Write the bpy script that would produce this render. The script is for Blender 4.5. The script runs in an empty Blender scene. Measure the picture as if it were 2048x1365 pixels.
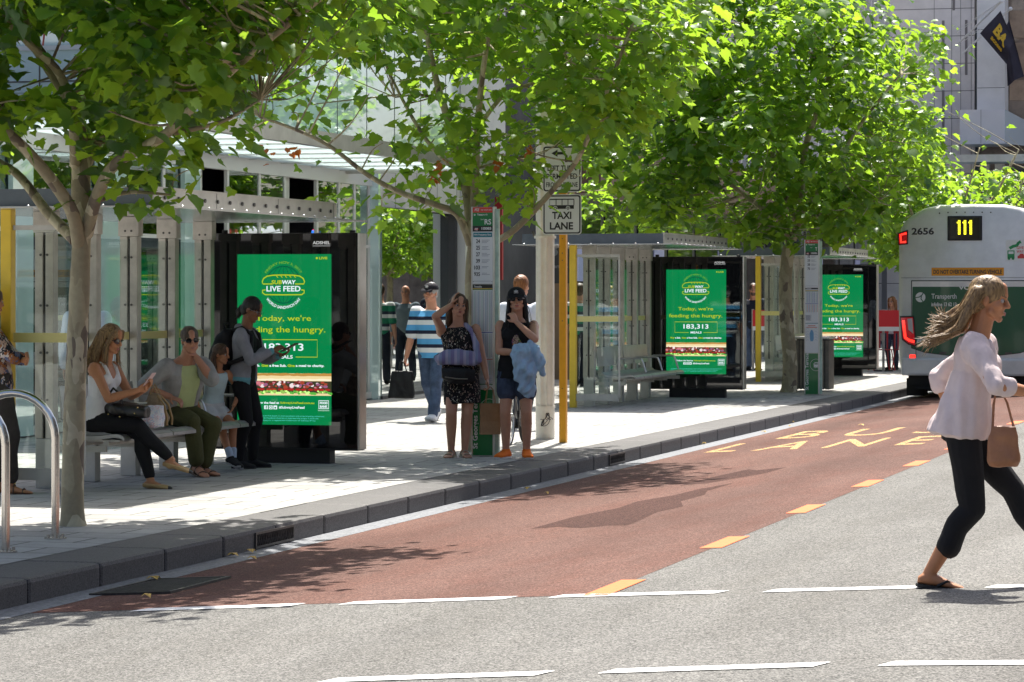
import bpy, bmesh, math, random
import numpy as np
from mathutils import Vector, Matrix

# ------------------------------------------------------------------ camera, sky, sun, exposure
SC = bpy.context.scene
COL = SC.collection
YAW = math.radians(15.43)
CS, SN = math.cos(YAW), math.sin(YAW)
EYE = 1.65
cam_data = bpy.data.cameras.new("camera")
cam_data.sensor_width = 36.0
cam_data.lens = 36.0 * 6000 / 2048
cam_data.shift_y = -94.5 / 2048
cam_data.clip_start = 0.5
cam_data.clip_end = 3000
cam = bpy.data.objects.new("camera", cam_data)
cam.location = (0, 0, EYE)
cam.rotation_euler = (math.pi / 2, 0, YAW)
COL.objects.link(cam)
SC.camera = cam

world = bpy.data.worlds.new("World")
SC.world = world
world.use_nodes = True
wn = world.node_tree.nodes
sky = wn.new("ShaderNodeTexSky")
sky.sky_type = 'NISHITA'
sky.sun_disc = False
sky.sun_elevation = math.radians(61.5)
sky.sun_rotation = math.radians(-4.5)
sky.air_density = 0.8
sky.dust_density = 3.5
sky.ozone_density = 0.6
world.node_tree.links.new(sky.outputs[0], wn["Background"].inputs[0])
wn["Background"].inputs[1].default_value = 0.11

sun_data = bpy.data.lights.new("sun", 'SUN')
sun_data.energy = 5.0
sun_data.angle = math.radians(0.5)
sun_data.color = (1.0, 0.955, 0.88)
sun = bpy.data.objects.new("sun", sun_data)
sun.rotation_euler = Vector((0.06, -0.54, -1.0)).to_track_quat('-Z', 'Y').to_euler()
sun.location = (0, 30, 60)
COL.objects.link(sun)

SC.view_settings.view_transform = 'Standard'
SC.view_settings.look = 'None'
SC.view_settings.gamma = 1.0
SC.view_settings.use_curve_mapping = False
SC.view_settings.exposure = 1.0
SC.cycles.max_bounces = 10
SC.cycles.diffuse_bounces = 3
SC.cycles.transparent_max_bounces = 16
SC.cycles.transmission_bounces = 6
SC.cycles.use_denoising = True

# ------------------------------------------------------------------ helpers
def at(u, v, Z):
    """world point seen at photo pixel (u, v) at depth Z metres"""
    xc = (u - 1024) / 6000 * Z
    return Vector((-SN * Z + CS * xc, CS * Z + SN * xc, EYE - (v - 588) / 6000 * Z))

def tag(o, label=None, cat=None, group=None, kind=None):
    if label: o["label"] = label
    if cat: o["category"] = cat
    if group: o["group"] = group
    if kind: o["kind"] = kind
    return o

def empty(name, loc=(0, 0, 0), rz=0.0):
    o = bpy.data.objects.new(name, None)
    o.location = loc
    o.rotation_euler = (0, 0, rz)
    o.empty_display_size = 0.2
    COL.objects.link(o)
    return o

def copy_tree(o, parent=None):
    c = o.copy()
    COL.objects.link(c)
    if parent is not None:
        c.parent = parent
    for ch in list(o.children):
        copy_tree(ch, c)
    return c

def srgb(r, g, b):
    f = lambda c: (c / 255 / 12.92) if c / 255 <= 0.04045 else ((c / 255 + 0.055) / 1.055) ** 2.4
    return (f(r), f(g), f(b))

MATS = {}
def mat(name, color=(.5, .5, .5), rough=.6, metal=0.0, var=0.0, vscale=6.0, bump=0.0, bscale=40.0, spec=0.5,
        emit=None, estr=1.0, coat=0.0, var2=None):
    """principled material; var mixes in a noise-driven second tone, bump adds a noise relief"""
    if name in MATS: return MATS[name]
    m = bpy.data.materials.new(name)
    m.use_nodes = True
    nt = m.node_tree
    b = nt.nodes["Principled BSDF"]
    b.inputs["Base Color"].default_value = (*color, 1)
    b.inputs["Roughness"].default_value = rough
    b.inputs["Metallic"].default_value = metal
    b.inputs["Specular IOR Level"].default_value = spec
    if coat: 
        b.inputs["Coat Weight"].default_value = coat
        b.inputs["Coat Roughness"].default_value = 0.03
    if emit:
        b.inputs["Emission Color"].default_value = (*emit, 1)
        b.inputs["Emission Strength"].default_value = estr
    if var or bump:
        tc = nt.nodes.new("ShaderNodeTexCoord")
    if var:
        n = nt.nodes.new("ShaderNodeTexNoise")
        n.inputs["Scale"].default_value = vscale
        n.inputs["Detail"].default_value = 6
        n.inputs["Roughness"].default_value = .65
        nt.links.new(tc.outputs["Object"], n.inputs["Vector"])
        r = nt.nodes.new("ShaderNodeValToRGB")
        c2 = var2 or tuple(c * (1 - var) for c in color)
        c3 = color if var2 else tuple(min(1, c * (1 + var)) for c in color)
        r.color_ramp.elements[0].position = .35
        r.color_ramp.elements[1].position = .65
        r.color_ramp.elements[0].color = (*c2, 1)
        r.color_ramp.elements[1].color = (*c3, 1)
        nt.links.new(n.outputs["Fac"], r.inputs["Fac"])
        nt.links.new(r.outputs["Color"], b.inputs["Base Color"])
    if bump:
        n2 = nt.nodes.new("ShaderNodeTexNoise")
        n2.inputs["Scale"].default_value = bscale
        n2.inputs["Detail"].default_value = 4
        nt.links.new(tc.outputs["Object"], n2.inputs["Vector"])
        bp = nt.nodes.new("ShaderNodeBump")
        bp.inputs["Strength"].default_value = bump
        bp.inputs["Distance"].default_value = .02
        nt.links.new(n2.outputs["Fac"], bp.inputs["Height"])
        nt.links.new(bp.outputs["Normal"], b.inputs["Normal"])
    MATS[name] = m
    return m

def glow(name, color, estr=1.0):
    """lit display pixels behind glossy cover glass"""
    return mat(name, (0.004, 0.004, 0.004), .04, emit=color, estr=estr)

def glass(name, tint=(.9, .96, .94), refl=0.06, rough=0.0, amount=None):
    if name in MATS: return MATS[name]
    m = bpy.data.materials.new(name)
    m.use_nodes = True
    nt = m.node_tree
    nt.nodes.remove(nt.nodes["Principled BSDF"])
    out = nt.nodes["Material Output"]
    tr = nt.nodes.new("ShaderNodeBsdfTransparent")
    tr.inputs[0].default_value = (*tint, 1)
    gl = nt.nodes.new("ShaderNodeBsdfGlossy")
    gl.inputs["Roughness"].default_value = rough
    gl.inputs["Color"].default_value = (.92, .97, .97, 1)
    mx = nt.nodes.new("ShaderNodeMixShader")
    if amount is None:
        fr = nt.nodes.new("ShaderNodeFresnel")
        ior = 1.0 + refl * 10
        geo = nt.nodes.new("ShaderNodeNewGeometry")       # same reflectance on both faces of a pane
        mr = nt.nodes.new("ShaderNodeMapRange")
        mr.inputs[3].default_value = ior; mr.inputs[4].default_value = 1 / ior
        nt.links.new(geo.outputs["Backfacing"], mr.inputs[0]); nt.links.new(mr.outputs[0], fr.inputs[0])
        nt.links.new(fr.outputs[0], mx.inputs[0])
    else:
        mx.inputs[0].default_value = amount
    nt.links.new(tr.outputs[0], mx.inputs[1])
    nt.links.new(gl.outputs[0], mx.inputs[2])
    nt.links.new(mx.outputs[0], out.inputs[0])
    MATS[name] = m
    return m

_text_cache = {}
def text_geo(s, bold=0.0, shear=0.0):
    """flat glyph outlines of a string, 1 unit em; returns verts (n,2) and faces"""
    key = (s, bold, shear)
    if key in _text_cache: return _text_cache[key]
    c = bpy.data.curves.new("lettering", 'FONT')
    c.body = s
    c.size = 1.0
    c.offset = bold
    c.shear = shear
    c.resolution_u = 3
    c.fill_mode = 'FRONT'
    o = bpy.data.objects.new("lettering", c)
    COL.objects.link(o)
    dg = bpy.context.evaluated_depsgraph_get()
    me = bpy.data.meshes.new_from_object(o.evaluated_get(dg))
    v = np.array([(p.co.x, p.co.y) for p in me.vertices], dtype=float).reshape(-1, 2)
    f = [tuple(p.vertices) for p in me.polygons]
    bpy.data.objects.remove(o)
    bpy.data.curves.remove(c)
    bpy.data.meshes.remove(me)
    _text_cache[key] = (v, f)
    return v, f

class MB:
    """collects shapes into ONE mesh; every shape has a material slot"""
    def __init__(s):
        s.v = []; s.f = []; s.m = []; s.mats = []; s.sm = []
        s.M = None
    def slot(s, m):
        if m not in s.mats: s.mats.append(m)
        return s.mats.index(m)
    def add(s, V, F, m, smooth=False):
        k = s.slot(m)
        o = len(s.v)
        if s.M is not None:
            V = [s.M @ Vector(p) for p in V]
        s.v.extend([tuple(p) for p in V])
        for f in F:
            s.f.append(tuple(i + o for i in f)); s.m.append(k); s.sm.append(smooth)
        return s
    def box(s, x0, x1, y0, y1, z0, z1, m, bev=0.0):
        if bev <= 0:
            V = [(x, y, z) for z in (z0, z1) for y in (y0, y1) for x in (x0, x1)]
            F = [(0, 2, 3, 1), (4, 5, 7, 6), (0, 1, 5, 4), (2, 6, 7, 3), (0, 4, 6, 2), (1, 3, 7, 5)]
            return s.add(V, F, m)
        bm = bmesh.new()
        bmesh.ops.create_cube(bm, size=1)
        for q in bm.verts:
            q.co = Vector(((x0 + x1) / 2 + q.co.x * (x1 - x0), (y0 + y1) / 2 + q.co.y * (y1 - y0), (z0 + z1) / 2 + q.co.z * (z1 - z0)))
        bmesh.ops.bevel(bm, geom=list(bm.edges), offset=bev, segments=2, affect='EDGES', profile=.6)
        bm.verts.index_update()
        s.add([q.co.copy() for q in bm.verts], [tuple(q.index for q in f.verts) for f in bm.faces], m)
        bm.free()
        return s
    def tube(s, pts, r, m, n=10, cap=True, smooth=True):
        pts = [Vector(p) for p in pts]
        rs = r if isinstance(r, (list, tuple)) else [r] * len(pts)
        V = []; F = []
        up = None
        for i, p in enumerate(pts):
            d = (pts[min(i + 1, len(pts) - 1)] - pts[max(i - 1, 0)])
            if d.length < 1e-9: d = Vector((0, 0, 1))
            d.normalize()
            if up is None:
                up = Vector((0, 0, 1)) if abs(d.z) < .9 else Vector((1, 0, 0))
            a = up - d * up.dot(d)
            if a.length < 1e-6: a = d.orthogonal()
            a.normalize()
            b = d.cross(a)
            up = a
            for k in range(n):
                t = 2 * math.pi * k / n
                V.append(p + (a * math.cos(t) + b * math.sin(t)) * rs[i])
        for i in range(len(pts) - 1):
            for k in range(n):
                k2 = (k + 1) % n
                F.append((i * n + k, i * n + k2, (i + 1) * n + k2, (i + 1) * n + k))
        s.add(V, F, m, smooth)
        if cap:
            L = len(pts) - 1
            s.add(V[:n], [tuple(range(n - 1, -1, -1))], m)
            s.add(V[L * n:], [tuple(range(n))], m)
        return s
    def prism(s, poly, axis, a0, a1, m):
        """polygon extruded along an axis: axis 'x' -> poly in (y,z); 'y' -> (x,z); 'z' -> (x,y)"""
        def P(p, a):
            return {'x': (a, p[0], p[1]), 'y': (p[0], a, p[1]), 'z': (p[0], p[1], a)}[axis]
        n = len(poly)
        V = [P(p, a0) for p in poly] + [P(p, a1) for p in poly]
        F = [tuple(range(n - 1, -1, -1)), tuple(range(n, 2 * n))] + [(i, (i + 1) % n, (i + 1) % n + n, i + n) for i in range(n)]
        return s.add(V, F, m)
    def ball(s, c, r, m, n=12, k=8):
        r = r if isinstance(r, (tuple, list)) else (r, r, r)
        V = []; F = []
        for i in range(k + 1):
            t = math.pi * i / k
            for j in range(n):
                q = 2 * math.pi * j / n
                V.append((c[0] + r[0] * math.sin(t) * math.cos(q), c[1] + r[1] * math.sin(t) * math.sin(q), c[2] + r[2] * math.cos(t)))
        for i in range(k):
            for j in range(n):
                F.append((i * n + j, (i + 1) * n + j, (i + 1) * n + (j + 1) % n, i * n + (j + 1) % n))
        return s.add(V, F, m, True)
    # flat graphics on a vertical face looking towards -Y: (x, z) on the face, y = depth
    def rect(s, x0, x1, z0, z1, y, m):
        return s.add([(x0, y, z0), (x1, y, z0), (x1, y, z1), (x0, y, z1)], [(0, 1, 2, 3)], m)
    def poly(s, pts, y, m):
        return s.add([(p[0], y, p[1]) for p in pts], [tuple(range(len(pts)))], m)
    def ring(s, cx, cz, r0, r1, y, m, a0=0.0, a1=360.0, n=40, ez=1.0):
        V = []; F = []
        for i in range(n + 1):
            t = math.radians(a0 + (a1 - a0) * i / n)
            for r in (r0, r1):
                V.append((cx + r * math.cos(t), y, cz + r * math.sin(t) * ez))
        for i in range(n):
            F.append((2 * i, 2 * i + 1, 2 * i + 3, 2 * i + 2))
        return s.add(V, F, m)
    def disc(s, cx, cz, r, y, m, n=24, ez=1.0):
        return s.poly([(cx + r * math.cos(2 * math.pi * i / n), cz + r * ez * math.sin(2 * math.pi * i / n)) for i in range(n)], y, m)
    def stroke(s, pts, w, y, m, close=False):
        P = [Vector((p[0], p[1])) for p in pts]
        n = len(P)
        V = []; F = []
        for i in range(n):
            a = P[(i - 1) % n] if (close or i > 0) else P[i]
            b = P[(i + 1) % n] if (close or i < n - 1) else P[i]
            d = (b - a).normalized()
            q = Vector((-d.y, d.x)) * w / 2
            V += [(P[i].x + q.x, y, P[i].y + q.y), (P[i].x - q.x, y, P[i].y - q.y)]
        for i in range(n if close else n - 1):
            j = (i + 1) % n
            F.append((2 * i, 2 * i + 1, 2 * j + 1, 2 * j))
        return s.add(V, F, m)
    def text(s, body, x0, x1, z0, z1, y, m, bold=0.02, shear=0.0, keep=False, align='C', rot=0):
        """lettering fitted into the box x0..x1, z0..z1 (keep: same scale both ways, aligned)"""
        v, f = text_geo(body, bold, shear)
        if len(v) == 0: return s
        lo, hi = v.min(0), v.max(0)
        sx, sz = (x1 - x0) / (hi[0] - lo[0]), (z1 - z0) / max(1e-6, hi[1] - lo[1])
        ox, oz = x0, z0
        if keep:
            k = min(sx, sz)
            w = (hi[0] - lo[0]) * k
            ox = x0 if align == 'L' else (x1 - w if align == 'R' else (x0 + x1 - w) / 2)
            sx = sz = k
        V = [(ox + (p[0] - lo[0]) * sx, y, oz + (p[1] - lo[1]) * sz) for p in v]
        return s.add(V, f, m)
    def arc_text(s, body, cx, cz, R, h, y, m, span, top=True, bold=.02):
        v, f = text_geo(body, bold)
        lo, hi = v.min(0), v.max(0)
        w = hi[0] - lo[0]
        k = h / (hi[1] - lo[1])
        V = []
        for p in v:
            t = ((p[0] - lo[0]) / w - .5) * math.radians(span)
            if top:
                r = R + (p[1] - lo[1]) * k
                V.append((cx + r * math.sin(t), y, cz + r * math.cos(t)))
            else:
                r = R - (p[1] - lo[1]) * k + h
                V.append((cx + r * math.sin(t), y, cz - r * math.cos(t)))
        return s.add(V, f, m)
    def build(s, name, parent=None, smooth_angle=None):
        me = bpy.data.meshes.new(name)
        me.from_pydata(s.v, [], s.f)
        for m in s.mats: me.materials.append(m)
        me.polygons.foreach_set("material_index", s.m)
        me.polygons.foreach_set("use_smooth", s.sm)
        me.update()
        o = bpy.data.objects.new(name, me)
        COL.objects.link(o)
        if parent is not None: o.parent = parent
        return o
# ------------------------------------------------------------------ ground materials
def ground_mat(name, c1, c2, grain_scale, grain=.5, rough=.85, patch=.15, bump=.3, tint=None, spec=.1, tracks=()):
    m = bpy.data.materials.new(name)
    m.use_nodes = True
    nt = m.node_tree; L = nt.links
    b = nt.nodes["Principled BSDF"]
    b.inputs["Roughness"].default_value = rough
    b.inputs["Specular IOR Level"].default_value = spec
    tc = nt.nodes.new("ShaderNodeTexCoord")
    def noise(scale, detail=3, rough=.6, stretch=None):
        n = nt.nodes.new("ShaderNodeTexNoise")
        n.inputs["Scale"].default_value = scale
        n.inputs["Detail"].default_value = detail
        n.inputs["Roughness"].default_value = rough
        if stretch:
            mp = nt.nodes.new("ShaderNodeMapping")
            mp.inputs["Scale"].default_value = stretch
            L.new(tc.outputs["Object"], mp.inputs[0]); L.new(mp.outputs[0], n.inputs["Vector"])
        else:
            L.new(tc.outputs["Object"], n.inputs["Vector"])
        return n
    def ramp(fac, p0, p1, a, bcol):
        r = nt.nodes.new("ShaderNodeValToRGB")
        r.color_ramp.elements[0].position = p0; r.color_ramp.elements[1].position = p1
        r.color_ramp.elements[0].color = (*a, 1); r.color_ramp.elements[1].color = (*bcol, 1)
        L.new(fac, r.inputs[0]); return r
    def mixc(kind, fac, a, bb):
        x = nt.nodes.new("ShaderNodeMix"); x.data_type = 'RGBA'; x.blend_type = kind
        x.inputs[0].default_value = fac
        L.new(a, x.inputs[6]); L.new(bb, x.inputs[7]); return x.outputs[2]
    vo = nt.nodes.new("ShaderNodeTexVoronoi")
    vo.inputs["Scale"].default_value = grain_scale
    L.new(tc.outputs["Object"], vo.inputs["Vector"])
    sep = nt.nodes.new("ShaderNodeSeparateColor"); L.new(vo.outputs["Color"], sep.inputs[0])
    base = ramp(sep.outputs[0], .15, .9, c1, c2)
    g2 = noise(grain_scale * .35, 5, .75)
    r2 = ramp(g2.outputs["Fac"], .3, .72, (1 - grain,) * 3, (1 + grain * .5,) * 3)
    col = mixc('MULTIPLY', 1.0, base.outputs[0], r2.outputs[0])
    p = noise(.55, 6, .6, (1.6, .35, 1))
    r3 = ramp(p.outputs["Fac"], .35, .68, (1 - patch,) * 3, (1 + patch * .6,) * 3)
    col = mixc('MULTIPLY', 1.0, col, r3.outputs[0])
    if tint:
        p2 = noise(1.7, 6, .7, (1.2, .25, 1))
        r4 = ramp(p2.outputs["Fac"], .45, .75, (1, 1, 1), tint)
        col = mixc('MULTIPLY', 1.0, col, r4.outputs[0])
    if tracks:      # tyre-polished wheel paths with uneven edges
        sx = nt.nodes.new("ShaderNodeSeparateXYZ"); L.new(tc.outputs["Object"], sx.inputs[0])
        wob = noise(.8, 5, .7, (.5, .3, 1))
        for c in tracks:
            a = nt.nodes.new("ShaderNodeMath"); a.operation = 'SUBTRACT'; L.new(sx.outputs[0], a.inputs[0]); a.inputs[1].default_value = c
            d = nt.nodes.new("ShaderNodeMath"); d.operation = 'ABSOLUTE'; L.new(a.outputs[0], d.inputs[0])
            e = nt.nodes.new("ShaderNodeMath"); e.operation = 'MULTIPLY_ADD'; L.new(wob.outputs["Fac"], e.inputs[0]); e.inputs[1].default_value = .7; L.new(d.outputs[0], e.inputs[2])
            r5 = ramp(e.outputs[0], .38, .85, (.80, .79, .79), (1, 1, 1))
            col = mixc('MULTIPLY', 1.0, col, r5.outputs[0])
    L.new(col, b.inputs["Base Color"])
    bp = nt.nodes.new("ShaderNodeBump")
    bp.inputs["Strength"].default_value = bump; bp.inputs["Distance"].default_value = .006
    L.new(sep.outputs[1], bp.inputs["Height"]); L.new(bp.outputs[0], b.inputs["Normal"])
    return m

M_ASPH = ground_mat("grey granite asphalt", (.08, .08, .076), (.30, .292, .272), 140, .5, patch=.18, tracks=(-1.2, 2.4), tint=(.86, .85, .83))
M_RED = ground_mat("red bus lane asphalt", (.085, .046, .037), (.245, .143, .117), 140, .45, patch=.2, tracks=(-6.5, -4.75), tint=(.95, .78, .72))
M_LANESHADE = ground_mat("dark red painted shade", (.045, .022, .018), (.15, .078, .064), 140, .4, patch=.3)  # shadow tone put into the colour, laid over the red lane
M_LANESHADE.node_tree.nodes["Principled BSDF"].inputs["Alpha"].default_value = .85
M_GUT = ground_mat("blue grey gutter stone", (.13, .14, .155), (.24, .25, .27), 60, .25, rough=.6, spec=.3)
M_KERB = ground_mat("dark granite kerb", (.06, .058, .057), (.125, .12, .118), 160, .25, rough=.6, spec=.3, patch=.22)
def paint(name, c, wear=.35):
    m = mat(name, c, .7, var=.1, vscale=30)
    nt = m.node_tree
    b = nt.nodes["Principled BSDF"]
    tc = nt.nodes.new("ShaderNodeTexCoord")
    n = nt.nodes.new("ShaderNodeTexNoise"); n.inputs["Scale"].default_value = 60; n.inputs["Detail"].default_value = 6; n.inputs["Roughness"].default_value = .8
    nt.links.new(tc.outputs["Object"], n.inputs["Vector"])
    r = nt.nodes.new("ShaderNodeValToRGB")
    r.color_ramp.elements[0].position = wear - .05; r.color_ramp.elements[1].position = wear + .05
    nt.links.new(n.outputs["Fac"], r.inputs[0]); nt.links.new(r.outputs[0], b.inputs["Alpha"])
    return m
M_WHITEP = paint("white road paint", (.80, .80, .78), .37)
M_ORANGEP = paint("orange road paint", (.80, .125, .006), .35)
M_YELLOWP = paint("worn yellow road paint", (.74, .46, .16), .50)

# pavement: rows of concrete pavers
M_PAVE = bpy.data.materials.new("light concrete pavers")
M_PAVE.use_nodes = True
def _pave():
    nt = M_PAVE.node_tree; L = nt.links
    b = nt.nodes["Principled BSDF"]; b.inputs["Roughness"].default_value = .8; b.inputs["Specular IOR Level"].default_value = .2
    tc = nt.nodes.new("ShaderNodeTexCoord")
    br = nt.nodes.new("ShaderNodeTexBrick")
    br.offset = .5
    br.inputs["Scale"].default_value = 1
    br.inputs["Brick Width"].default_value = .6; br.inputs["Row Height"].default_value = .4
    br.inputs["Mortar Size"].default_value = .009; br.inputs["Mortar Smooth"].default_value = .2
    br.inputs["Color1"].default_value = (.345, .34, .322, 1); br.inputs["Color2"].default_value = (.43, .425, .402, 1)
    br.inputs["Mortar"].default_value = (.085, .08, .075, 1); br.inputs["Bias"].default_value = 0
    L.new(tc.outputs["Object"], br.inputs["Vector"])
    col = br.outputs["Color"]
    for sc, d, lo, hi, p0, p1 in ((1.3, 6, .78, 1.06, .35, .7), (70, 3, .86, 1.1, .3, .7), (9, 8, .88, 1.03, .3, .6)):
        n = nt.nodes.new("ShaderNodeTexNoise"); n.inputs["Scale"].default_value = sc; n.inputs["Detail"].default_value = d
        n.inputs["Roughness"].default_value = .7
        L.new(tc.outputs["Object"], n.inputs["Vector"])
        r = nt.nodes.new("ShaderNodeValToRGB")
        r.color_ramp.elements[0].position = p0; r.color_ramp.elements[1].position = p1
        r.color_ramp.elements[0].color = (lo,) * 3 + (1,); r.color_ramp.elements[1].color = (hi,) * 3 + (1,)
        L.new(n.outputs["Fac"], r.inputs[0])
        x = nt.nodes.new("ShaderNodeMix"); x.data_type = 'RGBA'; x.blend_type = 'MULTIPLY'; x.inputs[0].default_value = 1
        L.new(col, x.inputs[6]); L.new(r.outputs[0], x.inputs[7]); col = x.outputs[2]
    vo = nt.nodes.new("ShaderNodeTexVoronoi"); vo.inputs["Scale"].default_value = 2.6; L.new(tc.outputs["Object"], vo.inputs["Vector"])
    r = nt.nodes.new("ShaderNodeValToRGB"); r.color_ramp.elements[0].position = .045; r.color_ramp.elements[1].position = .06
    r.color_ramp.elements[0].color = (.5, .49, .47, 1); r.color_ramp.elements[1].color = (1, 1, 1, 1); L.new(vo.outputs["Distance"], r.inputs[0])
    x = nt.nodes.new("ShaderNodeMix"); x.data_type = 'RGBA'; x.blend_type = 'MULTIPLY'; x.inputs[0].default_value = 1
    L.new(col, x.inputs[6]); L.new(r.outputs[0], x.inputs[7]); col = x.outputs[2]
    L.new(col, b.inputs["Base Color"])
    bp = nt.nodes.new("ShaderNodeBump"); bp.inputs["Strength"].default_value = .4; bp.inputs["Distance"].default_value = .004
    L.new(br.outputs["Fac"], bp.inputs["Height"]); bp.invert = True
    L.new(bp.outputs[0], b.inputs["Normal"])
_pave()

# ------------------------------------------------------------------ ground, road, pavement, kerb
PR = [(-7.5, -.15), (-7.05, -.14), (-4.0, .02), (-2.0, .11), (0.0, .15), (3.0, .15), (8.0, -.1), (14.0, -.15)]
def zr(x):
    if x <= PR[0][0]: return PR[0][1]
    for (a, b), (c, d) in zip(PR, PR[1:]):
        if x <= c: return b + (d - b) * (x - a) / (c - a)
    return PR[-1][1]

def sheet(name, x0, x1, y0, y1, m, lift=0.0, kind='structure', y0f=None, parent=None, step=.25):
    """strip lying on the cambered road surface"""
    xs = sorted(set([x0, x1] + [p[0] for p in PR if x0 < p[0] < x1] + list(np.arange(x0, x1, step))))
    b = MB(); V = []; F = []
    for x in xs:
        V += [(x, y0f(x) if y0f else y0, zr(x) + lift), (x, y1, zr(x) + lift)]
    for i in range(len(xs) - 1):
        F.append((2 * i, 2 * i + 2, 2 * i + 3, 2 * i + 1))
    b.add(V, F, m)
    o = b.build(name, parent)
    if kind: tag(o, kind=kind)
    return o

gb = MB(); gb.add([(-1500, -1500, -.4), (1500, -1500, -.4), (1500, 1500, -.4), (-1500, 1500, -.4)], [(0, 1, 2, 3)], mat("bare ground", (.2, .19, .18), .9, var=.2, vscale=.2))
tag(gb.build("ground"), kind='structure')
sheet("road", -7.32, 14, -30, 190, M_ASPH, 0.0)
L1 = lambda x: 15.37 + max(0, (x + 7)) * .07
L2 = lambda x: 12.02 + (x + 4.1) * .17
sheet("bus_lane", -7.08, -3.86, 15.4, 160, M_RED, .0015, y0f=lambda x: L1(x) + .12)
o = sheet("bus_lane", -7.08, -3.86, 0, 11.75, M_RED, .0015)
sheet("gutter", -7.32, -7.075, -30, 160, M_GUT, .003)

# shadows on the bus lane, painted as darker red patches
def ground_poly(name, pts, m, lift, parent=None):
    """flat marking on the cambered road, finely cut so that it follows the camber"""
    bm = bmesh.new()
    vs = [bm.verts.new((p[0], p[1], 0)) for p in pts]
    bm.faces.new(vs)
    bmesh.ops.triangulate(bm, faces=bm.faces[:])
    bmesh.ops.subdivide_edges(bm, edges=bm.edges[:], cuts=5, use_grid_fill=True)
    for v in bm.verts: v.co.z = zr(v.co.x) + lift
    me = bpy.data.meshes.new(name); bm.to_mesh(me); bm.free(); me.materials.append(m)
    o = bpy.data.objects.new(name, me); COL.objects.link(o)
    if parent: o.parent = parent
    return o
tag(ground_poly("shade_patch", [(-5.70, 21.15), (-5.52, 21.3), (-5.3, 21.05), (-5.12, 21.25), (-4.98, 21.2), (-5.02, 21.9), (-5.08, 22.6), (-5.0, 23.2), (-5.17, 23.9), (-5.14, 24.7), (-5.24, 25.3), (-5.22, 26.4), (-5.38, 25.6), (-5.42, 24.8), (-5.58, 24.1), (-5.55, 23.3), (-5.68, 22.4)], M_LANESHADE, .003), kind='structure')
tag(ground_poly("shade_patch", [(-5.70, 26.3), (-5.48, 26.5), (-5.36, 27.2), (-5.22, 27.9), (-5.2, 28.9), (-5.42, 28.5), (-5.55, 28.8), (-5.66, 27.5)], M_LANESHADE, .003), kind='structure')

# painted markings: each dash its own thing
def dash(pts, m, name, label, cat, group):
    o = ground_poly(name, pts, m, .0045)
    tag(o, label, cat, group)
w = .16
for k, (a, b_) in enumerate([(-6.45, -5.54), (-5.26, -4.35), (-4.1, -3.2), (-2.95, -2.05), (-1.79, -.9), (-.63, .27)]):
    dash([(a, L1(a)), (b_, L1(b_)), (b_ + .05, L1(b_) + w), (a + .05, L1(a) + w)], M_WHITEP, "crossing_dash",
         ["white crossing dash on the red lane edge, nearest the kerb in its row", "white crossing dash on the red lane edge, second from the kerb",
          "white crossing dash beside the nearest orange lane block", "white crossing dash ending under the walking woman's sandal",
          "white crossing dash just past the walking woman's foot, cut by the photo edge", "white crossing dash beyond the photo's right edge in the far row"][k],
         "road marking", "white dashes of the pedestrian crossing")
for k, (a, b_) in enumerate([(-4.15, -3.24), (-2.98, -2.1), (-1.84, -.95), (-.7, .2)]):
    dash([(a, L2(a) - .08), (b_, L2(b_) - .08), (b_ + .05, L2(b_) + w - .08), (a + .05, L2(a) + w - .08)], M_WHITEP, "crossing_dash",
         ["leftmost white crossing dash at the very bottom of the photo", "middle white crossing dash at the bottom of the photo",
          "rightmost white crossing dash at the bottom of the photo", "white crossing dash outside the bottom right corner"][k],
         "road marking", "white dashes of the pedestrian crossing")
for k in range(9):
    y = 15.62 + 3.155 * k
    x = -3.93 - .012 * k
    dash([(x, y), (x + .145, y), (x + .145, y + .95), (x, y + .95)], M_ORANGEP, "lane_block",
         ["orange lane block touching the white crossing dashes", "orange lane block second from the crossing", "orange lane block third from the crossing",
          "orange lane block fourth from the crossing", "orange lane block fifth from the crossing", "orange lane block nearest the painted word LANE",
          "orange lane block behind the walking woman's hip", "orange lane block beyond the walking woman, near the bus", "farthest orange lane block beside the bus"][k],
         "road marking", "orange blocks along the bus lane edge")
def road_word(word, x0, x1, y0, y1, label):
    v, f = text_geo(word, .005)
    lo, hi = v.min(0), v.max(0)
    bm = bmesh.new()
    vs = [bm.verts.new((x0 + (p[0] - lo[0]) / (hi[0] - lo[0]) * (x1 - x0), y0 + (p[1] - lo[1]) / (hi[1] - lo[1]) * (y1 - y0), 0)) for p in v]
    for q in f:
        try: bm.faces.new([vs[i] for i in q])
        except ValueError: pass
    bmesh.ops.subdivide_edges(bm, edges=[e for e in bm.edges if e.calc_length() > .3], cuts=4, use_grid_fill=True)
    bmesh.ops.triangulate(bm, faces=bm.faces[:])
    for q in bm.verts: q.co.z = zr(q.co.x) + .0045
    me = bpy.data.meshes.new("road_lettering"); bm.to_mesh(me); bm.free(); me.materials.append(M_YELLOWP)
    o = bpy.data.objects.new("road_lettering", me); COL.objects.link(o)
    tag(o, label, "road marking", "lettering painted on the bus lane")
road_word("L A N E", -6.86, -4.42, 32.9, 35.0, "worn yellow word LANE painted on the red bus lane")
road_word("B U S", -6.62, -4.62, 35.95, 38.1, "worn yellow word BUS painted on the red bus lane")

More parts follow.
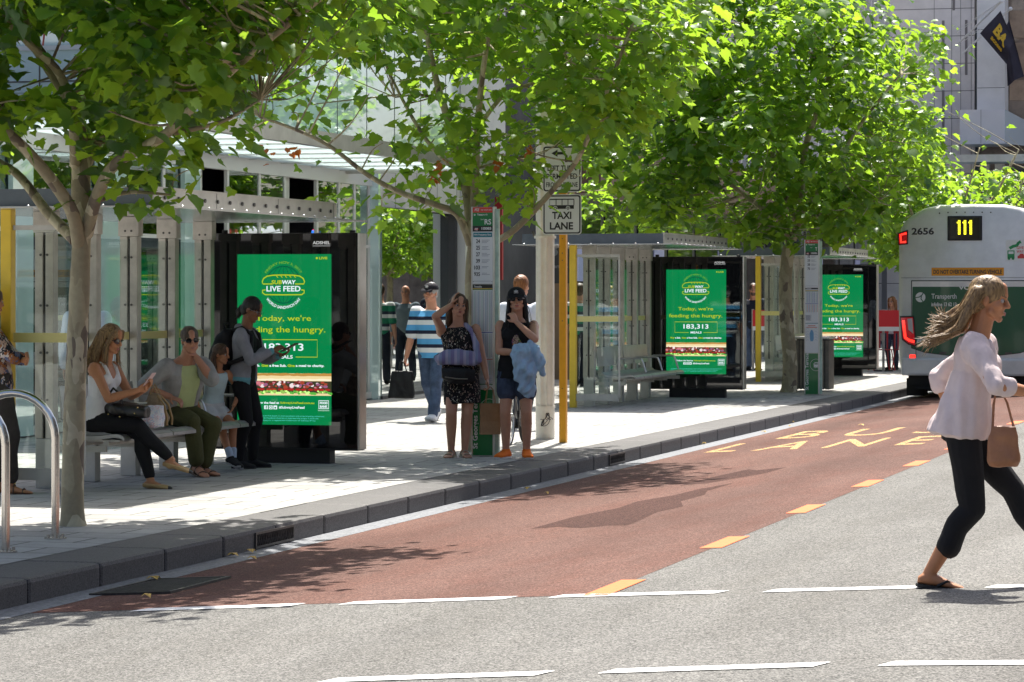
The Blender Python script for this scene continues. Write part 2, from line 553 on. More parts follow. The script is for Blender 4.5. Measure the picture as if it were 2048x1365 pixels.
# pavement and kerb
pb = MB()
pb.add([(-60, -30, 0), (-7.86, -30, 0), (-7.86, 190, 0), (-60, 190, 0)], [(0, 1, 2, 3)], M_PAVE)
tag(pb.build("pavement"), kind='structure')
kb = MB()
y = -5.0
rk = random.Random(4)
while y < 120:
    ln = 1.05
    kb.box(-7.86, -7.32, y + .003, y + ln - .003, -.3, .003 + rk.uniform(-.002, .002), M_KERB, .028)
    y += ln
kb.box(-7.84, -7.36, -5, 120, -.32, -.03, mat("kerb joint mortar", (.05, .05, .05), .9))
tag(kb.build("kerb"), kind='structure')

M_STEELD = mat("dark cast iron", (.07, .065, .06), .5, .7, var=.3, vscale=20)
M_BLACK = mat("matt black", (.012, .012, .013), .6)
M_STEEL = mat("brushed stainless steel", (.56, .55, .53), .28, 1.0, var=.12, vscale=3, bump=.05, bscale=90)
def kerb_inlet(y0, y1, label):
    r = empty("drain_inlet", (-7.32, (y0 + y1) / 2, -.13)); tag(r, label, "drain", "drain openings along the kerb")
    h = (y1 - y0) / 2
    b = MB()
    b.box(0, .012, -h, h, -.005, .012, M_STEELD); b.box(0, .012, -h, h, .092, .108, M_STEELD)
    b.box(0, .012, -h, -h + .02, .012, .092, M_STEELD); b.box(0, .012, h - .02, h, .012, .092, M_STEELD)
    b.build("frame", r)
    b = MB()
    for i in range(int(2 * h / .035)):
        yy = -h + .025 + i * .035
        b.tube([(.006, yy, .012), (.006, yy + .03, .092)], .004, M_STEELD, 5)
        b.tube([(.007, yy + .03, .012), (.007, yy, .092)], .004, M_STEELD, 5)
    b.box(0.001, .004, -h + .02, h - .02, .012, .092, M_BLACK)
    b.build("mesh_grille", r)
kerb_inlet(19.75, 20.55, "steel mesh drain inlet in the kerb face near the street tree by the bike hoops")
kerb_inlet(30.3, 31.0, "steel mesh drain inlet in the kerb face near the yellow sign post")
r = empty("gutter_grate", (-6.9, 17.0, zr(-6.9) + .004)); tag(r, "iron gutter grate in the shaded red lane beside the kerb", "grate")
b = MB(); b.box(-.26, .26, -.5, .5, -.02, .0, M_STEELD); b.build("pit", r)
b = MB()
for i in range(14): b.box(-.23, .23, -.46 + i * .07, -.43 + i * .07, .0, .008, M_STEELD)
b.build("bar", r)
b = MB(); b.box(-.26, -.235, -.5, .5, 0.001, .012, M_STEELD); b.box(.235, .26, -.5, .5, 0.001, .012, M_STEELD); b.box(-.235, .235, .475, .5, .001, .012, M_STEELD); b.box(-.235, .235, -.5, -.475, .001, .012, M_STEELD)
fr = b.build("frame", r)
r.rotation_euler = (0, -math.atan(.0525), 0)

# small litter and leaves in the gutter and on the lane
M_DRY = mat("dry leaf", (.42, .27, .05), .7, var=.4, vscale=40)
rl = random.Random(9)
for i in range(13):
    x = rl.choice([rl.uniform(-7.3, -7.0), rl.uniform(-7.25, -7.05), rl.uniform(-7.0, -4.5)]); y = rl.uniform(16, 42)
    s = rl.uniform(.025, .06); a = rl.uniform(0, 6.28)
    b = MB(); V = [(s * math.cos(a + t) * k, s * math.sin(a + t) * k, .006 + .02 * (j % 2)) for j, (t, k) in enumerate([(0, 1), (1, .6), (2.2, .9), (3.3, .5), (4.2, 1), (5.3, .6)])]
    b.add(V, [tuple(range(6))], M_DRY)
    o = b.build("fallen_leaf"); o.location = (x, y, zr(x) + .008)
    tag(o, "small dry leaf lying in the gutter or on the red lane", "leaf", "fallen leaves along the kerb")
# ------------------------------------------------------------------ bus shelters, benches, display panels
M_GALV = mat("weathered galvanised steel", (.47, .445, .40), .42, .3, var=.16, vscale=5, bump=.04, bscale=60)
M_FASC = mat("stainless fascia sheet", (.47, .45, .42), .30, .85, var=.14, vscale=2.5, bump=.06, bscale=8)
M_ROOFD = mat("blue grey painted fascia", (.10, .115, .135), .35, .3, var=.15, vscale=3)
M_YPOST = mat("yellow powder coat", (.72, .50, .035), .38, var=.05, vscale=8)
M_YBAND = mat("pale yellow film", (.66, .60, .24), .5)
M_LGREY = mat("light grey painted metal", (.46, .46, .43), .45, .2, var=.08, vscale=6)
G_SHEL = glass("shelter glass", (.93, .97, .955), .05)
M_BOLT = mat("bolt head", (.10, .095, .09), .5, .6)

def shelter(y, label):
    r = empty("bus_shelter", (-10.6, y, 0))
    tag(r, label, "bus shelter", "bus shelters along the pavement")
    PY = [-4.03 + .92 * k for k in range(5)]
    # roof: thin glass-like plate with fascia boxes
    b = MB(); b.box(-.92, 1.43, -4.95, .32, 2.352, 2.366, mat("roof plate", (.52, .53, .53), .2, .6, var=.1, vscale=2)); 
    b.box(-.8, 1.2, -4.7, -.3, 2.48, 2.50, M_LGREY); roof = b.build("roof", r)
    b = MB(); b.box(-.8, 1.268, -4.772, -4.752, 2.367, 2.515, M_ROOFD); b.build("near_fascia", roof)
    b = MB(); b.box(1.27, 1.288, -4.772, -.2, 2.367, 2.515, M_FASC)
    for k in range(3): b.box(1.288, 1.2895, -4.77 + 1.55 * k + 1.4, -4.77 + 1.55 * k + 1.408, 2.37, 2.512, M_BOLT)
    b.box(1.25, 1.30, -4.772, -.2, 2.515, 2.525, M_FASC); b.build("street_fascia", roof)
    b = MB(); b.box(-.8, 1.27, -.22, -.2, 2.367, 2.515, M_ROOFD); b.box(-.82, -.8, -4.77, -.2, 2.367, 2.515, M_ROOFD); b.build("rear_fascia", roof)
    b = MB()
    for k in range(15):
        yy = -4.55 + k * .30
        b.tube([(1.286, yy, 2.44), (1.300, yy, 2.44)], .017, M_BOLT, 8)
        b.ball((1.405, yy + .1, 2.37), (.012, .012, .010), mat("bright bolt cap", (.8, .8, .78), .25, .6), 8, 5)
    for k in range(7):
        b.ball((-.75 + k * .33, -4.92, 2.37), (.012, .012, .010), MATS["bright bolt cap"], 8, 5)
    b.build("roof_bolts", roof)
    # yellow end post
    b = MB(); b.box(-.16, -.065, -4.60, -4.50, 0, 2.352, M_YPOST, .008); b.build("end_post", r)
    # rear wall: double flat fins with base block and bracket to the roof
    for k, py in enumerate(PY):
        b = MB()
        b.box(-.085, -.012, py - .05, py + .05, .42, 2.17, M_GALV, .006)
        b.box(.012, .085, py - .05, py + .05, .42, 2.17, M_GALV, .006)
        b.box(-.012, .012, py - .02, py + .02, .42, 2.15, M_BLACK)
        b.box(-.10, .10, py - .055, py + .055, 2.171, 2.35, M_GALV, .006)
        for zz in (.75, 1.15, 1.55, 1.98, 2.22):
            for xx in (-.03, .03):
                b.tube([(xx, py - .048, zz), (xx, py - .058, zz)], .011, M_BOLT, 8)
        po = b.build("wall_post", r)
        b = MB(); b.box(-.075, .075, py - .06, py + .06, 0, .42, M_LGREY, .005); b.build("foot", po)
    for k in range(4):
        a, c = PY[k] + .055, PY[k + 1] - .055
        b = MB(); b.box(-.006, .006, a, c, .26, 2.14, G_SHEL)
        p = b.build("glass_pane", r)
        b = MB(); b.box(.007, .0085, a, c, 1.235, 1.305, M_YBAND); b.build("safety_band", p)
    # end screen
    b = MB(); b.box(-.03, .56, -4.558, -4.546, .20, 2.18, G_SHEL); p = b.build("end_screen", r)
    b = MB(); b.box(.561, .585, -4.565, -4.54, .15, 2.22, M_LGREY); b.box(-.062, .561, -4.565, -4.54, 2.181, 2.22, M_LGREY); b.build("screen_frame", p)
    b = MB(); b.box(-.062, .56, -4.58, -4.525, .10, .199, M_LGREY); b.build("bottom_rail", p)
    b = MB(); b.box(-.06, .56, -4.561, -4.5595, 1.245, 1.325, M_YBAND); b.build("safety_band", p)
    return r

M_SEAT = mat('perforated seat steel', (.42, .41, .40), .42, .6, var=.1, vscale=6)
def bench(y, label):
    r = empty("bench", (-10.6, y, 0))
    tag(r, label, "bench", "steel benches in the bus shelters")
    n = 6
    for k in range(n):
        y0 = -3.98 + .56 * k; y1 = y0 + .535
        b = MB()
        prof = [(.16, .50), (.22, .455), (.34, .44), (.48, .445), (.60, .462), (.66, .455), (.69, .43)]
        V = []; F = []
        for (x, z) in prof: V += [(x, y0, z), (x, y1, z), (x, y0, z - .03), (x, y1, z - .03)]
        m = len(prof)
        for i in range(m - 1):
            q = 4 * i
            F += [(q, q + 4, q + 5, q + 1), (q + 2, q + 3, q + 7, q + 6), (q, q + 2, q + 6, q + 4), (q + 1, q + 5, q + 7, q + 3)]
        F += [(0, 1, 3, 2), (4 * m - 4, 4 * m - 2, 4 * m - 1, 4 * m - 3)]
        b.add(V, F, M_SEAT)
        b.box(.2, .64, y0 + .02, y1 - .02, .395, .412, M_GALV)
        b.build("seat", r)
    for (a, c) in ((-3.95, -2.35), (-2.25, -.65)):
        b = MB()
        b.prism([(.10, .58), (.07, .86), (.085, .86), (.115, .58)], 'y', a, c, M_SEAT)
        b.build("backrest", r)
    for yy in (-2.86, -1.74, -.58):
        b = MB()
        pts = [(.14, yy, .47), (.14, yy, .64), (.16, yy, .67), (.19, yy, .68), (.47, yy, .68), (.51, yy, .67), (.53, yy, .63), (.58, yy, .47)]
        b.tube(pts, .014, M_STEEL, 8); b.build("armrest", r)
    b = MB(); b.box(.28, .34, -3.98, -.62, .36, .40, M_GALV); b.box(.50, .55, -3.98, -.62, .365, .40, M_GALV)
    for k in range(5):
        py = -4.03 + .92 * k
        b.box(.086, .55, py - .02, py + .02, .31, .36, M_GALV)
    b.build("support_beam", r)
    return r

C_GREEN = srgb(4, 128, 70); C_DKGREEN = srgb(2, 92, 62); C_LIME = srgb(176, 196, 30); C_WHITE = srgb(232, 244, 250); C_CYAN = srgb(90, 205, 200)
def display_screen():
    """lit advertising screen; local x 0..0.97, z 0..1.66, graphics in layers towards -Y"""
    E = .53
    gG, gD, gL, gW, gC = glow("screen green", C_GREEN, E), glow("screen dark green", C_DKGREEN, E), glow("screen lime", C_LIME, E), glow("screen white", C_WHITE, E), glow("screen cyan", C_CYAN, E)
    b = MB()
    S = .97 / 512.0
    X = lambda u: (u - 148) * S
    Zz = lambda v: (1118 - v) * (1.66 / 928.0)
    b.rect(0, .97, 0, 1.66, 0, gG)
    y1, y2, y3 = -.0012, -.0022, -.0032
    T = lambda s, u0, u1, v1, v0, m, bold=.03, **k: b.text(s, X(u0), X(u1), Zz(v1), Zz(v0), y2, m, bold, **k)
    b.disc(X(581), Zz(212), 6 * S, y1, gL, 12); T("LIVE", 594, 639, 219, 205, gL, .03)
    cx, cz = X(400), Zz(356)
    b.ring(cx, cz, 93 * S, 98 * S, y1, gD)
    for k in (.35, .72):
        V = [(cx + 95 * S * k * math.cos(t), cz + 95 * S * math.sin(t)) for t in np.linspace(0, 2 * math.pi, 40, endpoint=False)]
        b.stroke(V, 3 * S, y1, gD, True)
    for dz in (-.55, 0, .55):
        w = 95 * S * math.sqrt(1 - dz * dz)
        b.stroke([(cx - w, cz + dz * 95 * S), (cx + w, cz + dz * 95 * S)], 3 * S, y1, gD)
    b.stroke([(cx, cz - 95 * S), (cx, cz + 95 * S)], 3 * S, y1, gD)
    b.arc_text("FRIDAY NOV 3, 2017", cx, cz, 106 * S, 15 * S, y2, glow("screen muted lime", srgb(110, 170, 50), E), 116)
    b.arc_text("WORLD SANDWICH DAY", cx, Zz(366), 100 * S, 15 * S, y2, gW, 112, top=False)
    # roll outline above and below the lettering
    top = [(340, 352), (289, 352), (285, 340), (292, 322), (312, 309), (345, 304), (400, 303), (455, 304), (488, 309), (508, 322), (515, 340), (511, 352), (464, 352)]
    b.poly([(X(u), Zz(v)) for u, v in top], -.0016, gG)
    b.stroke([(X(u), Zz(v)) for u, v in top], 6 * S, y2, gL)
    bot = [(303, 384), (287, 386), (287, 400), (300, 410), (400, 411), (500, 410), (513, 400), (513, 386), (497, 384)]
    b.poly([(X(u), Zz(v)) for u, v in bot], -.0016, gG)
    b.stroke([(X(u), Zz(v)) for u, v in bot], 6 * S, y2, gL)
    for u in (362, 386, 410, 434, 458):
        b.stroke([(X(u), Zz(308)), (X(u + 9), Zz(318))], 4 * S, y2, gL)
    b.rect(X(330), X(470), Zz(355), Zz(328), -.0019, gG)
    b.text("SUB", X(334), X(392), Zz(354), Zz(331), y2, gL, .03, shear=.12)
    b.text("WAY", X(393), X(468), Zz(354), Zz(331), y2, gW, .03, shear=.12)
    b.rect(X(304), X(497), Zz(396), Zz(360), -.0019, gG)
    T("LIVE FEED", 308, 493, 393, 363, gW, .02)
    T("Today, we're", 250, 550, 562, 522, gL, .01)
    T("feeding the hungry.", 172, 628, 625, 583, gL, .01)
    b.stroke([(X(340), Zz(749)), (X(222), Zz(749)), (X(222), Zz(655)), (X(584), Zz(655)), (X(584), Zz(749)), (X(467), Zz(749))], 4 * S, y1, gL)
    T("183,313", 296, 509, 722, 675, gW, .015)
    T("MEALS", 357, 451, 758, 739, gW, .02)
    segs = [("Buy", gL, 184, 220), ("a Sub.", gW, 225, 272), ("Get", gL, 281, 318), ("a free Sub.", gW, 324, 417), ("Give", gL, 423, 462), ("a meal to charity.", gW, 467, 622)]
    for s, m, u0, u1 in segs: T(s, u0, u1, 806 if 'y' in s else 803, 789, m, .04)
    # filled roll photograph: bread, meat, salad
    rr = random.Random(3)
    gB1, gB2 = glow("screen crust", srgb(190, 140, 70), E), glow("screen crumb", srgb(238, 214, 160), E)
    b.rect(0, .97, Zz(958), Zz(838), y1, glow("screen shadow", srgb(60, 60, 40), E))
    def band(v_top, v_bot, m, y, amp, nn=26):
        us = np.linspace(148, 660, nn)
        t = [(X(u), Zz(v_top + rr.uniform(-amp, amp))) for u in us]
        q = [(X(u), Zz(v_bot + rr.uniform(-amp, amp))) for u in us]
        V = [(p[0], y, p[1]) for p in t] + [(p[0], y, p[1]) for p in q]
        b.add(V, [(i, i + 1, nn + i + 1, nn + i) for i in range(nn - 1)], m)
    band(838, 880, gB2, -.0013, 0); band(838, 852, gB1, -.0015, 2); band(868, 878, glow("screen light crumb", srgb(250, 238, 205), E), -.0015, 2)
    band(946, 958, gB2, -.0013, 0)
    cols_ = [glow("screen ham", srgb(205, 120, 130), E), glow("screen salami", srgb(120, 45, 40), E), glow("screen cheese", srgb(240, 225, 225), E), glow("screen onion", srgb(150, 95, 130), E), glow("screen bacon", srgb(165, 70, 50), E)]
    for i in range(90):
        u = rr.uniform(150, 658); v = rr.uniform(884, 916)
        b.disc(X(u), Zz(v), rr.uniform(6, 14) * S, -.0014 - .00001 * i, rr.choice(cols_), 7, rr.uniform(.4, .9))
    for i in range(16): b.disc(X(160 + i * 32 + rr.uniform(-5, 5)), Zz(926), 15 * S, -.0024 - .00001 * i, glow("screen tomato", srgb(170, 40, 35), E), 12, .4)
    for i in range(60): b.disc(X(150 + i * 8.6), Zz(rr.uniform(934, 948)), rr.uniform(5, 10) * S, -.0026 - .00001 * i, glow("screen lettuce", srgb(*rr.choice([(110, 170, 60), (150, 195, 90), (70, 135, 50)])), E) if i == 0 else rr.choice([glow("screen lettuce", C_LIME), glow("screen leaf", srgb(70, 135, 50)), glow("screen pale leaf", srgb(160, 205, 110))]), 6, .8)
    T("Follow the feed at", 238, 377, 1005, 992, gW, .03)
    T("SubwayLiveFeed.com.au", 383, 568, 1007, 992, gL, .03)
    for u in (305, 331, 356):
        b.rect(X(u - 10), X(u + 10), Zz(1034), Zz(1014), y1, gW)
    b.text("f", X(303), X(311), Zz(1034), Zz(1016), y2, gG, .05)
    b.ring(X(331), Zz(1024), 4 * S, 7 * S, y2, gG, n=16); b.disc(X(356), Zz(1026), 5 * S, y2, gG, 10)
    T("#SubwayLiveFeed", 376, 515, 1034, 1016, gW, .03)
    b.stroke([(X(u), Zz(v)) for u, v in ((592, 985), (645, 985), (645, 1028), (592, 1028))], 4 * S, y1, gW, True)
    T("FOOD", 598, 640, 1004, 991, gW, .05); T("BANK", 598, 640, 1023, 1010, gW, .05)
    T("FIGHTING HUNGER IN AUSTRALIA", 588, 649, 1041, 1035, gW, 0)
    for k, s in enumerate(("subwaylivefeed.com.au for full details. In store purchases only at participating restaurants", "Subway is working with Foodbank Australia to help feed the hungry in Australia", "Subway IP Inc. Subway is a registered trademark of Subway IP Inc")):
        T(s, 186, (622, 590, 575)[k], 1076 + 12 * k, 1066 + 12 * k, gC, 0)
    return b

def display(y, x, label):
    """free-standing two-sided advertising case with a lit screen"""
    r = empty("advertising_display", (x, y, 0))
    tag(r, label, "advertising display", "lit advertising displays at the shelters")
    mB = mat("black gloss case", (.006, .006, .007), .10, coat=.6)
    b = MB()
    b.box(-.745, .745, .004, .21, .15, 2.24, mB, .004)
    cab = b.build("case", r)
    b = MB(); b.box(-.735, .735, -.006, .0035, .20, 2.23, mat("dark cover glass", (.004, .004, .005), .015, spec=.9)); b.build("cover_glass", r)
    b = MB(); b.box(.746, .764, .0, .212, .14, 2.235, M_STEEL); b.box(-.764, -.746, .0, .212, .14, 2.235, M_STEEL); b.box(-.745, .745, -.002, .212, .13, .149, M_BLACK); b.build("side_trim", r)
    b = MB(); b.box(-.45, .45, .03, .19, 0, .129, M_BLACK); b.build("plinth", r)
    sc = display_screen(); o = sc.build("screen", r); o.location = (-.49, -.0075, .375)
    b = MB(); m = mat("pale grey lettering", (.55, .56, .56), .4, emit=(.35, .36, .36), estr=.5)
    S = .97 / 512
    b.text("ADSHEL", (556 - 404) * S, (651 - 404) * S, 2.034 + .095, 2.034 + .127, -.0075, m, .03)
    b.rect((556 - 404) * S, (651 - 404) * S, 2.034 + .078, 2.034 + .082, -.0075, m); b.build("lettering", r)
    b = MB(); b.tube([(-.66, .1, 2.24), (-.66, .1, 2.275)], .03, M_BLACK, 10); b.tube([(.66, .1, 2.24), (.66, .1, 2.265)], .03, M_BLACK, 10); b.build("lock", r)
    return r
SY = (27.56, 46.7, 60.0)
for k, (sy, dx) in enumerate(zip(SY, (-9.90, -9.85, -9.72))):
    L_ = [("steel and glass bus shelter nearest the camera with people seated inside", "perforated steel bench with three people seated on it", "lit green display behind the standing woman with backpack"),
          ("steel and glass bus shelter with an empty bench behind the yellow sign post", "empty perforated steel bench beside the middle lit display", "lit green display mirroring a striped shirt, middle of the three"),
          ("farthest steel and glass bus shelter behind the tree and second stop post", "empty bench half hidden behind the far street tree", "farthest lit green display beside the back of the bus")][k]
    if k == 0:
        s0, b0, d0 = shelter(sy, L_[0]), bench(sy, L_[1]), display(sy, dx, L_[2])
    else:
        for src, lab, xx in ((s0, L_[0], -10.6 + .2 * (k == 2)), (b0, L_[1], -10.6 + .2 * (k == 2)), (d0, L_[2], dx)):
            c = copy_tree(src); c.location = (xx, sy, 0); c["label"] = lab
# ------------------------------------------------------------------ stop posts, signs, poles, hoops, bin, bicycle
P_WHITE = mat("printed white", (.74, .76, .76), .35, coat=.3)
P_GREEN = mat("printed green", srgb(0, 118, 58), .35, coat=.3)
P_RED = mat("printed red", srgb(205, 45, 35), .35, coat=.3)
P_BLACK = mat("printed black", (.015, .015, .017), .35, coat=.3)
P_TEAL = mat("printed teal", srgb(20, 120, 135), .35)
P_INK = mat("ink", (.03, .03, .035), .5)
P_GREY = mat("grey ink", (.30, .32, .36), .5)
P_LBLUE = mat("pale blue ink", (.45, .52, .60), .5)
P_BLUE = mat("blue ink", srgb(30, 70, 160), .5)
P_ORNG = mat("orange ink", srgb(205, 95, 50), .5)
P_GOLD = mat("gold ink", srgb(200, 170, 60), .5)
M_ALU = mat("anodised aluminium", (.62, .62, .60), .35, .8, var=.08, vscale=4)

def bus_logo(b, cx, cz, r, y, m, back):
    b.ring(cx, cz, r * .95, r, y, m, n=48)
    w, h = r * .62, r * .44
    b.poly([(cx - w * .55, cz - h), (cx + w * .95, cz - h), (cx + w * .95, cz + h), (cx - w * .3, cz + h), (cx - w * .62, cz + h * .55)], y, m)
    for k in range(3):
        b.rect(cx - w * .38 + k * w * .45, cx - w * .05 + k * w * .45, cz + h * .12, cz + h * .72, y - .0006, back)
    for q in (-.2, .55): b.disc(cx + w * q, cz - h, h * .34, y - .0006, back, 14); b.disc(cx + w * q, cz - h, h * .2, y - .0009, m, 12)

def operator_logo(b, x, z, s, y, m, back):
    """round mark of three sweeps beside a wordmark"""
    b.disc(x, z, s, y, m, 20)
    b.stroke([(x - s, z - .1 * s), (x - .2 * s, z + .05 * s), (x + .35 * s, z + .5 * s), (x + .6 * s, z + s)], s * .2, y - .0005, back)
    b.stroke([(x + .2 * s, z + .3 * s), (x + s * .1, z - .3 * s), (x + s * .55, z - .95 * s)], s * .2, y - .0005, back)

def stop_post(x, y, label, letter, number, routes, second):
    r = empty("stop_post", (x, y, 0)); tag(r, label, "bus stop post", "green and white bus stop posts")
    H = 2.53; W = .115
    b = MB(); b.box(-W, W, 0, .07, 0, H, M_ALU, .006); b.box(-W - .006, -W + .004, -.004, .075, 0, H + .004, M_ALU, .002); b.box(W - .004, W + .012, -.004, .075, 0, H + .004, M_ALU, .002)
    b.build("frame", r)
    b = MB(); b.box(W + .012, W + .05, .012, .06, 0.02, H - .02, mat("pale green side panel", (.45, .62, .52), .25, var=.25, vscale=5)); b.build("side_panel", r)
    y0, y1, y2 = -.002, -.0035, -.0048
    Z = lambda v: (913 - v) * H / 498.0
    xl, xr = -.105, .105
    T = lambda s, a, c, v1, v0, m, bold=.02, **k: b.text(s, xl + a * .21, xl + c * .21, Z(v1), Z(v0), y2, m, bold, **k)
    # upper panel
    b = MB()
    b.rect(xl, xr, Z(568), Z(415), y0, P_WHITE)
    b.rect(xl, xr, Z(426), Z(415.3), y1, P_RED); b.rect(xl, xr, Z(452.5), Z(426), y1, P_GREEN); b.rect(xl, xr, Z(464), Z(452.5), y1, P_BLACK)
    T("FTZ", .10, .34, 423, 418, P_WHITE, .04, shear=.2); T("FREE TRANSIT ZONE", .42, .95, 422, 419.5, P_WHITE, .01)
    operator_logo(b, xl + .021, Z(430.5), .009, y2, P_WHITE, P_GREEN); T("Trans", .23, .47, 432, 428, P_WHITE, .03); T("perth", .48, .75, 433, 428, P_WHITE, 0)
    T("Stand", .40, .55, 441, 438, P_WHITE, 0); T(letter, .60 if len(letter) > 1 else .78, .93, 450, 439, P_WHITE, .02)
    b.disc(xl + .04, Z(459), .022, y2, P_RED, 18, .55); b.text("FTZ", xl + .023, xl + .056, Z(461.4), Z(456.8), y2 - .0008, P_WHITE, .05, shear=.2)
    T(number, .45, .94, 460.5, 455, P_WHITE, .03)
    if not second:
        b.rect(xl + .006, xr - .006, Z(475), Z(466), y1, P_TEAL); T("High Frequency Stop", .07, .93, 473, 468, P_WHITE, .02)
    v = 487 if not second else 472
    for i, rt in enumerate(routes):
        vv = v + i * 13.2
        wd = .20 if len(rt) == 2 else .30
        T(rt, .37 - wd, .37, vv, vv - 8, P_INK, .02)
        for j in range(3 if i < 4 else 2):
            b.rect(xl + .21 * .46, xl + .21 * (.86 - .07 * ((i + j) % 3)), Z(vv - 6.4 + j * 2.6 + .9), Z(vv - 6.4 + j * 2.6), y1, P_GREY)
    b.rect(xl + .01, xr - .02, Z(563.4), Z(562.6), y1, P_GREY)
    b.build("route_panel", r)
    # timetable
    b = MB()
    vt = 574 if not second else 571
    b.rect(xl, xr, Z(778), Z(569), y0, P_WHITE); b.rect(xl, xr, Z(vt + 3), Z(569.3), y1, P_BLACK); T("Timetable", .06, .46, vt + 2, vt - 2, P_WHITE, .02)
    b.rect(xl, xr, Z(579), Z(577.2), y1, P_GOLD); b.rect(xl, xr, Z(580.6), Z(579.2), y1, P_GREEN)
    rt = random.Random(7)
    def columns(va, vb, mm):
        for c in range(5):
            x0 = xl + .012 + c * .0405
            b.rect(x0, x0 + .012, Z(vb), Z(va), y1, P_LBLUE if c % 2 else mat("pale green ink", (.55, .66, .60), .5))
            q = va
            while q < vb - 1:
                b.rect(x0 + .018, x0 + .026, Z(q + 1), Z(q), y1, mm); q += 1.75
    if not second:
        columns(583, 663, P_GREY); b.rect(xl, xr, Z(666), Z(664.6), y1, P_BLUE); columns(668, 716, P_GREY)
        b.rect(xl, xr, Z(719.8), Z(718.4), y1, P_ORNG); columns(722, 750, mat("tan ink", (.62, .52, .36), .5))
        b.rect(xl, xl + .05, Z(753.5), Z(751.8), y1, P_BLUE)
        for i in range(8):
            b.rect(xl + .004, xl + .06 - .012 * (i % 2), Z(757 + i * 1.5), Z(756.2 + i * 1.5), y1, P_GREY)
            b.rect(xl + .075, xr - .015 * (i % 3), Z(757 + i * 1.5), Z(756.2 + i * 1.5), y1, P_LBLUE)
        b.rect(xl, xr, Z(770), Z(768.2), y1, P_GREEN); b.rect(xl, xr, Z(778), Z(778), y1, P_WHITE)
    else:
        columns(583, 618, P_BLUE); b.rect(xl, xr, Z(621), Z(619.6), y1, P_BLUE); columns(623, 648, P_ORNG)
        for i in range(9):
            b.rect(xl + .004, xl + .1 - .02 * (i % 2), Z(658 + i * 2), Z(656.8 + i * 2), y1, P_GREY)
        b.rect(xl, xr, Z(684), Z(682.2), y1, P_TEAL)
        for i, wd in enumerate((.06, .09)): b.rect(-wd, wd, Z(692 + i * 5), Z(690 + i * 5), y1, P_ORNG)
        hand = [(-.03, 733), (-.034, 716), (-.026, 712), (-.02, 708), (-.012, 705), (.0, 704), (.012, 705), (.022, 709), (.032, 714), (.034, 733), (.02, 741), (-.02, 741)]
        b.poly([(p[0], Z(p[1])) for p in hand], y1, mat("light blue print", srgb(120, 170, 205), .5))
        for i in range(10):
            sgn = -1 if i % 2 else 1; vv = 702 + (i // 2) * 9
            b.stroke([(sgn * .05, Z(vv)), (sgn * .065, Z(vv - 3)), (sgn * .085, Z(vv - 1)), (sgn * .092, Z(vv + 3))], .006, y1, P_LBLUE)
    b.build("timetable_panel", r)
    # green base
    b = MB()
    b.rect(xl, xr, Z(911), Z(780), y0, P_GREEN)
    bus_logo(b, xr - .035, Z(817), .098, y1, P_WHITE, P_GREEN)
    v_, f_ = text_geo("St Georges Terrace", .02)
    lo, hi = v_.min(0), v_.max(0); k = .60 / (hi[0] - lo[0])
    b.add([(xl + .068 - (p[1] - lo[1]) * k * .95, y2, Z(898) + (p[0] - lo[0]) * k) for p in v_], f_, P_WHITE)
    # keep the round mark inside the panel
    b.v = [(max(xl, min(xr, p[0])), p[1], p[2]) for p in b.v]
    b.build("base_panel", r)
    b = MB()
    for vv in (418, 564, 576, 776, 784, 905):
        for xx in (-.098, .098): b.tube([(xx, -.0045, Z(vv)), (xx, -.008, Z(vv))], .004, M_BOLT, 6)
    b.build("screws", r)
stop_post(-8.39, 29.28, "green and white bus stop post between the two waiting women", "RS", "10085", ["24", "25", "27", "39", "103", "935"], False)
stop_post(-8.32, 48.55, "green and white bus stop post in front of the far street tree", "T", "10086", ["32", "33", "38", "70"], True)

# yellow sign post with two traffic signs
M_TYEL = mat("amber painted post", (.80, .36, .01), .4, var=.06, vscale=10)
r = empty("sign_post", (-8.30, 32.17, 0)); tag(r, "amber square post carrying the taxi lane sign", "sign post")
b = MB(); b.box(-.039, .039, 0, .078, 0, 3.3, M_TYEL, .006)
for z in (1.35, 2.02, 2.10, 2.26, .6): b.tube([(0, -.001, z), (0, -.004, z)], .006, M_BOLT, 8)
b.build("post", r)
S_BORD = mat("sign black", (.02, .02, .02), .4); S_FACE = mat("reflective sign white", (.72, .73, .72), .35, coat=.2)
def rounded(x0, x1, z0, z1, rad, n=6):
    P = []
    for (cx, cz, a) in ((x1 - rad, z1 - rad, 0), (x0 + rad, z1 - rad, 90), (x0 + rad, z0 + rad, 180), (x1 - rad, z0 + rad, 270)):
        for i in range(n + 1):
            t = math.radians(a + 90 * i / n); P.append((cx + rad * math.cos(t), cz + rad * math.sin(t)))
    return P
def sign_plate(z0, z1, label, name="traffic_sign"):
    s = empty(name, (-8.30, 32.155, z0)); tag(s, label, "traffic sign", "traffic signs on the amber post")
    h = z1 - z0
    b = MB(); b.prism(rounded(-.222, .222, 0, h, .035), 'y', -.004, 0, M_ALU)
    b.poly(rounded(-.221, .221, .001, h - .001, .034), -.0052, S_FACE)
    b.poly(rounded(-.212, .212, .010, h - .010, .028), -.0064, S_BORD)
    b.poly(rounded(-.197, .197, .025, h - .025, .018), -.0076, S_FACE)
    b.build("plate", s)
    return s, h
s, h = sign_plate(2.305, 2.75, "white TAXI LANE sign with a bus symbol, lower plate on the amber post")
b = MB(); y = -.009
b.text("TAXI", -.112, .108, .172, .253, y, S_BORD, .03); b.text("LANE", -.138, .128, .055, .137, y, S_BORD, .03)
b.stroke([(-.14, .29), (-.14, .39), (.135, .39), (.135, .29)], .012, y, S_BORD, True)
b.rect(-.14, .135, .29, .325, y - .0004, S_BORD)
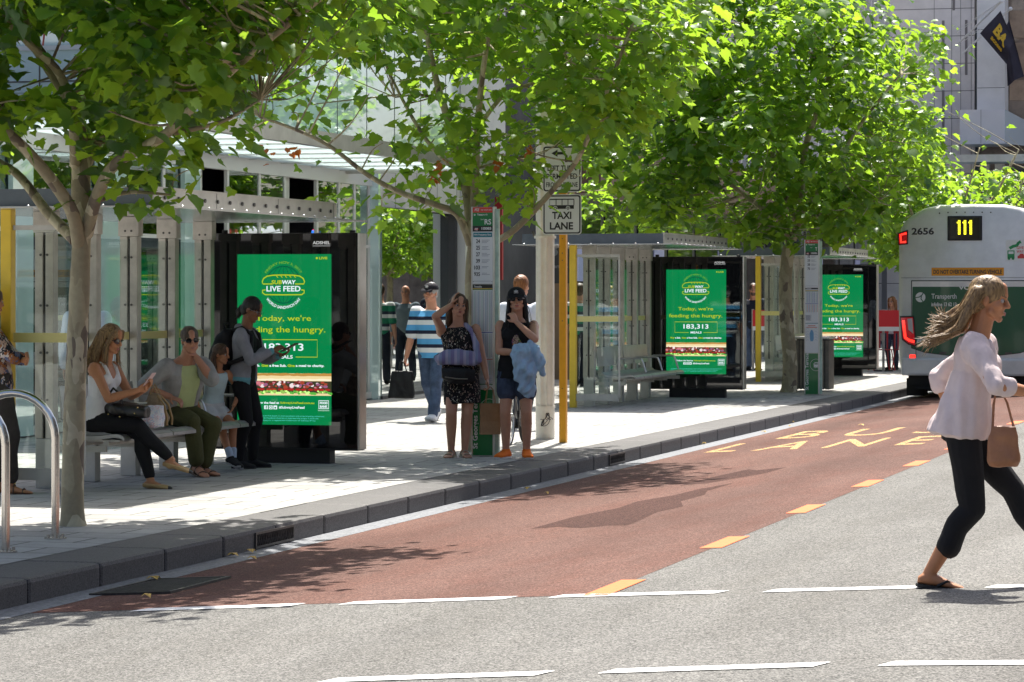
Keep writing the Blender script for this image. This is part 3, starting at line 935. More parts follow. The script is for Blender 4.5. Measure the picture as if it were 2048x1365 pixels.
for k in range(4): b.rect(-.128 + k * .068, -.072 + k * .068, .332, .38, y - .0006, S_FACE); b.stroke([(-.066 + k * .068, .326), (-.066 + k * .068, .39)], .008, y - .001, S_BORD)
for xx in (-.075, .07): b.disc(xx, .292, .024, y - .0012, S_FACE, 18); b.disc(xx, .292, .017, y - .0016, S_BORD, 18); b.disc(xx, .292, .008, y - .002, S_FACE, 12)
b.build("lettering", s)
s, h = sign_plate(2.775, 3.29, "white left turn permitted sign, upper plate among the leaves")
b = MB()
b.text("LEFT TURN", -.165, .165, .235, .295, y, S_BORD, .03); b.text("PERMITTED", -.175, .175, .145, .205, y, S_BORD, .02); b.text("FROM BUS LANE", -.18, .18, .055, .11, y, S_BORD, .015)
b.tube([(0, -.008, .035), (0, -.012, .035)], .008, M_BOLT, 8)
b.stroke([(.05, .33), (.05, .40), (.02, .43), (-.06, .43)], .03, y, S_BORD); b.poly([(-.05, .47), (-.12, .43), (-.05, .39)], y, S_BORD)
b.build("lettering", s)

# white fluted pole
M_CREAM = mat("cream painted steel", (.66, .64, .57), .4, var=.10, vscale=5, bump=.02)
r = empty("lamp_pole", (-8.72, 33.01, 0)); tag(r, "cream fluted pole with scribbles near its base", "pole")
b = MB(); n = 32; V = []; F = []
zs = [.36, 2.28, 7.5]
for z in zs:
    for i in range(n):
        t = 2 * math.pi * i / n; rr = .107 if (i // 2) % 2 else .098
        V.append((rr * math.cos(t), rr * math.sin(t), z))
for j in range(len(zs) - 1):
    for i in range(n): F.append((j * n + i, j * n + (i + 1) % n, (j + 1) * n + (i + 1) % n, (j + 1) * n + i))
b.add(V, F, M_CREAM); b.build("shaft", r)
b = MB(); b.tube([(0, 0, 0), (0, 0, .36)], .108, M_CREAM, 28); b.tube([(0, 0, .35), (0, 0, .375)], .116, M_CREAM, 28)
b.build("base_cover", r)
b = MB(); b.tube([(0, 0, 2.28), (0, 0, 2.31)], .125, M_CREAM, 24); b.tube([(-.125, -.02, 2.3), (-.14, -.02, 2.36)], .015, M_BOLT, 8); b.build("collar", r)
b = MB(); rg = random.Random(5)
for k in range(3):
    V = []
    for i in range(26):
        t = i / 25 * 9; V.append((.02 + k * .012 + .03 * math.sin(t * 1.3 + k) + .004 * i - .05, .17 + .055 * math.cos(t) + .004 * i))
    V = [(x, z) for x, z in V]
    W = []
    for (x, z) in V:
        x = max(-.1, min(.1, x)); W.append((x, -math.sqrt(max(0, .1095 ** 2 - x * x)), z))
    b.tube(W, .0035, P_INK, 5)
b.build("scribble", r)

# bike parking hoops
M_POL = mat("polished steel tube", (.66, .63, .58), .16, 1.0, bump=.02, bscale=30)
def hoop(x, y, ang, label):
    r = empty("bike_hoop", (x, y, 0), ang); tag(r, label, "bike rack", "polished steel bike hoops")
    w, h = .60, .98; rad = .30
    pts = [(0, 0, 0.01), (0, 0, h - rad)]
    for i in range(1, 17):
        t = math.radians(180 * i / 16)
        pts.append((-w / 2 + w / 2 * math.cos(t), 0, h - rad + rad * math.sin(t)))
    pts.append((-w, 0, .01))
    b = MB(); b.tube(pts, .027, M_POL, 16); b.build("tube", r)
    for xx in (0, -w):
        b = MB(); b.tube([(xx, 0, 0.001), (xx, 0, .009)], .075, M_POL, 20)
        for k in range(4):
            t = math.radians(45 + 90 * k); b.tube([(xx + .055 * math.cos(t), .055 * math.sin(t), .009), (xx + .055 * math.cos(t), .055 * math.sin(t), .03)], .011, M_POL, 6)
        b.build("base_flange", r)
hoop(-8.34, 18.66, math.radians(6), "polished steel bike hoop beside the trunk of the nearest tree")
hoop(-8.21, 17.6, math.radians(6), "polished steel bike hoop cut by the left photo edge")

# slatted bin by the far tree
r = empty("litter_bin", (-8.62, 50.6, 0)); tag(r, "grey slatted litter bin between the far tree and stop post", "bin")
b = MB(); b.box(-.26, .26, -.26, .26, .04, .88, mat("bin liner", (.06, .06, .06), .7)); b.build("liner", r)
b = MB()
for k in range(9):
    p = -.25 + k * .0625
    for s_ in (-.285, .265):
        b.box(p - .022, p + .022, s_, s_ + .02, .03, .86, mat("aged timber slat", (.20, .18, .15), .6, var=.2, vscale=8)); b.box(s_, s_ + .02, p - .022, p + .022, .03, .86, MATS["aged timber slat"])
b.build("slats", r)
b = MB(); b.box(-.30, .30, -.30, .30, .881, .92, M_ALU, .01); b.build("top", r)

# bicycle behind the waiting women
def bicycle():
    r = empty("bicycle", (-8.70, 31.4, 0), math.radians(96)); tag(r, "dark bicycle leaning at the cream pole behind the woman in shorts", "bicycle")
    M_T = mat("tyre rubber", (.03, .028, .025), .8); M_F = mat("bicycle frame paint", (.03, .03, .035), .3, coat=.5)
    for x in (0, 1.02):
        b = MB(); R = .335
        b.tube([(x + R * math.cos(t), 0, R + R * math.sin(t)) for t in np.linspace(0, 2 * math.pi, 41)], .017, M_T, 8, cap=False); w = b.build("wheel", r)
        b = MB(); b.tube([(x + .312 * math.cos(t), 0, R + .312 * math.sin(t)) for t in np.linspace(0, 2 * math.pi, 41)], .010, M_ALU, 6, cap=False)
        for k in range(20):
            t = 2 * math.pi * k / 20; b.tube([(x, .02 * (-1) ** k, R), (x + .31 * math.cos(t), 0, R + .31 * math.sin(t))], .0016, M_ALU, 4)
        b.tube([(x, -.05, R), (x, .05, R)], .018, M_ALU, 8); b.build("rim", w)
    b = MB()
    A, Bq, Cc, D, E_ = (1.02, 0, .335), (.60, 0, .28), (.46, 0, .82), (.12, 0, .86), (0, 0, .335)
    for p, q in ((Bq, Cc), (Cc, D), (Bq, (.09, 0, .78))): b.tube([p, q], .017, M_F, 8)
    # rear end at x=1.02 side
    b.v = []; b.f = []; b.m = []; b.sm = []
    seat, bb, head, rear, front = (.72, 0, .84), (.58, 0, .28), (.17, 0, .86), (1.02, 0, .335), (0, 0, .335)
    for p, q, ra in ((bb, seat, .017), (seat, head, .015), (bb, (.155, 0, .76), .019)): b.tube([p, q], ra, M_F, 8)
    for s_ in (-.05, .05):
        b.tube([(.58, 0, .28), (1.02, s_, .335)], .009, M_F, 6); b.tube([(.72, 0, .82), (1.02, s_, .335)], .008, M_F, 6)
        b.tube([(.15, 0, .76), (.10, s_, .62), (0, s_, .335)], .010, M_F, 6)
    b.tube([(.155, 0, .74), (.18, 0, .96)], .018, M_F, 8); b.tube([(.72, 0, .82), (.735, 0, .93)], .013, M_ALU, 8); b.build("frame", r)
    b = MB(); b.ball((.75, 0, .95), (.13, .06, .03), P_BLACK); b.build("saddle", r)
    b = MB(); b.tube([(.10, -.28, 1.0), (.16, -.1, .99), (.18, 0, .98), (.16, .1, .99), (.10, .28, 1.0)], .012, P_BLACK, 8); b.build("handlebar", r)
    b = MB(); b.tube([(.58, -.03, .28), (.58, -.035, .28)], .095, M_BOLT, 24); b.tube([(.58, -.05, .28), (.66, -.06, .13)], .011, M_ALU, 6); b.tube([(.58, .05, .28), (.50, .06, .43)], .011, M_ALU, 6)
    b.box(.62, .70, -.12, -.06, .115, .135, P_BLACK); b.box(.46, .54, .06, .12, .42, .44, P_BLACK); b.build("crank", r)
bicycle()

# ------------------------------------------------------------------ bus
def bus():
    Y0 = 51.0; xl, xr = -7.25, -4.75; zb = -.10
    r = empty("bus", ((xl + xr) / 2, Y0, zb)); tag(r, "silver and green city bus seen from behind at the kerb, route 111", "bus")
    M_SIL = mat("silver bus paint", (.70, .70, .685), .30, .05, coat=.5, var=.10, vscale=2.2)
    M_GR = mat("bus green panel", srgb(0, 84, 54), .28, coat=.4)
    M_DK = mat("bus underbody", (.012, .012, .012), .7)
    def sect(k):   # half outline of the rear: (x, z)
        return [(0, 3.27), (.55, 3.255), (.82, 3.20), (1.02, 3.09), (1.16, 2.97), (1.22, 2.86), (1.25, 2.6), (1.255, 1.6), (1.25, .62), (1.2, .36)]
    H = sect(0)
    outline = [(-x, z) for x, z in H[::-1]] + [(x, z) for x, z in H[1:]]
    b = MB()
    def ring_at(y, s, dz):
        return [(x * s, y, .36 + (z - .36) * dz) for x, z in outline]
    rings = [ring_at(.0, .93, .975), ring_at(.035, .98, .993), ring_at(.10, 1.0, 1.0), ring_at(11.8, 1.0, 1.0), ring_at(12.1, .95, .97)]
    n = len(outline)
    # rear face slightly bowed
    V = []; F = []
    for R in rings: V += R
    for j in range(len(rings) - 1):
        for i in range(n):
            F.append((j * n + i, j * n + (i + 1) % n, (j + 1) * n + (i + 1) % n, (j + 1) * n + i))
    F.append(tuple(range(n))[::-1]); F.append(tuple(range((len(rings) - 1) * n, len(rings) * n)))
    b.add(V, F, M_SIL, True); body = b.build("body", r)
    body.data.polygons.foreach_set("use_smooth", [p.area < 40 for p in body.data.polygons])
    y1 = -.004
    px = lambda u: (u - 1945) / 118.0 ; pz = lambda v: 1.65 - zb - (v - 588) * 51.0 / 6000
    q = lambda u, v: (px(u), pz(v))
    # green lid panel with its frame
    b = MB()
    arc = [q(1823, 697), q(1850, 706), q(1900, 712), q(1945, 714), q(1990, 712), q(2040, 706), q(2067, 697)]
    b.poly([q(1823, 561), *arc, q(2067, 561)], y1 + .001, mat("panel seam", (.03, .03, .03), .5)); b.poly([q(1825, 563), *[(x, z + .012) for x, z in arc], q(2065, 563)], y1, M_SIL)
    b.poly([q(1826, 574), *[(x, z + .012) for x, z in arc], q(2064, 574)], y1 - .002, M_GR)
    lid = b.build("engine_cover", r)
    W_ = mat("vehicle white lettering", (.72, .74, .72), .35); D_ = mat("vehicle dark lettering", (.03, .03, .035), .4)
    b = MB()
    b.text("VOLVO", px(1918), px(1972), pz(580), pz(572), y1 - .004, W_, .03)
    operator_logo(b, px(1842), pz(595), .085, y1 - .004, W_, M_GR)
    b.text("Transperth", px(1864), px(1914), pz(601), pz(588), y1 - .004, W_, .01); b.text("infoline 13 62 13", px(1864), px(1914), pz(613), pz(605), y1 - .004, W_, .03)
    b.text("B7R", px(1834), px(1861), pz(686), pz(678), y1 - .004, W_, .04, shear=.2)
    b.build("lettering", lid)
    b = MB(); b.text("2656", px(1824), px(1869), pz(470), pz(456), y1, D_, .03); b.build("fleet_number", r)
    # route display
    b = MB(); b.box(px(1896), px(1965), -.02, .02, pz(482), pz(433), M_BLACK, .012); dsp = b.build("route_display", r)
    b = MB(); b.rect(px(1901), px(1960), pz(478), pz(437), -.0215, mat("display window", (.02, .02, .022), .1)); b.build("display_window", dsp)
    b = MB(); led = glow("yellow led", srgb(235, 225, 40), 1.6)
    font = ["010", "110", "010", "010", "010", "010", "111"]
    font = ["0110", "1110", "0110", "0110", "0110", "0110", "0110", "0110", "0110"]
    for k in range(3):
        for j, row in enumerate(font):
            for i, c in enumerate(row):
                if c == '1':
                    x = px(1916 + k * 11.5 + i * 2.4); z = pz(443 + j * 3.2)
                    b.rect(x - .009, x + .009, z - .012, z + .012, -.023, led)
    b.build("led_digits", dsp)
    # warning strip
    b = MB(); b.rect(px(1864), px(2008), pz(552), pz(536), y1, mat("amber reflective strip", srgb(225, 150, 20), .4)); b.text("DO NOT OVERTAKE TURNING VEHICLE", px(1868), px(2004), pz(548.5), pz(540), y1 - .002, D_, .03); b.build("warning_strip", r)
    # give way decal
    b = MB(); x0, x1 = px(2012), px(2060); b.rect(x0, x1, pz(522), pz(481), y1, W_)
    gg, rd = mat("decal green", srgb(20, 140, 80), .4), mat("decal red", srgb(200, 60, 60), .4)
    b.stroke([q(2019, 498), q(2026, 494), q(2034, 492), q(2037, 487)], .05, y1 - .002, gg); b.poly([q(2032, 488), q(2043, 488), q(2040, 481.5)], y1 - .002, gg)
    b.rect(px(2015), px(2029), pz(517), pz(502), y1 - .002, gg); b.rect(px(2017), px(2027), pz(509), pz(504), y1 - .003, W_); b.disc(px(2018), pz(518), .025, y1 - .002, gg, 10); b.disc(px(2026), pz(518), .025, y1 - .002, gg, 10)
    b.text("GIVE", px(2033), px(2047), pz(499.5), pz(494), y1 - .002, rd, .02); b.text("WAY", px(2033), px(2047), pz(507), pz(501.5), y1 - .002, rd, .02)
    b.poly([q(2035, 518), q(2035, 513), q(2038, 512), q(2040, 508.5), q(2046, 508.5), q(2048, 512), q(2051, 513), q(2051, 518)], y1 - .002, rd)
    b.build("give_way_decal", r)
    # lights
    M_LR = mat("red lamp glass", (.16, .004, .006), .12, emit=(.30, .0, .004), estr=.35, coat=.6); M_LED = glow("lit red led", srgb(255, 45, 35), 1.5); M_CL = mat("clear lamp glass", (.5, .5, .5), .15)
    for s_ in (-1, 1):
        mx = lambda u: s_ * -px(u)
        def qq(u, v): return (-s_ * px(u), pz(v))
        def pol(bb, pts, yy, m):
            P = [qq(*p) for p in pts]
            if s_ > 0: P = P[::-1]
            bb.poly(P, yy, m)
        b = MB()
        P = [qq(*p) for p in ((1801, 633), (1829, 632), (1834, 694), (1818, 690), (1805, 680))]
        b.prism(P, 'y', -.03, .05, M_BLACK); lamp = b.build("tail_light", r)
        b = MB(); pol(b, [(1803, 636), (1827, 635), (1832, 691), (1818, 687), (1807, 678)], -.032, M_LR); b.build("lens", lamp)
        b = MB(); P = [qq(*p) for p in ((1808, 641), (1810, 660), (1812, 676), (1820, 681), (1830, 684))]; b.stroke(P, .045, -.035, M_LED); pol(b, [(1816, 638), (1826, 637), (1828, 668), (1818, 660)], -.034, M_CL); b.build("light_strip", lamp)
        b = MB(); P = [qq(*p) for p in ((1796, 466), (1817, 460), (1817, 489), (1797, 491))]; b.prism(P, 'y', -.012, .05, M_BLACK); up = b.build("upper_light", r)
        b = MB(); pol(b, [(1798, 468), (1815, 462.5), (1815, 487), (1799, 489)], -.014, M_LR); P = [qq(*p) for p in ((1814, 467), (1802, 470), (1803, 485), (1813, 484))]; b.stroke(P, .035, -.017, M_LED); b.build("lens", up)
        b = MB(); a, c = qq(1820, 716)[0], qq(1832, 710)[0]; b.rect(min(a, c), max(a, c), pz(716), pz(710), y1, M_LED); b.build("reflector", r)
    # bumper, seams, bolts
    b = MB(); b.box(-1.2, 1.2, -.05, .06, .36, .66, M_SIL, .04); b.build("bumper", r)
    b = MB(); b.box(px(1832.3), px(1833.3), y1 - .001, .0, .45, pz(697), M_DK)
    for k in range(7): b.tube([(px(1880 + k * 17), -.006, pz(427 - (k > 0) * 2 + abs(k - 3) * .5)), (px(1880 + k * 17), .0, pz(426))], .012, M_BOLT, 8)
    for u in (1880, 2010): b.box(px(u), px(u + 14), -.012, 0, pz(708), pz(704), M_BOLT)
    for k in range(6): b.box(px(1905), px(1985), -.002, 0, pz(738 + k * 3), pz(736.8 + k * 3), M_DK)
    b.box(-1.2, 1.2, -.0015, 0, pz(556.5), pz(555.8), M_DK)
    b.build("seam_bolts", r)
    b = MB(); b.box(-1.1, 1.1, .15, 11.8, .2, .40, M_DK); b.build("underbody", r)
    M_T = mat("tyre rubber")
    for yy in (2.9, 9.0):
        for s_ in (-1, 1):
            x0, x1 = s_ * .93, s_ * 1.22
            b = MB(); R = .49
            b.tube([(x0, yy, R), (x0 + s_ * .02, yy, R), (x1 - s_ * .02, yy, R), (x1, yy, R)], [R - .04, R, R, R - .04], M_T, 28); w = b.build("wheel", r)
            b = MB(); b.tube([(x1, yy, R), (x1 + s_ * .006, yy, R)], .29, M_ALU, 24); b.build("rim", w)
    b = MB(); b.box(-1.0, 1.0, .2, .7, .12, .2, M_DK); b.box(-1.18, -.88, .5, 1.0, .0, .3, M_DK); b.build("mud_flap", r)
    # side windows
    b = MB()
    for s_ in (-1, 1):
        b.box(s_ * 1.256 if s_ > 0 else -1.262, s_ * 1.262 if s_ > 0 else -1.256, .9, 11.5, 1.35, 2.55, mat("dark bus glass", (.01, .012, .012), .05, coat=.5))
    b.build("side_windows", r)
bus()
# ------------------------------------------------------------------ buildings
M_STONE = mat("grey granite facade", (.60, .58, .56), .55, var=.10, vscale=1.2, bump=.02)
M_WSTONE = mat("pale stone facade", (.78, .77, .76), .6, var=.08, vscale=.8)
M_PINKST = mat("pinkish stone facade", (.76, .72, .71), .6, var=.10, vscale=.9)
M_DARKF = mat("dark facade cladding", (.055, .055, .06), .4, var=.2, vscale=1)
M_MULL = mat("white window frame", (.55, .55, .53), .4)
def _teal():
    m = mat("pale teal glass cladding", (.60, .78, .78), .12, var=.06, vscale=.6, coat=.4); nt = m.node_tree
    gl = nt.nodes.new("ShaderNodeBsdfGlossy"); gl.inputs["Roughness"].default_value = .02; gl.inputs[0].default_value = (.86, .95, .95, 1)
    mx = nt.nodes.new("ShaderNodeMixShader"); mx.inputs[0].default_value = .38
    nt.links.new(nt.nodes["Principled BSDF"].outputs[0], mx.inputs[1]); nt.links.new(gl.outputs[0], mx.inputs[2]); nt.links.new(mx.outputs[0], nt.nodes["Material Output"].inputs[0]); return m
M_TEALG = _teal()
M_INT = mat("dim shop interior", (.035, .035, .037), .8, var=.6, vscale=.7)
G_DARK = glass("reflective shop glass", (.55, .62, .60), amount=.42)
G_MIRR = glass("mirror shop glass", (.35, .42, .40), amount=.80)
def _can():
    m = bpy.data.materials.new("frosted canopy glass"); m.use_nodes = True; nt = m.node_tree
    tl = nt.nodes.new("ShaderNodeBsdfTranslucent"); tl.inputs[0].default_value = (.78, .86, .85, 1)
    mx = nt.nodes.new("ShaderNodeMixShader"); mx.inputs[0].default_value = .6
    nt.nodes["Principled BSDF"].inputs["Base Color"].default_value = (.6, .68, .68, 1); nt.nodes["Principled BSDF"].inputs["Roughness"].default_value = .12
    nt.links.new(nt.nodes["Principled BSDF"].outputs[0], mx.inputs[1]); nt.links.new(tl.outputs[0], mx.inputs[2]); nt.links.new(mx.outputs[0], nt.nodes["Material Output"].inputs[0]); return m
G_CAN = _can()

# --- glass-fronted corner building with canopy
r = empty("glass_building", (-14.6, 40, 0)); tag(r, "teal glass building with white framed shop windows and canopy behind the nearest shelter", "building")
r.location = (0, 0, 0)
FX = -14.6
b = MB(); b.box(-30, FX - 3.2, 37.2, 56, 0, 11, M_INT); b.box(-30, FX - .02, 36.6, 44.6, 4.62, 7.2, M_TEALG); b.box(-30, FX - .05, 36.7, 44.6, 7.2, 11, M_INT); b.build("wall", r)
# ground floor: interior floor, ceiling, dim things inside
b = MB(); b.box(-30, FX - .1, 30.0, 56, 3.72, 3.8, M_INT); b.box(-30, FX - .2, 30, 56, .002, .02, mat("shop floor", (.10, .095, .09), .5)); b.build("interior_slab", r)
b = MB()
ys = [30.4, 31.9, 33.3, 34.7, 36.0, 37.25, 38.3, 39.55, 40.6, 42.0, 43.0, 43.75, 44.45]
for yy in ys: b.box(FX - .02, FX + .025, yy - .04, yy + .04, .12, 3.33, M_MULL)
b.box(FX - .06, FX + .06, 30.3, 44.6, 3.33, 3.70, M_MULL); b.box(FX - .05, FX + .05, 30.3, 44.6, .02, .12, M_MULL); b.box(FX - .03, FX + .03, 30.3, 44.6, 2.36, 2.41, M_MULL)
b.build("window_frame", r)
for i in range(len(ys) - 1):
    if i in (5, 8): continue
    b = MB(); b.box(FX - .01, FX + .01, ys[i] + .045, ys[i + 1] - .045, .12, 3.33, G_DARK); b.build("window_pane", r)
b = MB(); b.box(FX - .5, FX - .06, 37.3, 37.55, .02, 3.33, M_LGREY); b.box(FX - .5, FX - .06, 40.68, 41.0, .02, 3.33, M_LGREY); b.build("door_pier", r)
for y0, y1 in ((31.3, 31.85), (33.75, 34.6), (36.55, 37.1)):
    b = MB(); b.box(FX + .03, FX + .09, y0, y1, .02, 3.33, M_TEALG); b.build("teal_pier", r)
# lit neon-like strokes in the shop window
b = MB(); nR, nB = glow("pink neon", srgb(230, 60, 90), 1.2), glow("blue neon", srgb(40, 110, 220), 1.0)
b.tube([(FX - .35, 39.35, 2.55), (FX - .35, 39.55, 2.1)], .02, nR, 6); b.tube([(FX - .35, 39.6, 2.55), (FX - .35, 39.8, 2.1)], .02, nR, 6)
b.tube([(FX - .3, 42.75, 2.6), (FX - .3, 42.6, 2.0)], .03, nB, 6); b.tube([(FX - .3, 43.0, 2.6), (FX - .3, 42.95, 2.0)], .03, nB, 6); b.tube([(FX - .3, 42.85, 2.62), (FX - .3, 42.9, 2.4)], .05, nR, 6)
b.build("neon_sign", r)
# interior shapes seen through the panes
ri = random.Random(12)
for i in range(14):
    yy = ri.uniform(31, 44); xx = FX - ri.uniform(.8, 2.6); hh = ri.uniform(.9, 2.2)
    b = MB(); b.box(xx - .3, xx + .3, yy - .25, yy + .25, .021, hh, mat("shop fitting %d" % (i % 4), [(.20, .19, .18), (.08, .10, .12), (.30, .14, .05), (.16, .22, .2)][i % 4], .6), .02); b.build("shop_fitting", r)
# upper teal glass, street side
b = MB(); b.box(FX - .02, FX + .03, 36.6, 49.4, 4.0, 9.0, M_TEALG)
for k in range(9): b.box(FX + .0305, FX + .034, 37.2 + k * 1.42, 37.22 + k * 1.42, 4.0, 9.0, M_BOLT)
b.box(FX + .0305, FX + .034, 36.6, 49.4, 5.9, 5.925, M_BOLT); b.build("glass_cladding", r)
# upper front panels and balcony recess towards the camera
b = MB(); b.box(-30, FX + .03, 36.5, 36.598, 3.72, 4.86, M_TEALG)
for k in range(8): b.box(FX - .6 - k * 1.35, FX - .58 - k * 1.35, 36.494, 36.499, 3.75, 4.75, M_BOLT)
b.box(-30, FX + .05, 36.47, 36.62, 4.86, 4.92, M_MULL); b.box(-30, FX + .05, 36.49, 36.499, 4.44, 4.46, M_BOLT); b.box(-30, FX + .05, 36.492, 36.499, 4.3, 4.305, M_BOLT); b.build("parapet", r)
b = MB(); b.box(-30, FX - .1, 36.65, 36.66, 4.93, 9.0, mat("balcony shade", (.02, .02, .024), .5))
rd, bl = mat("red painted rail", (.45, .07, .06), .4), mat("blue chair", (.03, .06, .22), .5)
for k in range(26):
    xx = FX - .5 - k * .24
    b.tube([(xx, 36.6, 4.93), (xx + ri.uniform(-.08, .08), 36.6, 5.5)], .014, rd, 6)
    if k % 3 == 0: b.tube([(xx, 36.58, 5.15), (xx - .45, 36.58, 5.15)], .013, rd, 6); b.box(xx - .3, xx, 36.63, 36.645, 4.95, 5.4, bl)
b.build("balcony_furniture", r)
# canopy
b = MB()
b.box(FX + .06, -12.25, 30.5, 43.2, 3.52, 3.56, G_CAN); can = b.build("canopy", r)
b = MB(); b.box(-12.249, -12.13, 30.4, 43.3, 3.47, 3.66, M_FASC); b.box(FX + .06, -12.13, 43.2, 43.32, 3.47, 3.6, M_FASC); b.build("canopy_beam", can)
for k in range(10):
    b = MB(); b.box(FX + .06, -12.25, 31.2 + k * 1.3, 31.23 + k * 1.3, 3.50, 3.5195, M_ALU); b.build("canopy_rib", can)


# --- granite building with mirror-glass entrance
r = empty("granite_building", (0, 0, 0)); tag(r, "grey granite building with tall mirror glass entrance behind the striped shirt man", "building")
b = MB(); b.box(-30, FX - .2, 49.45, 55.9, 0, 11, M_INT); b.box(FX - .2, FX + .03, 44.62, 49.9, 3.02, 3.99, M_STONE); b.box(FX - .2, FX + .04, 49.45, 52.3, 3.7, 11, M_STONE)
for k in range(5): b.box(FX + .031, FX + .034, 44.62 + k * 1.15, 44.632 + k * 1.15, 3.02, 3.99, M_BOLT)
for k in range(10): b.box(FX + .041, FX + .044, 49.46, 52.3, 4.4 + k * 1.2, 4.412 + k * 1.2, M_BOLT)
b.build("wall", r)
ys2 = [-2.37, -1.64, -.49, .66, 1.81, 2.37]
gw = Matrix.Translation((FX, 47.0, 0)) @ Matrix.Rotation(math.radians(4), 4, 'Z')
for i in range(5):
    b = MB(); b.M = gw; b.box(-.012, .006, ys2[i] + .006, ys2[i + 1] - .006, .05, 3.0, G_MIRR); b.build("mirror_pane", r)
b = MB(); b.M = gw
for yy in ys2[:-1]: b.box(-.05, -.02, yy - .02, yy + .02, .05, 3.0, M_BOLT)
b.box(-.05, .02, -2.37, 2.37, 0, .045, M_DARKF); b.M = None; b.box(FX - .2, FX - .02, 49.36, 49.44, 0, 3.02, M_DARKF); b.box(FX - .3, FX + .16, 44.5, 44.6, 0, 3.7, M_TEALG); b.build("pane_frame", r)
b = MB(); b.box(FX - .3, FX + .12, 49.46, 50.1, 0, 3.7, mat("brushed column", (.60, .59, .56), .35, .1)); b.build("column", r)
b = MB(); b.box(FX - 1.8, FX - .35, 44.7, 49.4, .0, 3.0, M_INT); b.build("lobby", r)
# red banner at the recess
b = MB(); b.box(FX - .1, FX + .03, 52.1, 52.2, 1.9, 3.4, mat("red banner", (.40, .02, .025), .5)); b.build("red_panel", r)

# --- timber and dark sign wall facing the camera
r = empty("entrance_wall", (0, 0, 0)); tag(r, "timber clad entrance wall with dark number sign behind the cream pole", "wall")
M_TIM = mat("brown timber veneer", (.42, .28, .185), .4, var=.15, vscale=2)
b = MB(); b.box(-15.6, -14.3, 56.0, 56.4, 0, 4.1, M_TIM); b.build("cladding", r)
b = MB(); b.box(-15.6, -14.29, 55.97, 55.998, 1.85, 2.98, mat("charcoal sign panel", (.10, .095, .095), .45)); sg = b.build("sign_panel", r)
b = MB(); ms = mat("grey metal letters", (.34, .33, .33), .4)
b.text("81", -14.8, -14.36, 2.36, 2.64, 55.965, ms, .05); b.text("St Georges Terrace", -15.2, -14.33, 2.12, 2.22, 55.965, ms, .04); b.build("letters", sg)
b = MB(); b.box(-15.6, -14.3, 55.9, 56.4, 4.1, 4.35, M_WSTONE); b.build("lintel", r)

# --- dark tower row along the street
r = empty("dark_tower", (0, 0, 0)); tag(r, "dark office tower with pale vertical fins behind the middle trees", "building")
b = MB(); b.box(-40, FX, 56.45, 100, 0, 4.6, M_DARKF); b.box(-40, FX - .01, 56.45, 100, 4.6, 15, mat("mid grey cladding", (.34, .335, .34), .5, var=.3, vscale=.5)); b.build("wall", r)
for k in range(30):
    yy = 57.2 + k * 1.42
    b = MB(); b.box(FX, FX + .35, yy, yy + .22, 4.6, 15, M_PINKST if k % 4 else M_WSTONE); b.build("fin", r)
b = MB(); b.box(FX, FX + .8, 56.45, 100, 3.6, 4.6, mat("dark red soffit band", (.16, .09, .075), .5)); b.build("awning", r)
b = MB()
for k in range(14): b.box(FX, FX + .03, 57 + k * 3, 59.6 + k * 3, .1, 3.4, mat("dark shop glass", (.012, .014, .016), .04, coat=.5))
b.build("shop_window", r)
b = MB()
for k in range(6):
    b = MB(); b.box(FX + .03, FX + .05, 57.4 + k * 7.1, 58.4 + k * 7.1, 1.9, 2.7, mat("pale violet poster", (.42, .44, .70), .5)); b.build("poster", r)
# --- small red cafe awning glimpsed between the shelters
# --- pale stone bank building at the far end
r = empty("pale_stone_building", (0, 0, 0)); tag(r, "pale stone building with tall pilaster and flags at the top right", "building")
YB = 104.0
WX = lambda u: (u - 1024) / 6000 * (YB * CS / (CS * CS) if False else 1)
def bx(u):   # world X of photo column u on the plane Y = YB
    k = (u - 1024) / 6000
    Z = YB / (CS + SN * k)
    return -SN * Z + CS * k * Z
def bz(v): return EYE - (v - 588) / 6000 * (YB / (CS + SN * .155))
b = MB(); b.box(-45, 2, YB + .6, YB + 20, 0, 18, mat("brown tinted glazing", (.28, .21, .16), .12, coat=.4, var=.5, vscale=.6)); b.build("wall", r)
b = MB(); b.box(bx(1700), bx(1949), YB, YB + .59, 0, 18, M_PINKST)
for k in range(16): b.box(bx(1700), bx(1949), YB - .004, YB - .0005, 2 + k * .95, 2.02 + k * .95, M_BOLT)
for uu in (1868, 1903, 1921, 1942): b.box(bx(uu), bx(uu + .8), YB - .006, YB - .0045, 0, 18, M_BOLT)
b.build("flank_wall", r)
for (v0, v1, uu) in ((40, 150, 1930), (40, 150, 1884), (180, 330, 1884), (-60, 20, 1905)):
    b = MB(); b.box(bx(uu), bx(uu + 5), YB - .02, YB - .001, bz(v1), bz(v0), mat("recess shade", (.22, .2, .2), .6)); b.build("slot_window", r)
b = MB(); b.box(bx(1950), bx(1957), YB + .1, YB + .59, 3.0, 18, mat("dark glass strip", (.03, .05, .07), .05, coat=.5)); b.build("glass_strip", r)
b = MB(); b.box(bx(1957.3), bx(2013), YB - .5, YB + .59, bz(228), 18, M_WSTONE)
for v in (62, 178, -40): b.box(bx(1958), bx(2013), YB - .503, YB - .5, bz(v + 1), bz(v), M_BOLT)
b.build("pilaster", r)
b = MB()
for v0, v1 in ((20, 75), (85, 150), (160, 200)):
    b.box(bx(2016), bx(2100), YB + .55, YB + .595, bz(v1), bz(v0), mat("bronze spandrel", (.36, .25, .17), .3, var=.4, vscale=.8))
b.build("spandrel", r)
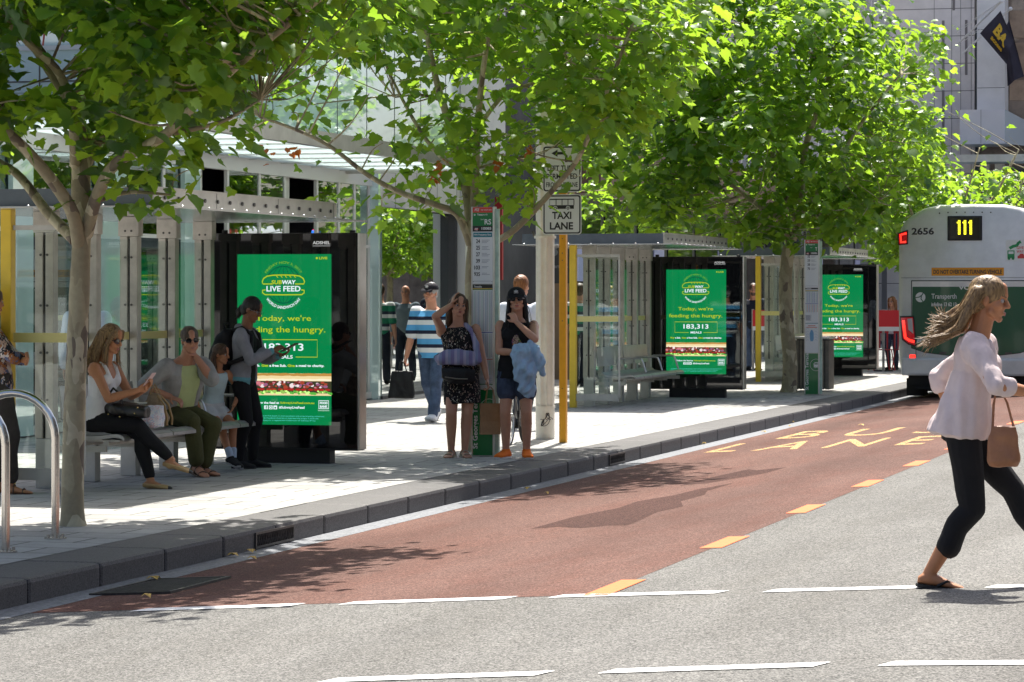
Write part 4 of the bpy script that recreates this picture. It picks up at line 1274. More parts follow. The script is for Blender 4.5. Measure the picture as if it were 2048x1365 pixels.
b = MB(); b.box(bx(1938), bx(2026), YB - 2.6, YB - .51, bz(296), bz(229), mat("lilac grey cladding", (.76, .735, .76), .4, var=.06, vscale=.5)); V = [(bx(2026), YB - 2.6, bz(296)), (bx(2026), YB - 2.6, bz(229)), (bx(2064), YB - .52, bz(250)), (bx(2064), YB - .52, bz(296))]
b.add(V, [(0, 1, 2, 3)], mat("canopy side glass", (.5, .55, .58), .15)); b.box(bx(1979), bx(1979.6), YB - 2.605, YB - 2.6, bz(296), bz(229), M_BOLT); b.build("entrance_box", r)
b = MB()
b.box(bx(1850), bx(2100), YB - 4.5, YB - .52, bz(330), bz(326), G_CAN); b.box(bx(1850), bx(2100), YB - 4.6, YB - 4.5, bz(336), bz(322), M_ALU); b.build("glass_awning", r)
b = MB(); b.box(bx(1996), bx(2013), YB - 1.0, YB - .55, 0, bz(331), M_WSTONE); b.box(bx(1975), bx(1984), YB - 1.0, YB - .55, 0, bz(331), M_WSTONE); b.build("column", r)
b = MB(); b.box(bx(2016), bx(2100), YB + .3, YB + .59, 0, bz(340), M_DARKF); b.build("doorway", r)

# flags on slanted poles
M_NAVY = mat("navy flag cloth", (.028, .024, .04), .8, var=.2, vscale=3); M_FGOLD = mat("gold flag print", srgb(205, 165, 40), .7)
def flag(tip, root, P, label, words):
    r = empty("flag", tip); tag(r, label, "flag", "navy flags at the stone building")
    b = MB(); b.tube([Vector(root) - Vector(tip), (0, 0, 0)], .035, mat("white flag pole", (.75, .75, .75), .35), 8); b.ball((0, 0, 0), .07, MATS["white flag pole"], 8, 6); b.build("flag_pole", r)
    for off in (.3, .55):
        b = MB(); b.tube([Vector(root) - Vector(tip) + Vector((0, 0, .35 * off + .3)), (-.05, -.02, -.02)], .010, MATS["white flag pole"], 5); b.build("stay_wire", r)
    # cloth: hanging sheet along the pole with folds
    n, m = 16, 20; V = []; F = []
    c0, c1, c2, c3 = [Vector(p) - Vector(tip) for p in P]
    for i in range(n + 1):
        for j in range(m + 1):
            s, t = i / n, j / m
            p = c0.lerp(c1, s).lerp(c3.lerp(c2, s), t)
            p.y += .16 * math.sin(7 * s + 1.5 * t) * (.2 + t)
            V.append(tuple(p))
    for i in range(n):
        for j in range(m): F.append((i * (m + 1) + j, i * (m + 1) + j + 1, (i + 1) * (m + 1) + j + 1, (i + 1) * (m + 1) + j))
    b = MB(); b.add(V, F, M_NAVY, True)
    if words:
        def on(s, t):
            p = c0.lerp(c1, s).lerp(c3.lerp(c2, s), t); p.y += .16 * math.sin(7 * s + 1.5 * t) * (.2 + t) - .06; return p
        for txt, s0, s1, t0, t1 in words:
            v, f = text_geo(txt, .05); lo, hi = v.min(0), v.max(0)
            W = []
            for p in v:
                a = (p[0] - lo[0]) / (hi[0] - lo[0]); c = (p[1] - lo[1]) / (hi[1] - lo[1])
                W.append(on(s0 + (s1 - s0) * (1 - c), t0 + (t1 - t0) * a))
            b.add(W, f, M_FGOLD)
    b.build("cloth", r)
Zf = 100.0
flag(at(2003, 3, Zf), at(1912, 92, Zf + 2), [at(2001, 22, Zf), at(1960, 67, Zf), at(2012, 128, Zf), at(2026, 80, Zf)], "navy flag with gold letters flying nearer the camera, top right", [("BA", .22, .62, .25, .8), ("access", .72, .84, .3, .75)])
flag(at(2021, 18, Zf + 1.5), at(1925, 108, Zf + 3), [at(2018, 38, Zf + 1.5), at(2010, 60, Zf + 1.5), at(2014, 172, Zf + 1.5), at(2047, 152, Zf + 1.5)], "navy flag hanging limp behind the lettered one, top right", [])

# cafe screens and chairs beside the bus
def cafe_screen(x0, x1, y, label):
    r = empty("cafe_screen", ((x0 + x1) / 2, y, 0)); tag(r, label, "cafe barrier", "red cafe screens")
    w = (x1 - x0) / 2
    b = MB(); b.box(-w, w, -.008, .008, .95, 1.30, mat("red printed banner", (.62, .02, .03), .5)); ban = b.build("banner", r)
    b = MB(); b.text("O", -.62 * w, -.30 * w, 1.06, 1.2, -.0095, P_WHITE, .04); b.build("lettering", ban)
    b = MB(); b.box(-w, w, -.004, .004, .18, .90, glass("clear plastic sheet", (.9, .92, .94), .05)); b.box(-w, w, -.006, .006, .86, .949, P_WHITE); b.build("clear_panel", r)
    for xx in (-w, 0, w):
        b = MB(); b.box(xx - .025, xx + .025, .010, .05, 0, 1.32, M_GALV); b.box(xx - .2, xx + .2, .02, .05, 0, .03, M_STEELD); b.build("stand", r)
cafe_screen(-10.1, -8.6, 63.5, "red banner cafe screen between the far display and the bus")
cafe_screen(-12.2, -10.4, 63.7, "red banner cafe screen hidden behind the far display")
def red_chair(x, y, rz, label):
    r = empty("cafe_chair", (x, y, 0), rz); tag(r, label, "chair", "red metal cafe chairs")
    M_R = mat("red painted metal", (.55, .02, .03), .35, coat=.3)
    b = MB(); b.box(-.2, .2, -.2, .2, .44, .46, M_R, .008); b.build("seat", r)
    b = MB(); 
    for k in range(5): b.box(-.18 + k * .085, -.15 + k * .085, .19, .205, .47, .84, M_R)
    b.box(-.2, .2, .185, .21, .80, .86, M_R, .005); b.build("backrest", r)
    for sx in (-1, 1):
        for sy in (-1, 1):
            b = MB(); b.tube([(sx * .17, sy * .17, .45), (sx * .23, sy * .23, 0)], .013, M_R, 6); b.build("leg", r)
red_chair(-9.5, 64.3, .4, "red metal cafe chair behind the screen, nearer the display")
red_chair(-9.0, 64.5, 2.8, "red metal cafe chair behind the screen, nearer the bus")

# buildings across the street and behind the camera, seen only in reflections
for k, (x0, x1, y0, y1, h) in enumerate(((18, 40, -60, -5, 16), (18, 40, -2, 45, 18), (-60, -18, -90, -22, 14), (-13, 14, -140, -120, 12))):
    r = empty("office_block", (0, 0, 0)); tag(r, ["office block across the street beside the camera", "office block across the street facing the shelters", "office block along the pavement behind the camera", "office tower closing the street behind the camera"][k], "building")
    b = MB(); b.box(x0, x1, y0, y1, -.3, h, mat("mid grey concrete block", (.22, .215, .21), .7, var=.15, vscale=.4)); b.build("wall", r)
    b = MB()
    for f in range(int(h / 3.6)):
        z0 = 1.2 + f * 3.6
        b.box(x0 - .03, x0 - .005, y0 + 1, y1 - 1, z0, z0 + 1.9, mat("dark shop glass")); b.box(x1 + .005, x1 + .03, y0 + 1, y1 - 1, z0, z0 + 1.9, mat("dark shop glass")); b.box(x0 + 1, x1 - 1, y1 + .005, y1 + .03, z0, z0 + 1.9, mat("dark shop glass"))
    b.build("window_band", r)
# ------------------------------------------------------------------ street trees
def leaf_mat(name, dark, light, trans):
    m = bpy.data.materials.new(name); m.use_nodes = True
    nt = m.node_tree; L = nt.links
    nt.nodes.remove(nt.nodes["Principled BSDF"])
    geo = nt.nodes.new("ShaderNodeNewGeometry")
    rp = nt.nodes.new("ShaderNodeValToRGB"); rp.color_ramp.elements[0].color = (*dark, 1); rp.color_ramp.elements[1].color = (*light, 1)
    L.new(geo.outputs["Random Per Island"], rp.inputs[0])
    rt = nt.nodes.new("ShaderNodeValToRGB"); rt.color_ramp.elements[0].color = (*[c * .75 for c in trans], 1); rt.color_ramp.elements[1].color = (trans[0] * 1.3, trans[1] * 1.1, trans[2] * 1.3, 1)
    L.new(geo.outputs["Random Per Island"], rt.inputs[0])
    df = nt.nodes.new("ShaderNodeBsdfDiffuse"); L.new(rp.outputs[0], df.inputs[0])
    tr = nt.nodes.new("ShaderNodeBsdfTranslucent"); L.new(rt.outputs[0], tr.inputs[0])
    gl = nt.nodes.new("ShaderNodeBsdfGlossy"); gl.inputs["Roughness"].default_value = .38; gl.inputs[0].default_value = (.9, .95, .9, 1)
    m1 = nt.nodes.new("ShaderNodeMixShader"); m1.inputs[0].default_value = .5
    L.new(df.outputs[0], m1.inputs[1]); L.new(tr.outputs[0], m1.inputs[2])
    m2 = nt.nodes.new("ShaderNodeMixShader"); m2.inputs[0].default_value = .035
    L.new(m1.outputs[0], m2.inputs[1]); L.new(gl.outputs[0], m2.inputs[2])
    L.new(m2.outputs[0], nt.nodes["Material Output"].inputs[0])
    return m
M_LEAF = leaf_mat("plane tree leaf", (.012, .055, .010), (.032, .115, .02), (.38, .68, .04))
M_LEAFO = leaf_mat("withered orange leaf", (.35, .09, .01), (.45, .14, .02), (.75, .22, .03))
M_BARK = bpy.data.materials.new("mottled plane bark"); M_BARK.use_nodes = True
def _bark():
    nt = M_BARK.node_tree; L = nt.links; b = nt.nodes["Principled BSDF"]; b.inputs["Roughness"].default_value = .8
    tc = nt.nodes.new("ShaderNodeTexCoord")
    mp = nt.nodes.new("ShaderNodeMapping"); mp.inputs["Scale"].default_value = (1.5, 1.5, .75); L.new(tc.outputs["Object"], mp.inputs[0])
    n0 = nt.nodes.new("ShaderNodeTexNoise"); n0.inputs["Scale"].default_value = 3; n0.inputs["Detail"].default_value = 2; L.new(mp.outputs[0], n0.inputs["Vector"])
    vo = nt.nodes.new("ShaderNodeTexVoronoi"); vo.inputs["Scale"].default_value = 7; 
    ad = nt.nodes.new("ShaderNodeMix"); ad.data_type = 'RGBA'; ad.blend_type = 'LINEAR_LIGHT'; ad.inputs[0].default_value = .25
    L.new(mp.outputs[0], ad.inputs[6]); L.new(n0.outputs["Color"], ad.inputs[7]); L.new(ad.outputs[2], vo.inputs["Vector"])
    sp = nt.nodes.new("ShaderNodeSeparateColor"); L.new(vo.outputs["Color"], sp.inputs[0])
    r = nt.nodes.new("ShaderNodeValToRGB"); r.color_ramp.interpolation = 'CONSTANT'
    e = r.color_ramp.elements; e[0].color = (.34, .29, .185, 1); e[1].position = .45; e[1].color = (.42, .365, .235, 1)
    q = e.new(.72); q.color = (.57, .505, .345, 1); q = e.new(.9); q.color = (.19, .15, .11, 1)
    L.new(sp.outputs[0], r.inputs[0])
    n1 = nt.nodes.new("ShaderNodeTexNoise"); n1.inputs["Scale"].default_value = 22; n1.inputs["Detail"].default_value = 5; L.new(tc.outputs["Object"], n1.inputs["Vector"])
    r1 = nt.nodes.new("ShaderNodeValToRGB"); r1.color_ramp.elements[0].color = (.72, .72, .72, 1); r1.color_ramp.elements[1].color = (1.15, 1.15, 1.15, 1); L.new(n1.outputs[0], r1.inputs[0])
    x = nt.nodes.new("ShaderNodeMix"); x.data_type = 'RGBA'; x.blend_type = 'MULTIPLY'; x.inputs[0].default_value = 1; L.new(r.outputs[0], x.inputs[6]); L.new(r1.outputs[0], x.inputs[7]); L.new(x.outputs[2], b.inputs["Base Color"])
    bp = nt.nodes.new("ShaderNodeBump"); bp.inputs["Strength"].default_value = .5; bp.inputs["Distance"].default_value = .02; L.new(n1.outputs[0], bp.inputs["Height"]); L.new(bp.outputs[0], b.inputs["Normal"])
_bark()

# lobed plane leaf outline, 1 unit long, stalk at origin pointing +y
LEAF2D = [(0, 0), (.10, -.08), (.26, -.08), (.47, .06), (.40, .18), (.58, .38), (.42, .46), (.40, .66), (.22, .70), (0, 1.0)]
LEAF2D = LEAF2D + [(-x, y) for x, y in LEAF2D[-2:0:-1]]
LEAF2D = np.array(LEAF2D)
def leaf_cloud(name, P, N, D, S, m, parent):
    """one mesh of lobed leaves: positions, normals, tip directions, sizes"""
    n = len(P); k = len(LEAF2D)
    D = D - N * (D * N).sum(1, keepdims=True); D /= np.linalg.norm(D, axis=1, keepdims=True) + 1e-9
    B = np.cross(D, N)
    x = LEAF2D[:, 0]; y = LEAF2D[:, 1]
    zf = .22 * np.abs(x) - .25 * y * y
    pts = np.concatenate([LEAF2D, [[0, .36]]]); zf = np.concatenate([zf, [-.05]])
    jit = 1 + np.random.RandomState(len(P)).uniform(-.18, .18, (n, k + 1, 1))
    V = P[:, None, :] + S[:, None, None] * jit * (pts[None, :, 0, None] * B[:, None, :] + pts[None, :, 1, None] * D[:, None, :] + zf[None, :, None] * N[:, None, :])
    base = np.arange(n)[:, None, None] * (k + 1)
    tri = np.array([[i, (i + 1) % k, k] for i in range(k)])
    F = (base + tri[None]).reshape(-1, 3)
    me = bpy.data.meshes.new(name)
    me.vertices.add(n * (k + 1)); me.vertices.foreach_set("co", V.reshape(-1).astype(np.float32))
    me.loops.add(len(F) * 3); me.loops.foreach_set("vertex_index", F.reshape(-1).astype(np.int32))
    me.polygons.add(len(F)); me.polygons.foreach_set("loop_start", np.arange(0, len(F) * 3, 3, dtype=np.int32))
    me.update(calc_edges=True)
    me.materials.append(m)
    o = bpy.data.objects.new(name, me); COL.objects.link(o); o.parent = parent
    return o

def tree(x, y, label, limbs, profile, seed, nclump, nleaf, lean=(0, 0), size=.15, orange=(), trunk_r=.09, trunk_pts=None, skip=None, spread=.24):
    """limbs: world-offset polylines [(dx,dy,z),...] with start radius; profile: [(z, radius)] of the crown"""
    r = empty("street_tree", (x, y, 0)); tag(r, label, "tree", "plane trees along the kerb")
    rn = random.Random(seed); rs = np.random.RandomState(seed)
    b = MB(); sk = []
    def smooth_pts(pts, n):
        P = [Vector(p) for p in pts]; out = []
        for i in range(len(P) - 1):
            p0, p1, p2, p3 = P[max(i - 1, 0)], P[i], P[i + 1], P[min(i + 2, len(P) - 1)]
            for k in range(n):
                t = k / n
                out.append(.5 * ((2 * p1) + (p2 - p0) * t + (2 * p0 - 5 * p1 + 4 * p2 - p3) * t * t + (3 * p1 - p0 - 3 * p2 + p3) * t ** 3))
        out.append(P[-1]); return out
    tp = smooth_pts(trunk_pts, 5); n = len(tp)
    rr = [trunk_r * (1.22 if i == 0 else 1.08 if i == 1 else 1.0) * (1 - .22 * i / n) * (1 + rn.uniform(-.03, .03)) for i in range(n)]
    b.tube(tp, rr, M_BARK, 16)
    for pts, r0, r1 in limbs:
        sp = smooth_pts(pts, 6); m = len(sp)
        b.tube(sp, [r0 + (r1 - r0) * i / (m - 1) for i in range(m)], M_BARK, 10)
        sk += [(p, r0 + (r1 - r0) * i / (m - 1)) for i, p in enumerate(sp) if i > m * .3]
    # clumps
    zs = [p[0] for p in profile]
    def R(z):
        return float(np.interp(z, zs, [p[1] for p in profile]))
    Pl, Nl, Dl, Sl = [], [], [], []
    tot = 0; guard = 0
    while tot < nclump and guard < nclump * 20:
        guard += 1
        z = rn.uniform(zs[0], zs[-1])
        if rn.random() > (R(z) / max(p[1] for p in profile)) ** 1.3 + .05: continue
        a = rn.uniform(0, 2 * math.pi); q = R(z) * (rn.random() ** .42)
        w = 1 + .22 * math.sin(3 * a + seed) + .12 * math.sin(5 * a + 2 * z)
        c = Vector((lean[0] + q * w * math.cos(a), lean[1] + q * w * math.sin(a), z + .25 * math.sin(2 * a + seed)))
        if skip and skip(c): continue
        tot += 1
        near = min(sk, key=lambda s: (s[0] - c).length + (0.6 if s[0].z > c.z + .2 else 0))
        d = c - near[0]
        mid = near[0] + d * .5 + Vector((rn.uniform(-.12, .12), rn.uniform(-.12, .12), -.05 * d.length + rn.uniform(-.05, .12)))
        tw = smooth_pts([near[0], mid, c], 3)
        b.tube(tw, [min(near[1] * .6, .006 + .006 * d.length) * (1 - .75 * i / (len(tw) - 1)) + .0018 for i in range(len(tw))], M_BARK, 5, cap=False)
        k = max(5, int(rn.gauss(nleaf, nleaf * .3)))
        off = rs.normal(0, 1, (k, 3)) * np.array([spread, spread, spread * .62])
        P = np.array(c) + off
        out = off * np.array([1, 1, .4]); out /= np.linalg.norm(out, axis=1, keepdims=True) + 1e-6
        N = np.stack([rs.normal(0, .48, k), rs.normal(0, .48, k), np.ones(k)], 1) + out * .45; N /= np.linalg.norm(N, axis=1, keepdims=True)
        D = out + rs.normal(0, .55, (k, 3)) + np.array([0, 0, -.55])
        Pl.append(P); Nl.append(N); Dl.append(D); Sl.append(np.clip(rs.normal(size, size * .36, k), size * .35, size * 1.7))
    P, N, D, S = np.concatenate(Pl), np.concatenate(Nl), np.concatenate(Dl), np.concatenate(Sl)
    keep = P[:, 2] > zs[0] - .25
    if skip: keep &= np.array([not skip(Vector(q)) for q in P])
    b.build("trunk", r)
    leaf_cloud("crown", P[keep], N[keep], D[keep], S[keep], M_LEAF, r)
    if orange:
        Pl, Nl, Dl, Sl = [], [], [], []
        for (ox, oy, oz) in orange:
            k = 5
            Pl.append(np.array([ox, oy, oz]) + rs.normal(0, .035, (k, 3))); N = rs.normal(0, 1, (k, 3)); Nl.append(N / np.linalg.norm(N, axis=1, keepdims=True)); Dl.append(rs.normal(0, .5, (k, 3)) + np.array([0, 0, -1])); Sl.append(rs.uniform(.06, .10, k))
        leaf_cloud("withered_leaves", np.concatenate(Pl), np.concatenate(Nl), np.concatenate(Dl), np.concatenate(Sl), M_LEAFO, r)
    return r

def rel(base, pts):
    """photo polyline (u, v, depth) -> offsets from the trunk base"""
    return [tuple(at(u, v, Z) - Vector((base[0], base[1], 0))) for u, v, Z in pts]
def seen(base, c):
    """photo column and row of a point given from a trunk base"""
    x, y, z = base[0] + c.x, base[1] + c.y, c.z
    Z = -SN * x + CS * y; k = 6000 / Z
    return 1024 + (CS * x + SN * y) * k, 588 - (z - EYE) * k
def gaps(base, boxes, seed):
    """thins the crown where the real tree is open"""
    rg = random.Random(seed)
    def f(c):
        u, v = seen(base, c)
        for (u0, u1, v0, v1, p) in boxes:
            if u0 < u < u1 and v0 < v < v1 and rg.random() < p: return True
        return False
    return f
T1 = (-8.69, 19.74)
tree(*T1, "plane tree with mottled trunk beside the bike hoop, nearest of the row",
     [(rel(T1, [(158, 490, 21.3), (140, 415, 21.1), (70, 320, 20.9), (0, 252, 20.7), (-120, 150, 20.4)]), .052, .03),
      (rel(T1, [(150, 480, 21.4), (95, 425, 21.7), (30, 345, 22.0), (-60, 300, 22.4)]), .045, .025),
      (rel(T1, [(165, 470, 21.35), (162, 380, 21.4), (160, 290, 21.5), (140, 200, 21.6), (95, 130, 21.6), (55, 60, 21.6), (20, -60, 21.5)]), .080, .03),
      (rel(T1, [(150, 330, 21.4), (145, 240, 21.0), (120, 150, 20.8), (60, 90, 20.6), (0, 30, 20.4)]), .04, .02),
      (rel(T1, [(172, 470, 21.3), (195, 390, 21.1), (235, 325, 20.9), (330, 270, 20.6), (410, 190, 20.4), (500, 110, 20.2), (600, 30, 20.1), (700, -50, 20.0)]), .050, .016),
      (rel(T1, [(200, 400, 21.2), (260, 385, 21.3), (340, 390, 21.5)]), .02, .008),
      (rel(T1, [(165, 340, 21.5), (220, 230, 22.2), (280, 100, 22.6), (330, -80, 23)]), .05, .02),
      (rel(T1, [(330, 270, 20.6), (440, 245, 20.9), (520, 200, 21.2)]), .02, .008)],
     [(2.45, .45), (2.65, 1.15), (2.95, 1.55), (3.3, 1.9), (3.8, 2.4), (4.6, 2.75), (5.3, 2.3), (6.0, 1.2), (6.3, .5)], 11, 450, 44, lean=(.0, -.1), size=.112, trunk_r=.083, skip=gaps(T1, [(500, 1100, 110, 700, .92), (20, 165, 70, 190, .9), (0, 190, 230, 430, .25), (420, 560, 300, 700, .8), (0, 110, 330, 600, .8), (300, 520, 330, 420, .35), (60, 270, 340, 520, .5)], 1),
     trunk_pts=[(0, 0, 0), (.0, 0, .35), (.02, 0, 1.0), (.045, 0, 1.5), (.06, 0, 1.85), (.07, 0, 2.06)])
T2 = (-8.76, 30.2)
tree(*T2, "plane tree with open branches rising behind the RS stop post",
     [(rel(T2, [(940, 490, 31.4), (915, 430, 31.3), (870, 410, 31.2), (800, 385, 31.1), (735, 350, 31), (655, 290, 30.9), (580, 255, 30.8), (520, 235, 30.7)]), .042, .012),
      (rel(T2, [(955, 500, 31.3), (1015, 470, 31.1), (1060, 430, 31.0), (1110, 375, 30.8), (1160, 310, 30.6), (1215, 180, 30.4), (1260, 60, 30.3), (1300, -40, 30.2)]), .040, .014),
      (rel(T2, [(942, 470, 31.4), (935, 390, 31.5), (915, 310, 31.6), (890, 220, 31.7), (870, 150, 31.8), (850, 40, 31.9), (840, -80, 32)]), .062, .02),
      (rel(T2, [(945, 450, 31.4), (950, 370, 31.3), (955, 260, 31.2), (965, 150, 31.0), (985, 20, 30.8), (1000, -80, 30.7)]), .048, .018),
      (rel(T2, [(925, 350, 31.5), (860, 290, 32), (800, 190, 32.4), (740, 60, 32.8)]), .03, .01),
      (rel(T2, [(880, 200, 31.7), (840, 190, 31.5), (790, 195, 31.3)]), .02, .008),
      (rel(T2, [(960, 250, 31.2), (1010, 190, 31.6), (1090, 150, 32.0), (1150, 60, 32.4)]), .026, .01),
      (rel(T2, [(945, 340, 31.4), (1000, 325, 31.2), (1060, 320, 31.0), (1110, 340, 30.9)]), .015, .006)],
     [(2.55, .5), (2.9, 1.2), (3.3, 1.75), (3.9, 2.3), (4.7, 2.7), (5.6, 2.4), (6.3, 1.4), (6.6, .6)], 23, 270, 36, lean=(.0, -.1), size=.118, trunk_r=.066, skip=gaps(T2, [(440, 620, 130, 600, .72), (620, 760, 110, 600, .62), (760, 900, 180, 600, .55), (860, 1010, 150, 340, .5), (1000, 1075, 290, 400, .3), (1075, 1180, 285, 395, .72), (1075, 1170, 395, 480, .93), (940, 1010, 400, 560, .9)], 2),
     trunk_pts=[(0, 0, 0), (0, 0, .5), (-.02, 0, 1.2), (-.03, 0, 1.8), (.0, 0, 2.2)],
     orange=rel(T2, [(1058, 303, 30.9), (1003, 328, 31.1), (885, 330, 31.2), (868, 360, 31.2), (535, 305, 30.7), (585, 300, 30.8)]))
T3 = (-8.90, 49.68)
tree(*T3, "full rounded plane tree between the two far shelters",
     [(rel(T3, [(1578, 490, 50.3), (1560, 440, 50.2), (1500, 400, 50), (1420, 330, 49.7), (1350, 230, 49.4)]), .055, .02),
      (rel(T3, [(1585, 480, 50.3), (1600, 430, 50.3), (1610, 300, 50.2), (1650, 180, 50), (1680, 60, 50), (1700, -60, 50)]), .075, .025),
      (rel(T3, [(1600, 430, 50.3), (1660, 350, 50.3), (1720, 250, 50.2), (1800, 150, 50)]), .05, .018),
      (rel(T3, [(1590, 440, 50.3), (1550, 330, 50.8), (1530, 200, 51.2), (1500, 50, 51.6)]), .05, .02),
      (rel(T3, [(1575, 470, 50.2), (1530, 450, 49.6), (1480, 445, 49.2)]), .03, .01),
      (rel(T3, [(1600, 440, 50.2), (1680, 420, 49.7), (1760, 400, 49.4)]), .03, .01)],
     [(2.45, 1.0), (2.7, 2.1), (3.2, 2.75), (4.0, 3.0), (5.0, 2.9), (6.0, 2.5), (6.9, 1.6), (7.3, .6)], 37, 300, 46, lean=(-.5, 0), size=.135, trunk_r=.13, skip=gaps(T3, [(1785, 2100, 380, 900, 1), (1660, 2100, 490, 900, .8), (1330, 1500, 455, 600, .6), (1860, 2100, 100, 420, .55)], 3),
     trunk_pts=[(0, 0, 0), (.02, 0, .5), (-.04, 0, 1.2), (-.06, 0, 1.9), (.0, 0, 2.45)], spread=.27)
# trees farther along share the same build
def far_tree(x, y, label, seed, s=1.0):
    L = []
    rn = random.Random(seed)
    for k in range(7):
        a = 2 * math.pi * k / 7 + rn.uniform(-.3, .3); d = rn.uniform(1.6, 2.4) * s
        L.append(([(0, 0, 2.1), (.3 * d * math.cos(a), .3 * d * math.sin(a), 2.8), (.7 * d * math.cos(a), .7 * d * math.sin(a), 3.7), (d * math.cos(a), d * math.sin(a), 4.8)], .05, .015))
    tree(x, y, label, L, [(2.4, .7), (2.8, 1.7), (3.4, 2.3), (4.2, 2.6 * s), (4.9, 2.0 * s), (5.3, 1.1), (5.6, .4)], seed, 200, 30, size=.14, skip=gaps((x, y), [(1885, 2200, 0, 345, .9), (1885, 2200, 345, 420, .55)], seed), trunk_r=.10, trunk_pts=[(0, 0, 0), (.02, 0, 1), (-.02, 0, 1.7), (0, 0, 2.2)], spread=.32)
far_tree(-8.75, 66.5, "plane tree rising behind the back of the bus", 51)
far_tree(-8.8, 78.0, "plane tree farther along, in the gap between bus and far display", 52)
far_tree(-8.8, 90.0, "farthest plane tree of the row beyond the bus", 53)
# ------------------------------------------------------------------ people
def V3(*a): return Vector(a)

class Blob:
    """overlapping closed solids, fused by a voxel remesh into one continuous smooth skin"""
    def __init__(s): s.V = []; s.F = []
    def _add(s, V, F):
        o = len(s.V); s.V += [tuple(v) for v in V]; s.F += [tuple(i + o for i in f) for f in F]
    def loft(s, st, n=20, power=2.0):
        """stations: (centre, half-axis A vector, half-axis B vector)"""
        V = []; F = []
        for c, A, B in st:
            for k in range(n):
                t = 2 * math.pi * k / n
                ct, sn = math.cos(t), math.sin(t)
                ct = math.copysign(abs(ct) ** (2 / power), ct); sn = math.copysign(abs(sn) ** (2 / power), sn)
                V.append(Vector(c) + Vector(A) * ct + Vector(B) * sn)
        m = len(st)
        for i in range(m - 1):
            for k in range(n):
                k2 = (k + 1) % n; F.append((i * n + k, i * n + k2, (i + 1) * n + k2, (i + 1) * n + k))
        c0 = len(V); V.append(Vector(st[0][0])); V.append(Vector(st[-1][0]))
        for k in range(n):
            k2 = (k + 1) % n; F.append((c0, k2, k)); F.append((c0 + 1, (m - 1) * n + k, (m - 1) * n + k2))
        s._add(V, F); return s
    def cap(s, p0, p1, r0, r1, n=14, flat=False):
        p0, p1 = Vector(p0), Vector(p1); d = p1 - p0
        if d.length < 1e-6: d = Vector((0, 0, 1e-4))
        L = d.length; d.normalize(); A = d.orthogonal().normalized(); B = d.cross(A)
        st = []
        hs = (-.98, -.8, -.45, 0)
        if flat: st.append((p0, A * r0, B * r0))
        else:
            for h in hs: q = math.sqrt(1 - h * h); st.append((p0 + d * (h * r0), A * r0 * q, B * r0 * q))
        if flat: st.append((p1, A * r1, B * r1))
        else:
            for h in hs[::-1]: q = math.sqrt(1 - h * h); st.append((p1 - d * (h * r1), A * r1 * q, B * r1 * q))
        return s.loft(st, n)
    guides = None
    def chain(s, pts, rs):
        if s.guides is not None: s.guides.append(([Vector(q) for q in pts], list(rs)))
        for i in range(len(pts) - 1): s.cap(pts[i], pts[i + 1], rs[i], rs[i + 1])
        return s
    def ell(s, c, f, l, u, rf, rl, ru, n=20, k=14):
        c = Vector(c); V = []; F = []
        st = []
        for i in range(k + 1):
            t = math.pi * i / k; q = max(.02, math.sin(t))
            st.append((c - u * (ru * math.cos(t)), f * rf * q, l * rl * q))
        return s.loft(st, n)
    def mesh(s, name, m, parent, voxel=.007, smooth=3, fold=0.0, fscale=9.0, seed=0, drape=.7):
        me = bpy.data.meshes.new(name); me.from_pydata(s.V, [], s.F); me.update()
        o = bpy.data.objects.new(name, me); COL.objects.link(o)
        bm = bmesh.new(); bm.from_mesh(me); bmesh.ops.recalc_face_normals(bm, faces=bm.faces[:]); bm.to_mesh(me); bm.free()
        md = o.modifiers.new("fuse", 'REMESH'); md.mode = 'VOXEL'; md.voxel_size = voxel; md.use_smooth_shade = True
        if smooth:
            sm = o.modifiers.new("soften", 'SMOOTH'); sm.factor = .5; sm.iterations = smooth
        dg = bpy.context.evaluated_depsgraph_get()
        ne = bpy.data.meshes.new_from_object(o.evaluated_get(dg))
        bpy.data.objects.remove(o); bpy.data.meshes.remove(me)
        ne.name = name
        if fold and len(ne.vertices):
            n = len(ne.vertices); co = np.empty(n * 3, np.float32); ne.vertices.foreach_get("co", co); co = co.reshape(-1, 3)
            no = np.empty(n * 3, np.float32); ne.vertices.foreach_get("normal", no); no = no.reshape(-1, 3)
            rs = np.random.RandomState(seed + 5); d = np.zeros(n)
            for i in range(5):
                w = rs.normal(0, 1, 3) * fscale * (1 + .5 * i); w[2] *= drape
                d += np.sin(co @ w + rs.uniform(0, 6) + 1.4 * np.sin(co @ (rs.normal(0, 1, 3) * fscale * .5))) / (1 + .35 * i)
            d = np.sign(d) * np.abs(d) ** 1.2
            co = co + no * (d * fold / 2.5)[:, None]
            ne.vertices.foreach_set("co", co.astype(np.float32).reshape(-1)); ne.update()
        ne.materials.clear(); ne.materials.append(m)
        ne.polygons.foreach_set("use_smooth", [True] * len(ne.polygons))
        q = bpy.data.objects.new(name, ne); COL.objects.link(q)
        if parent is not None: q.parent = parent
        return q

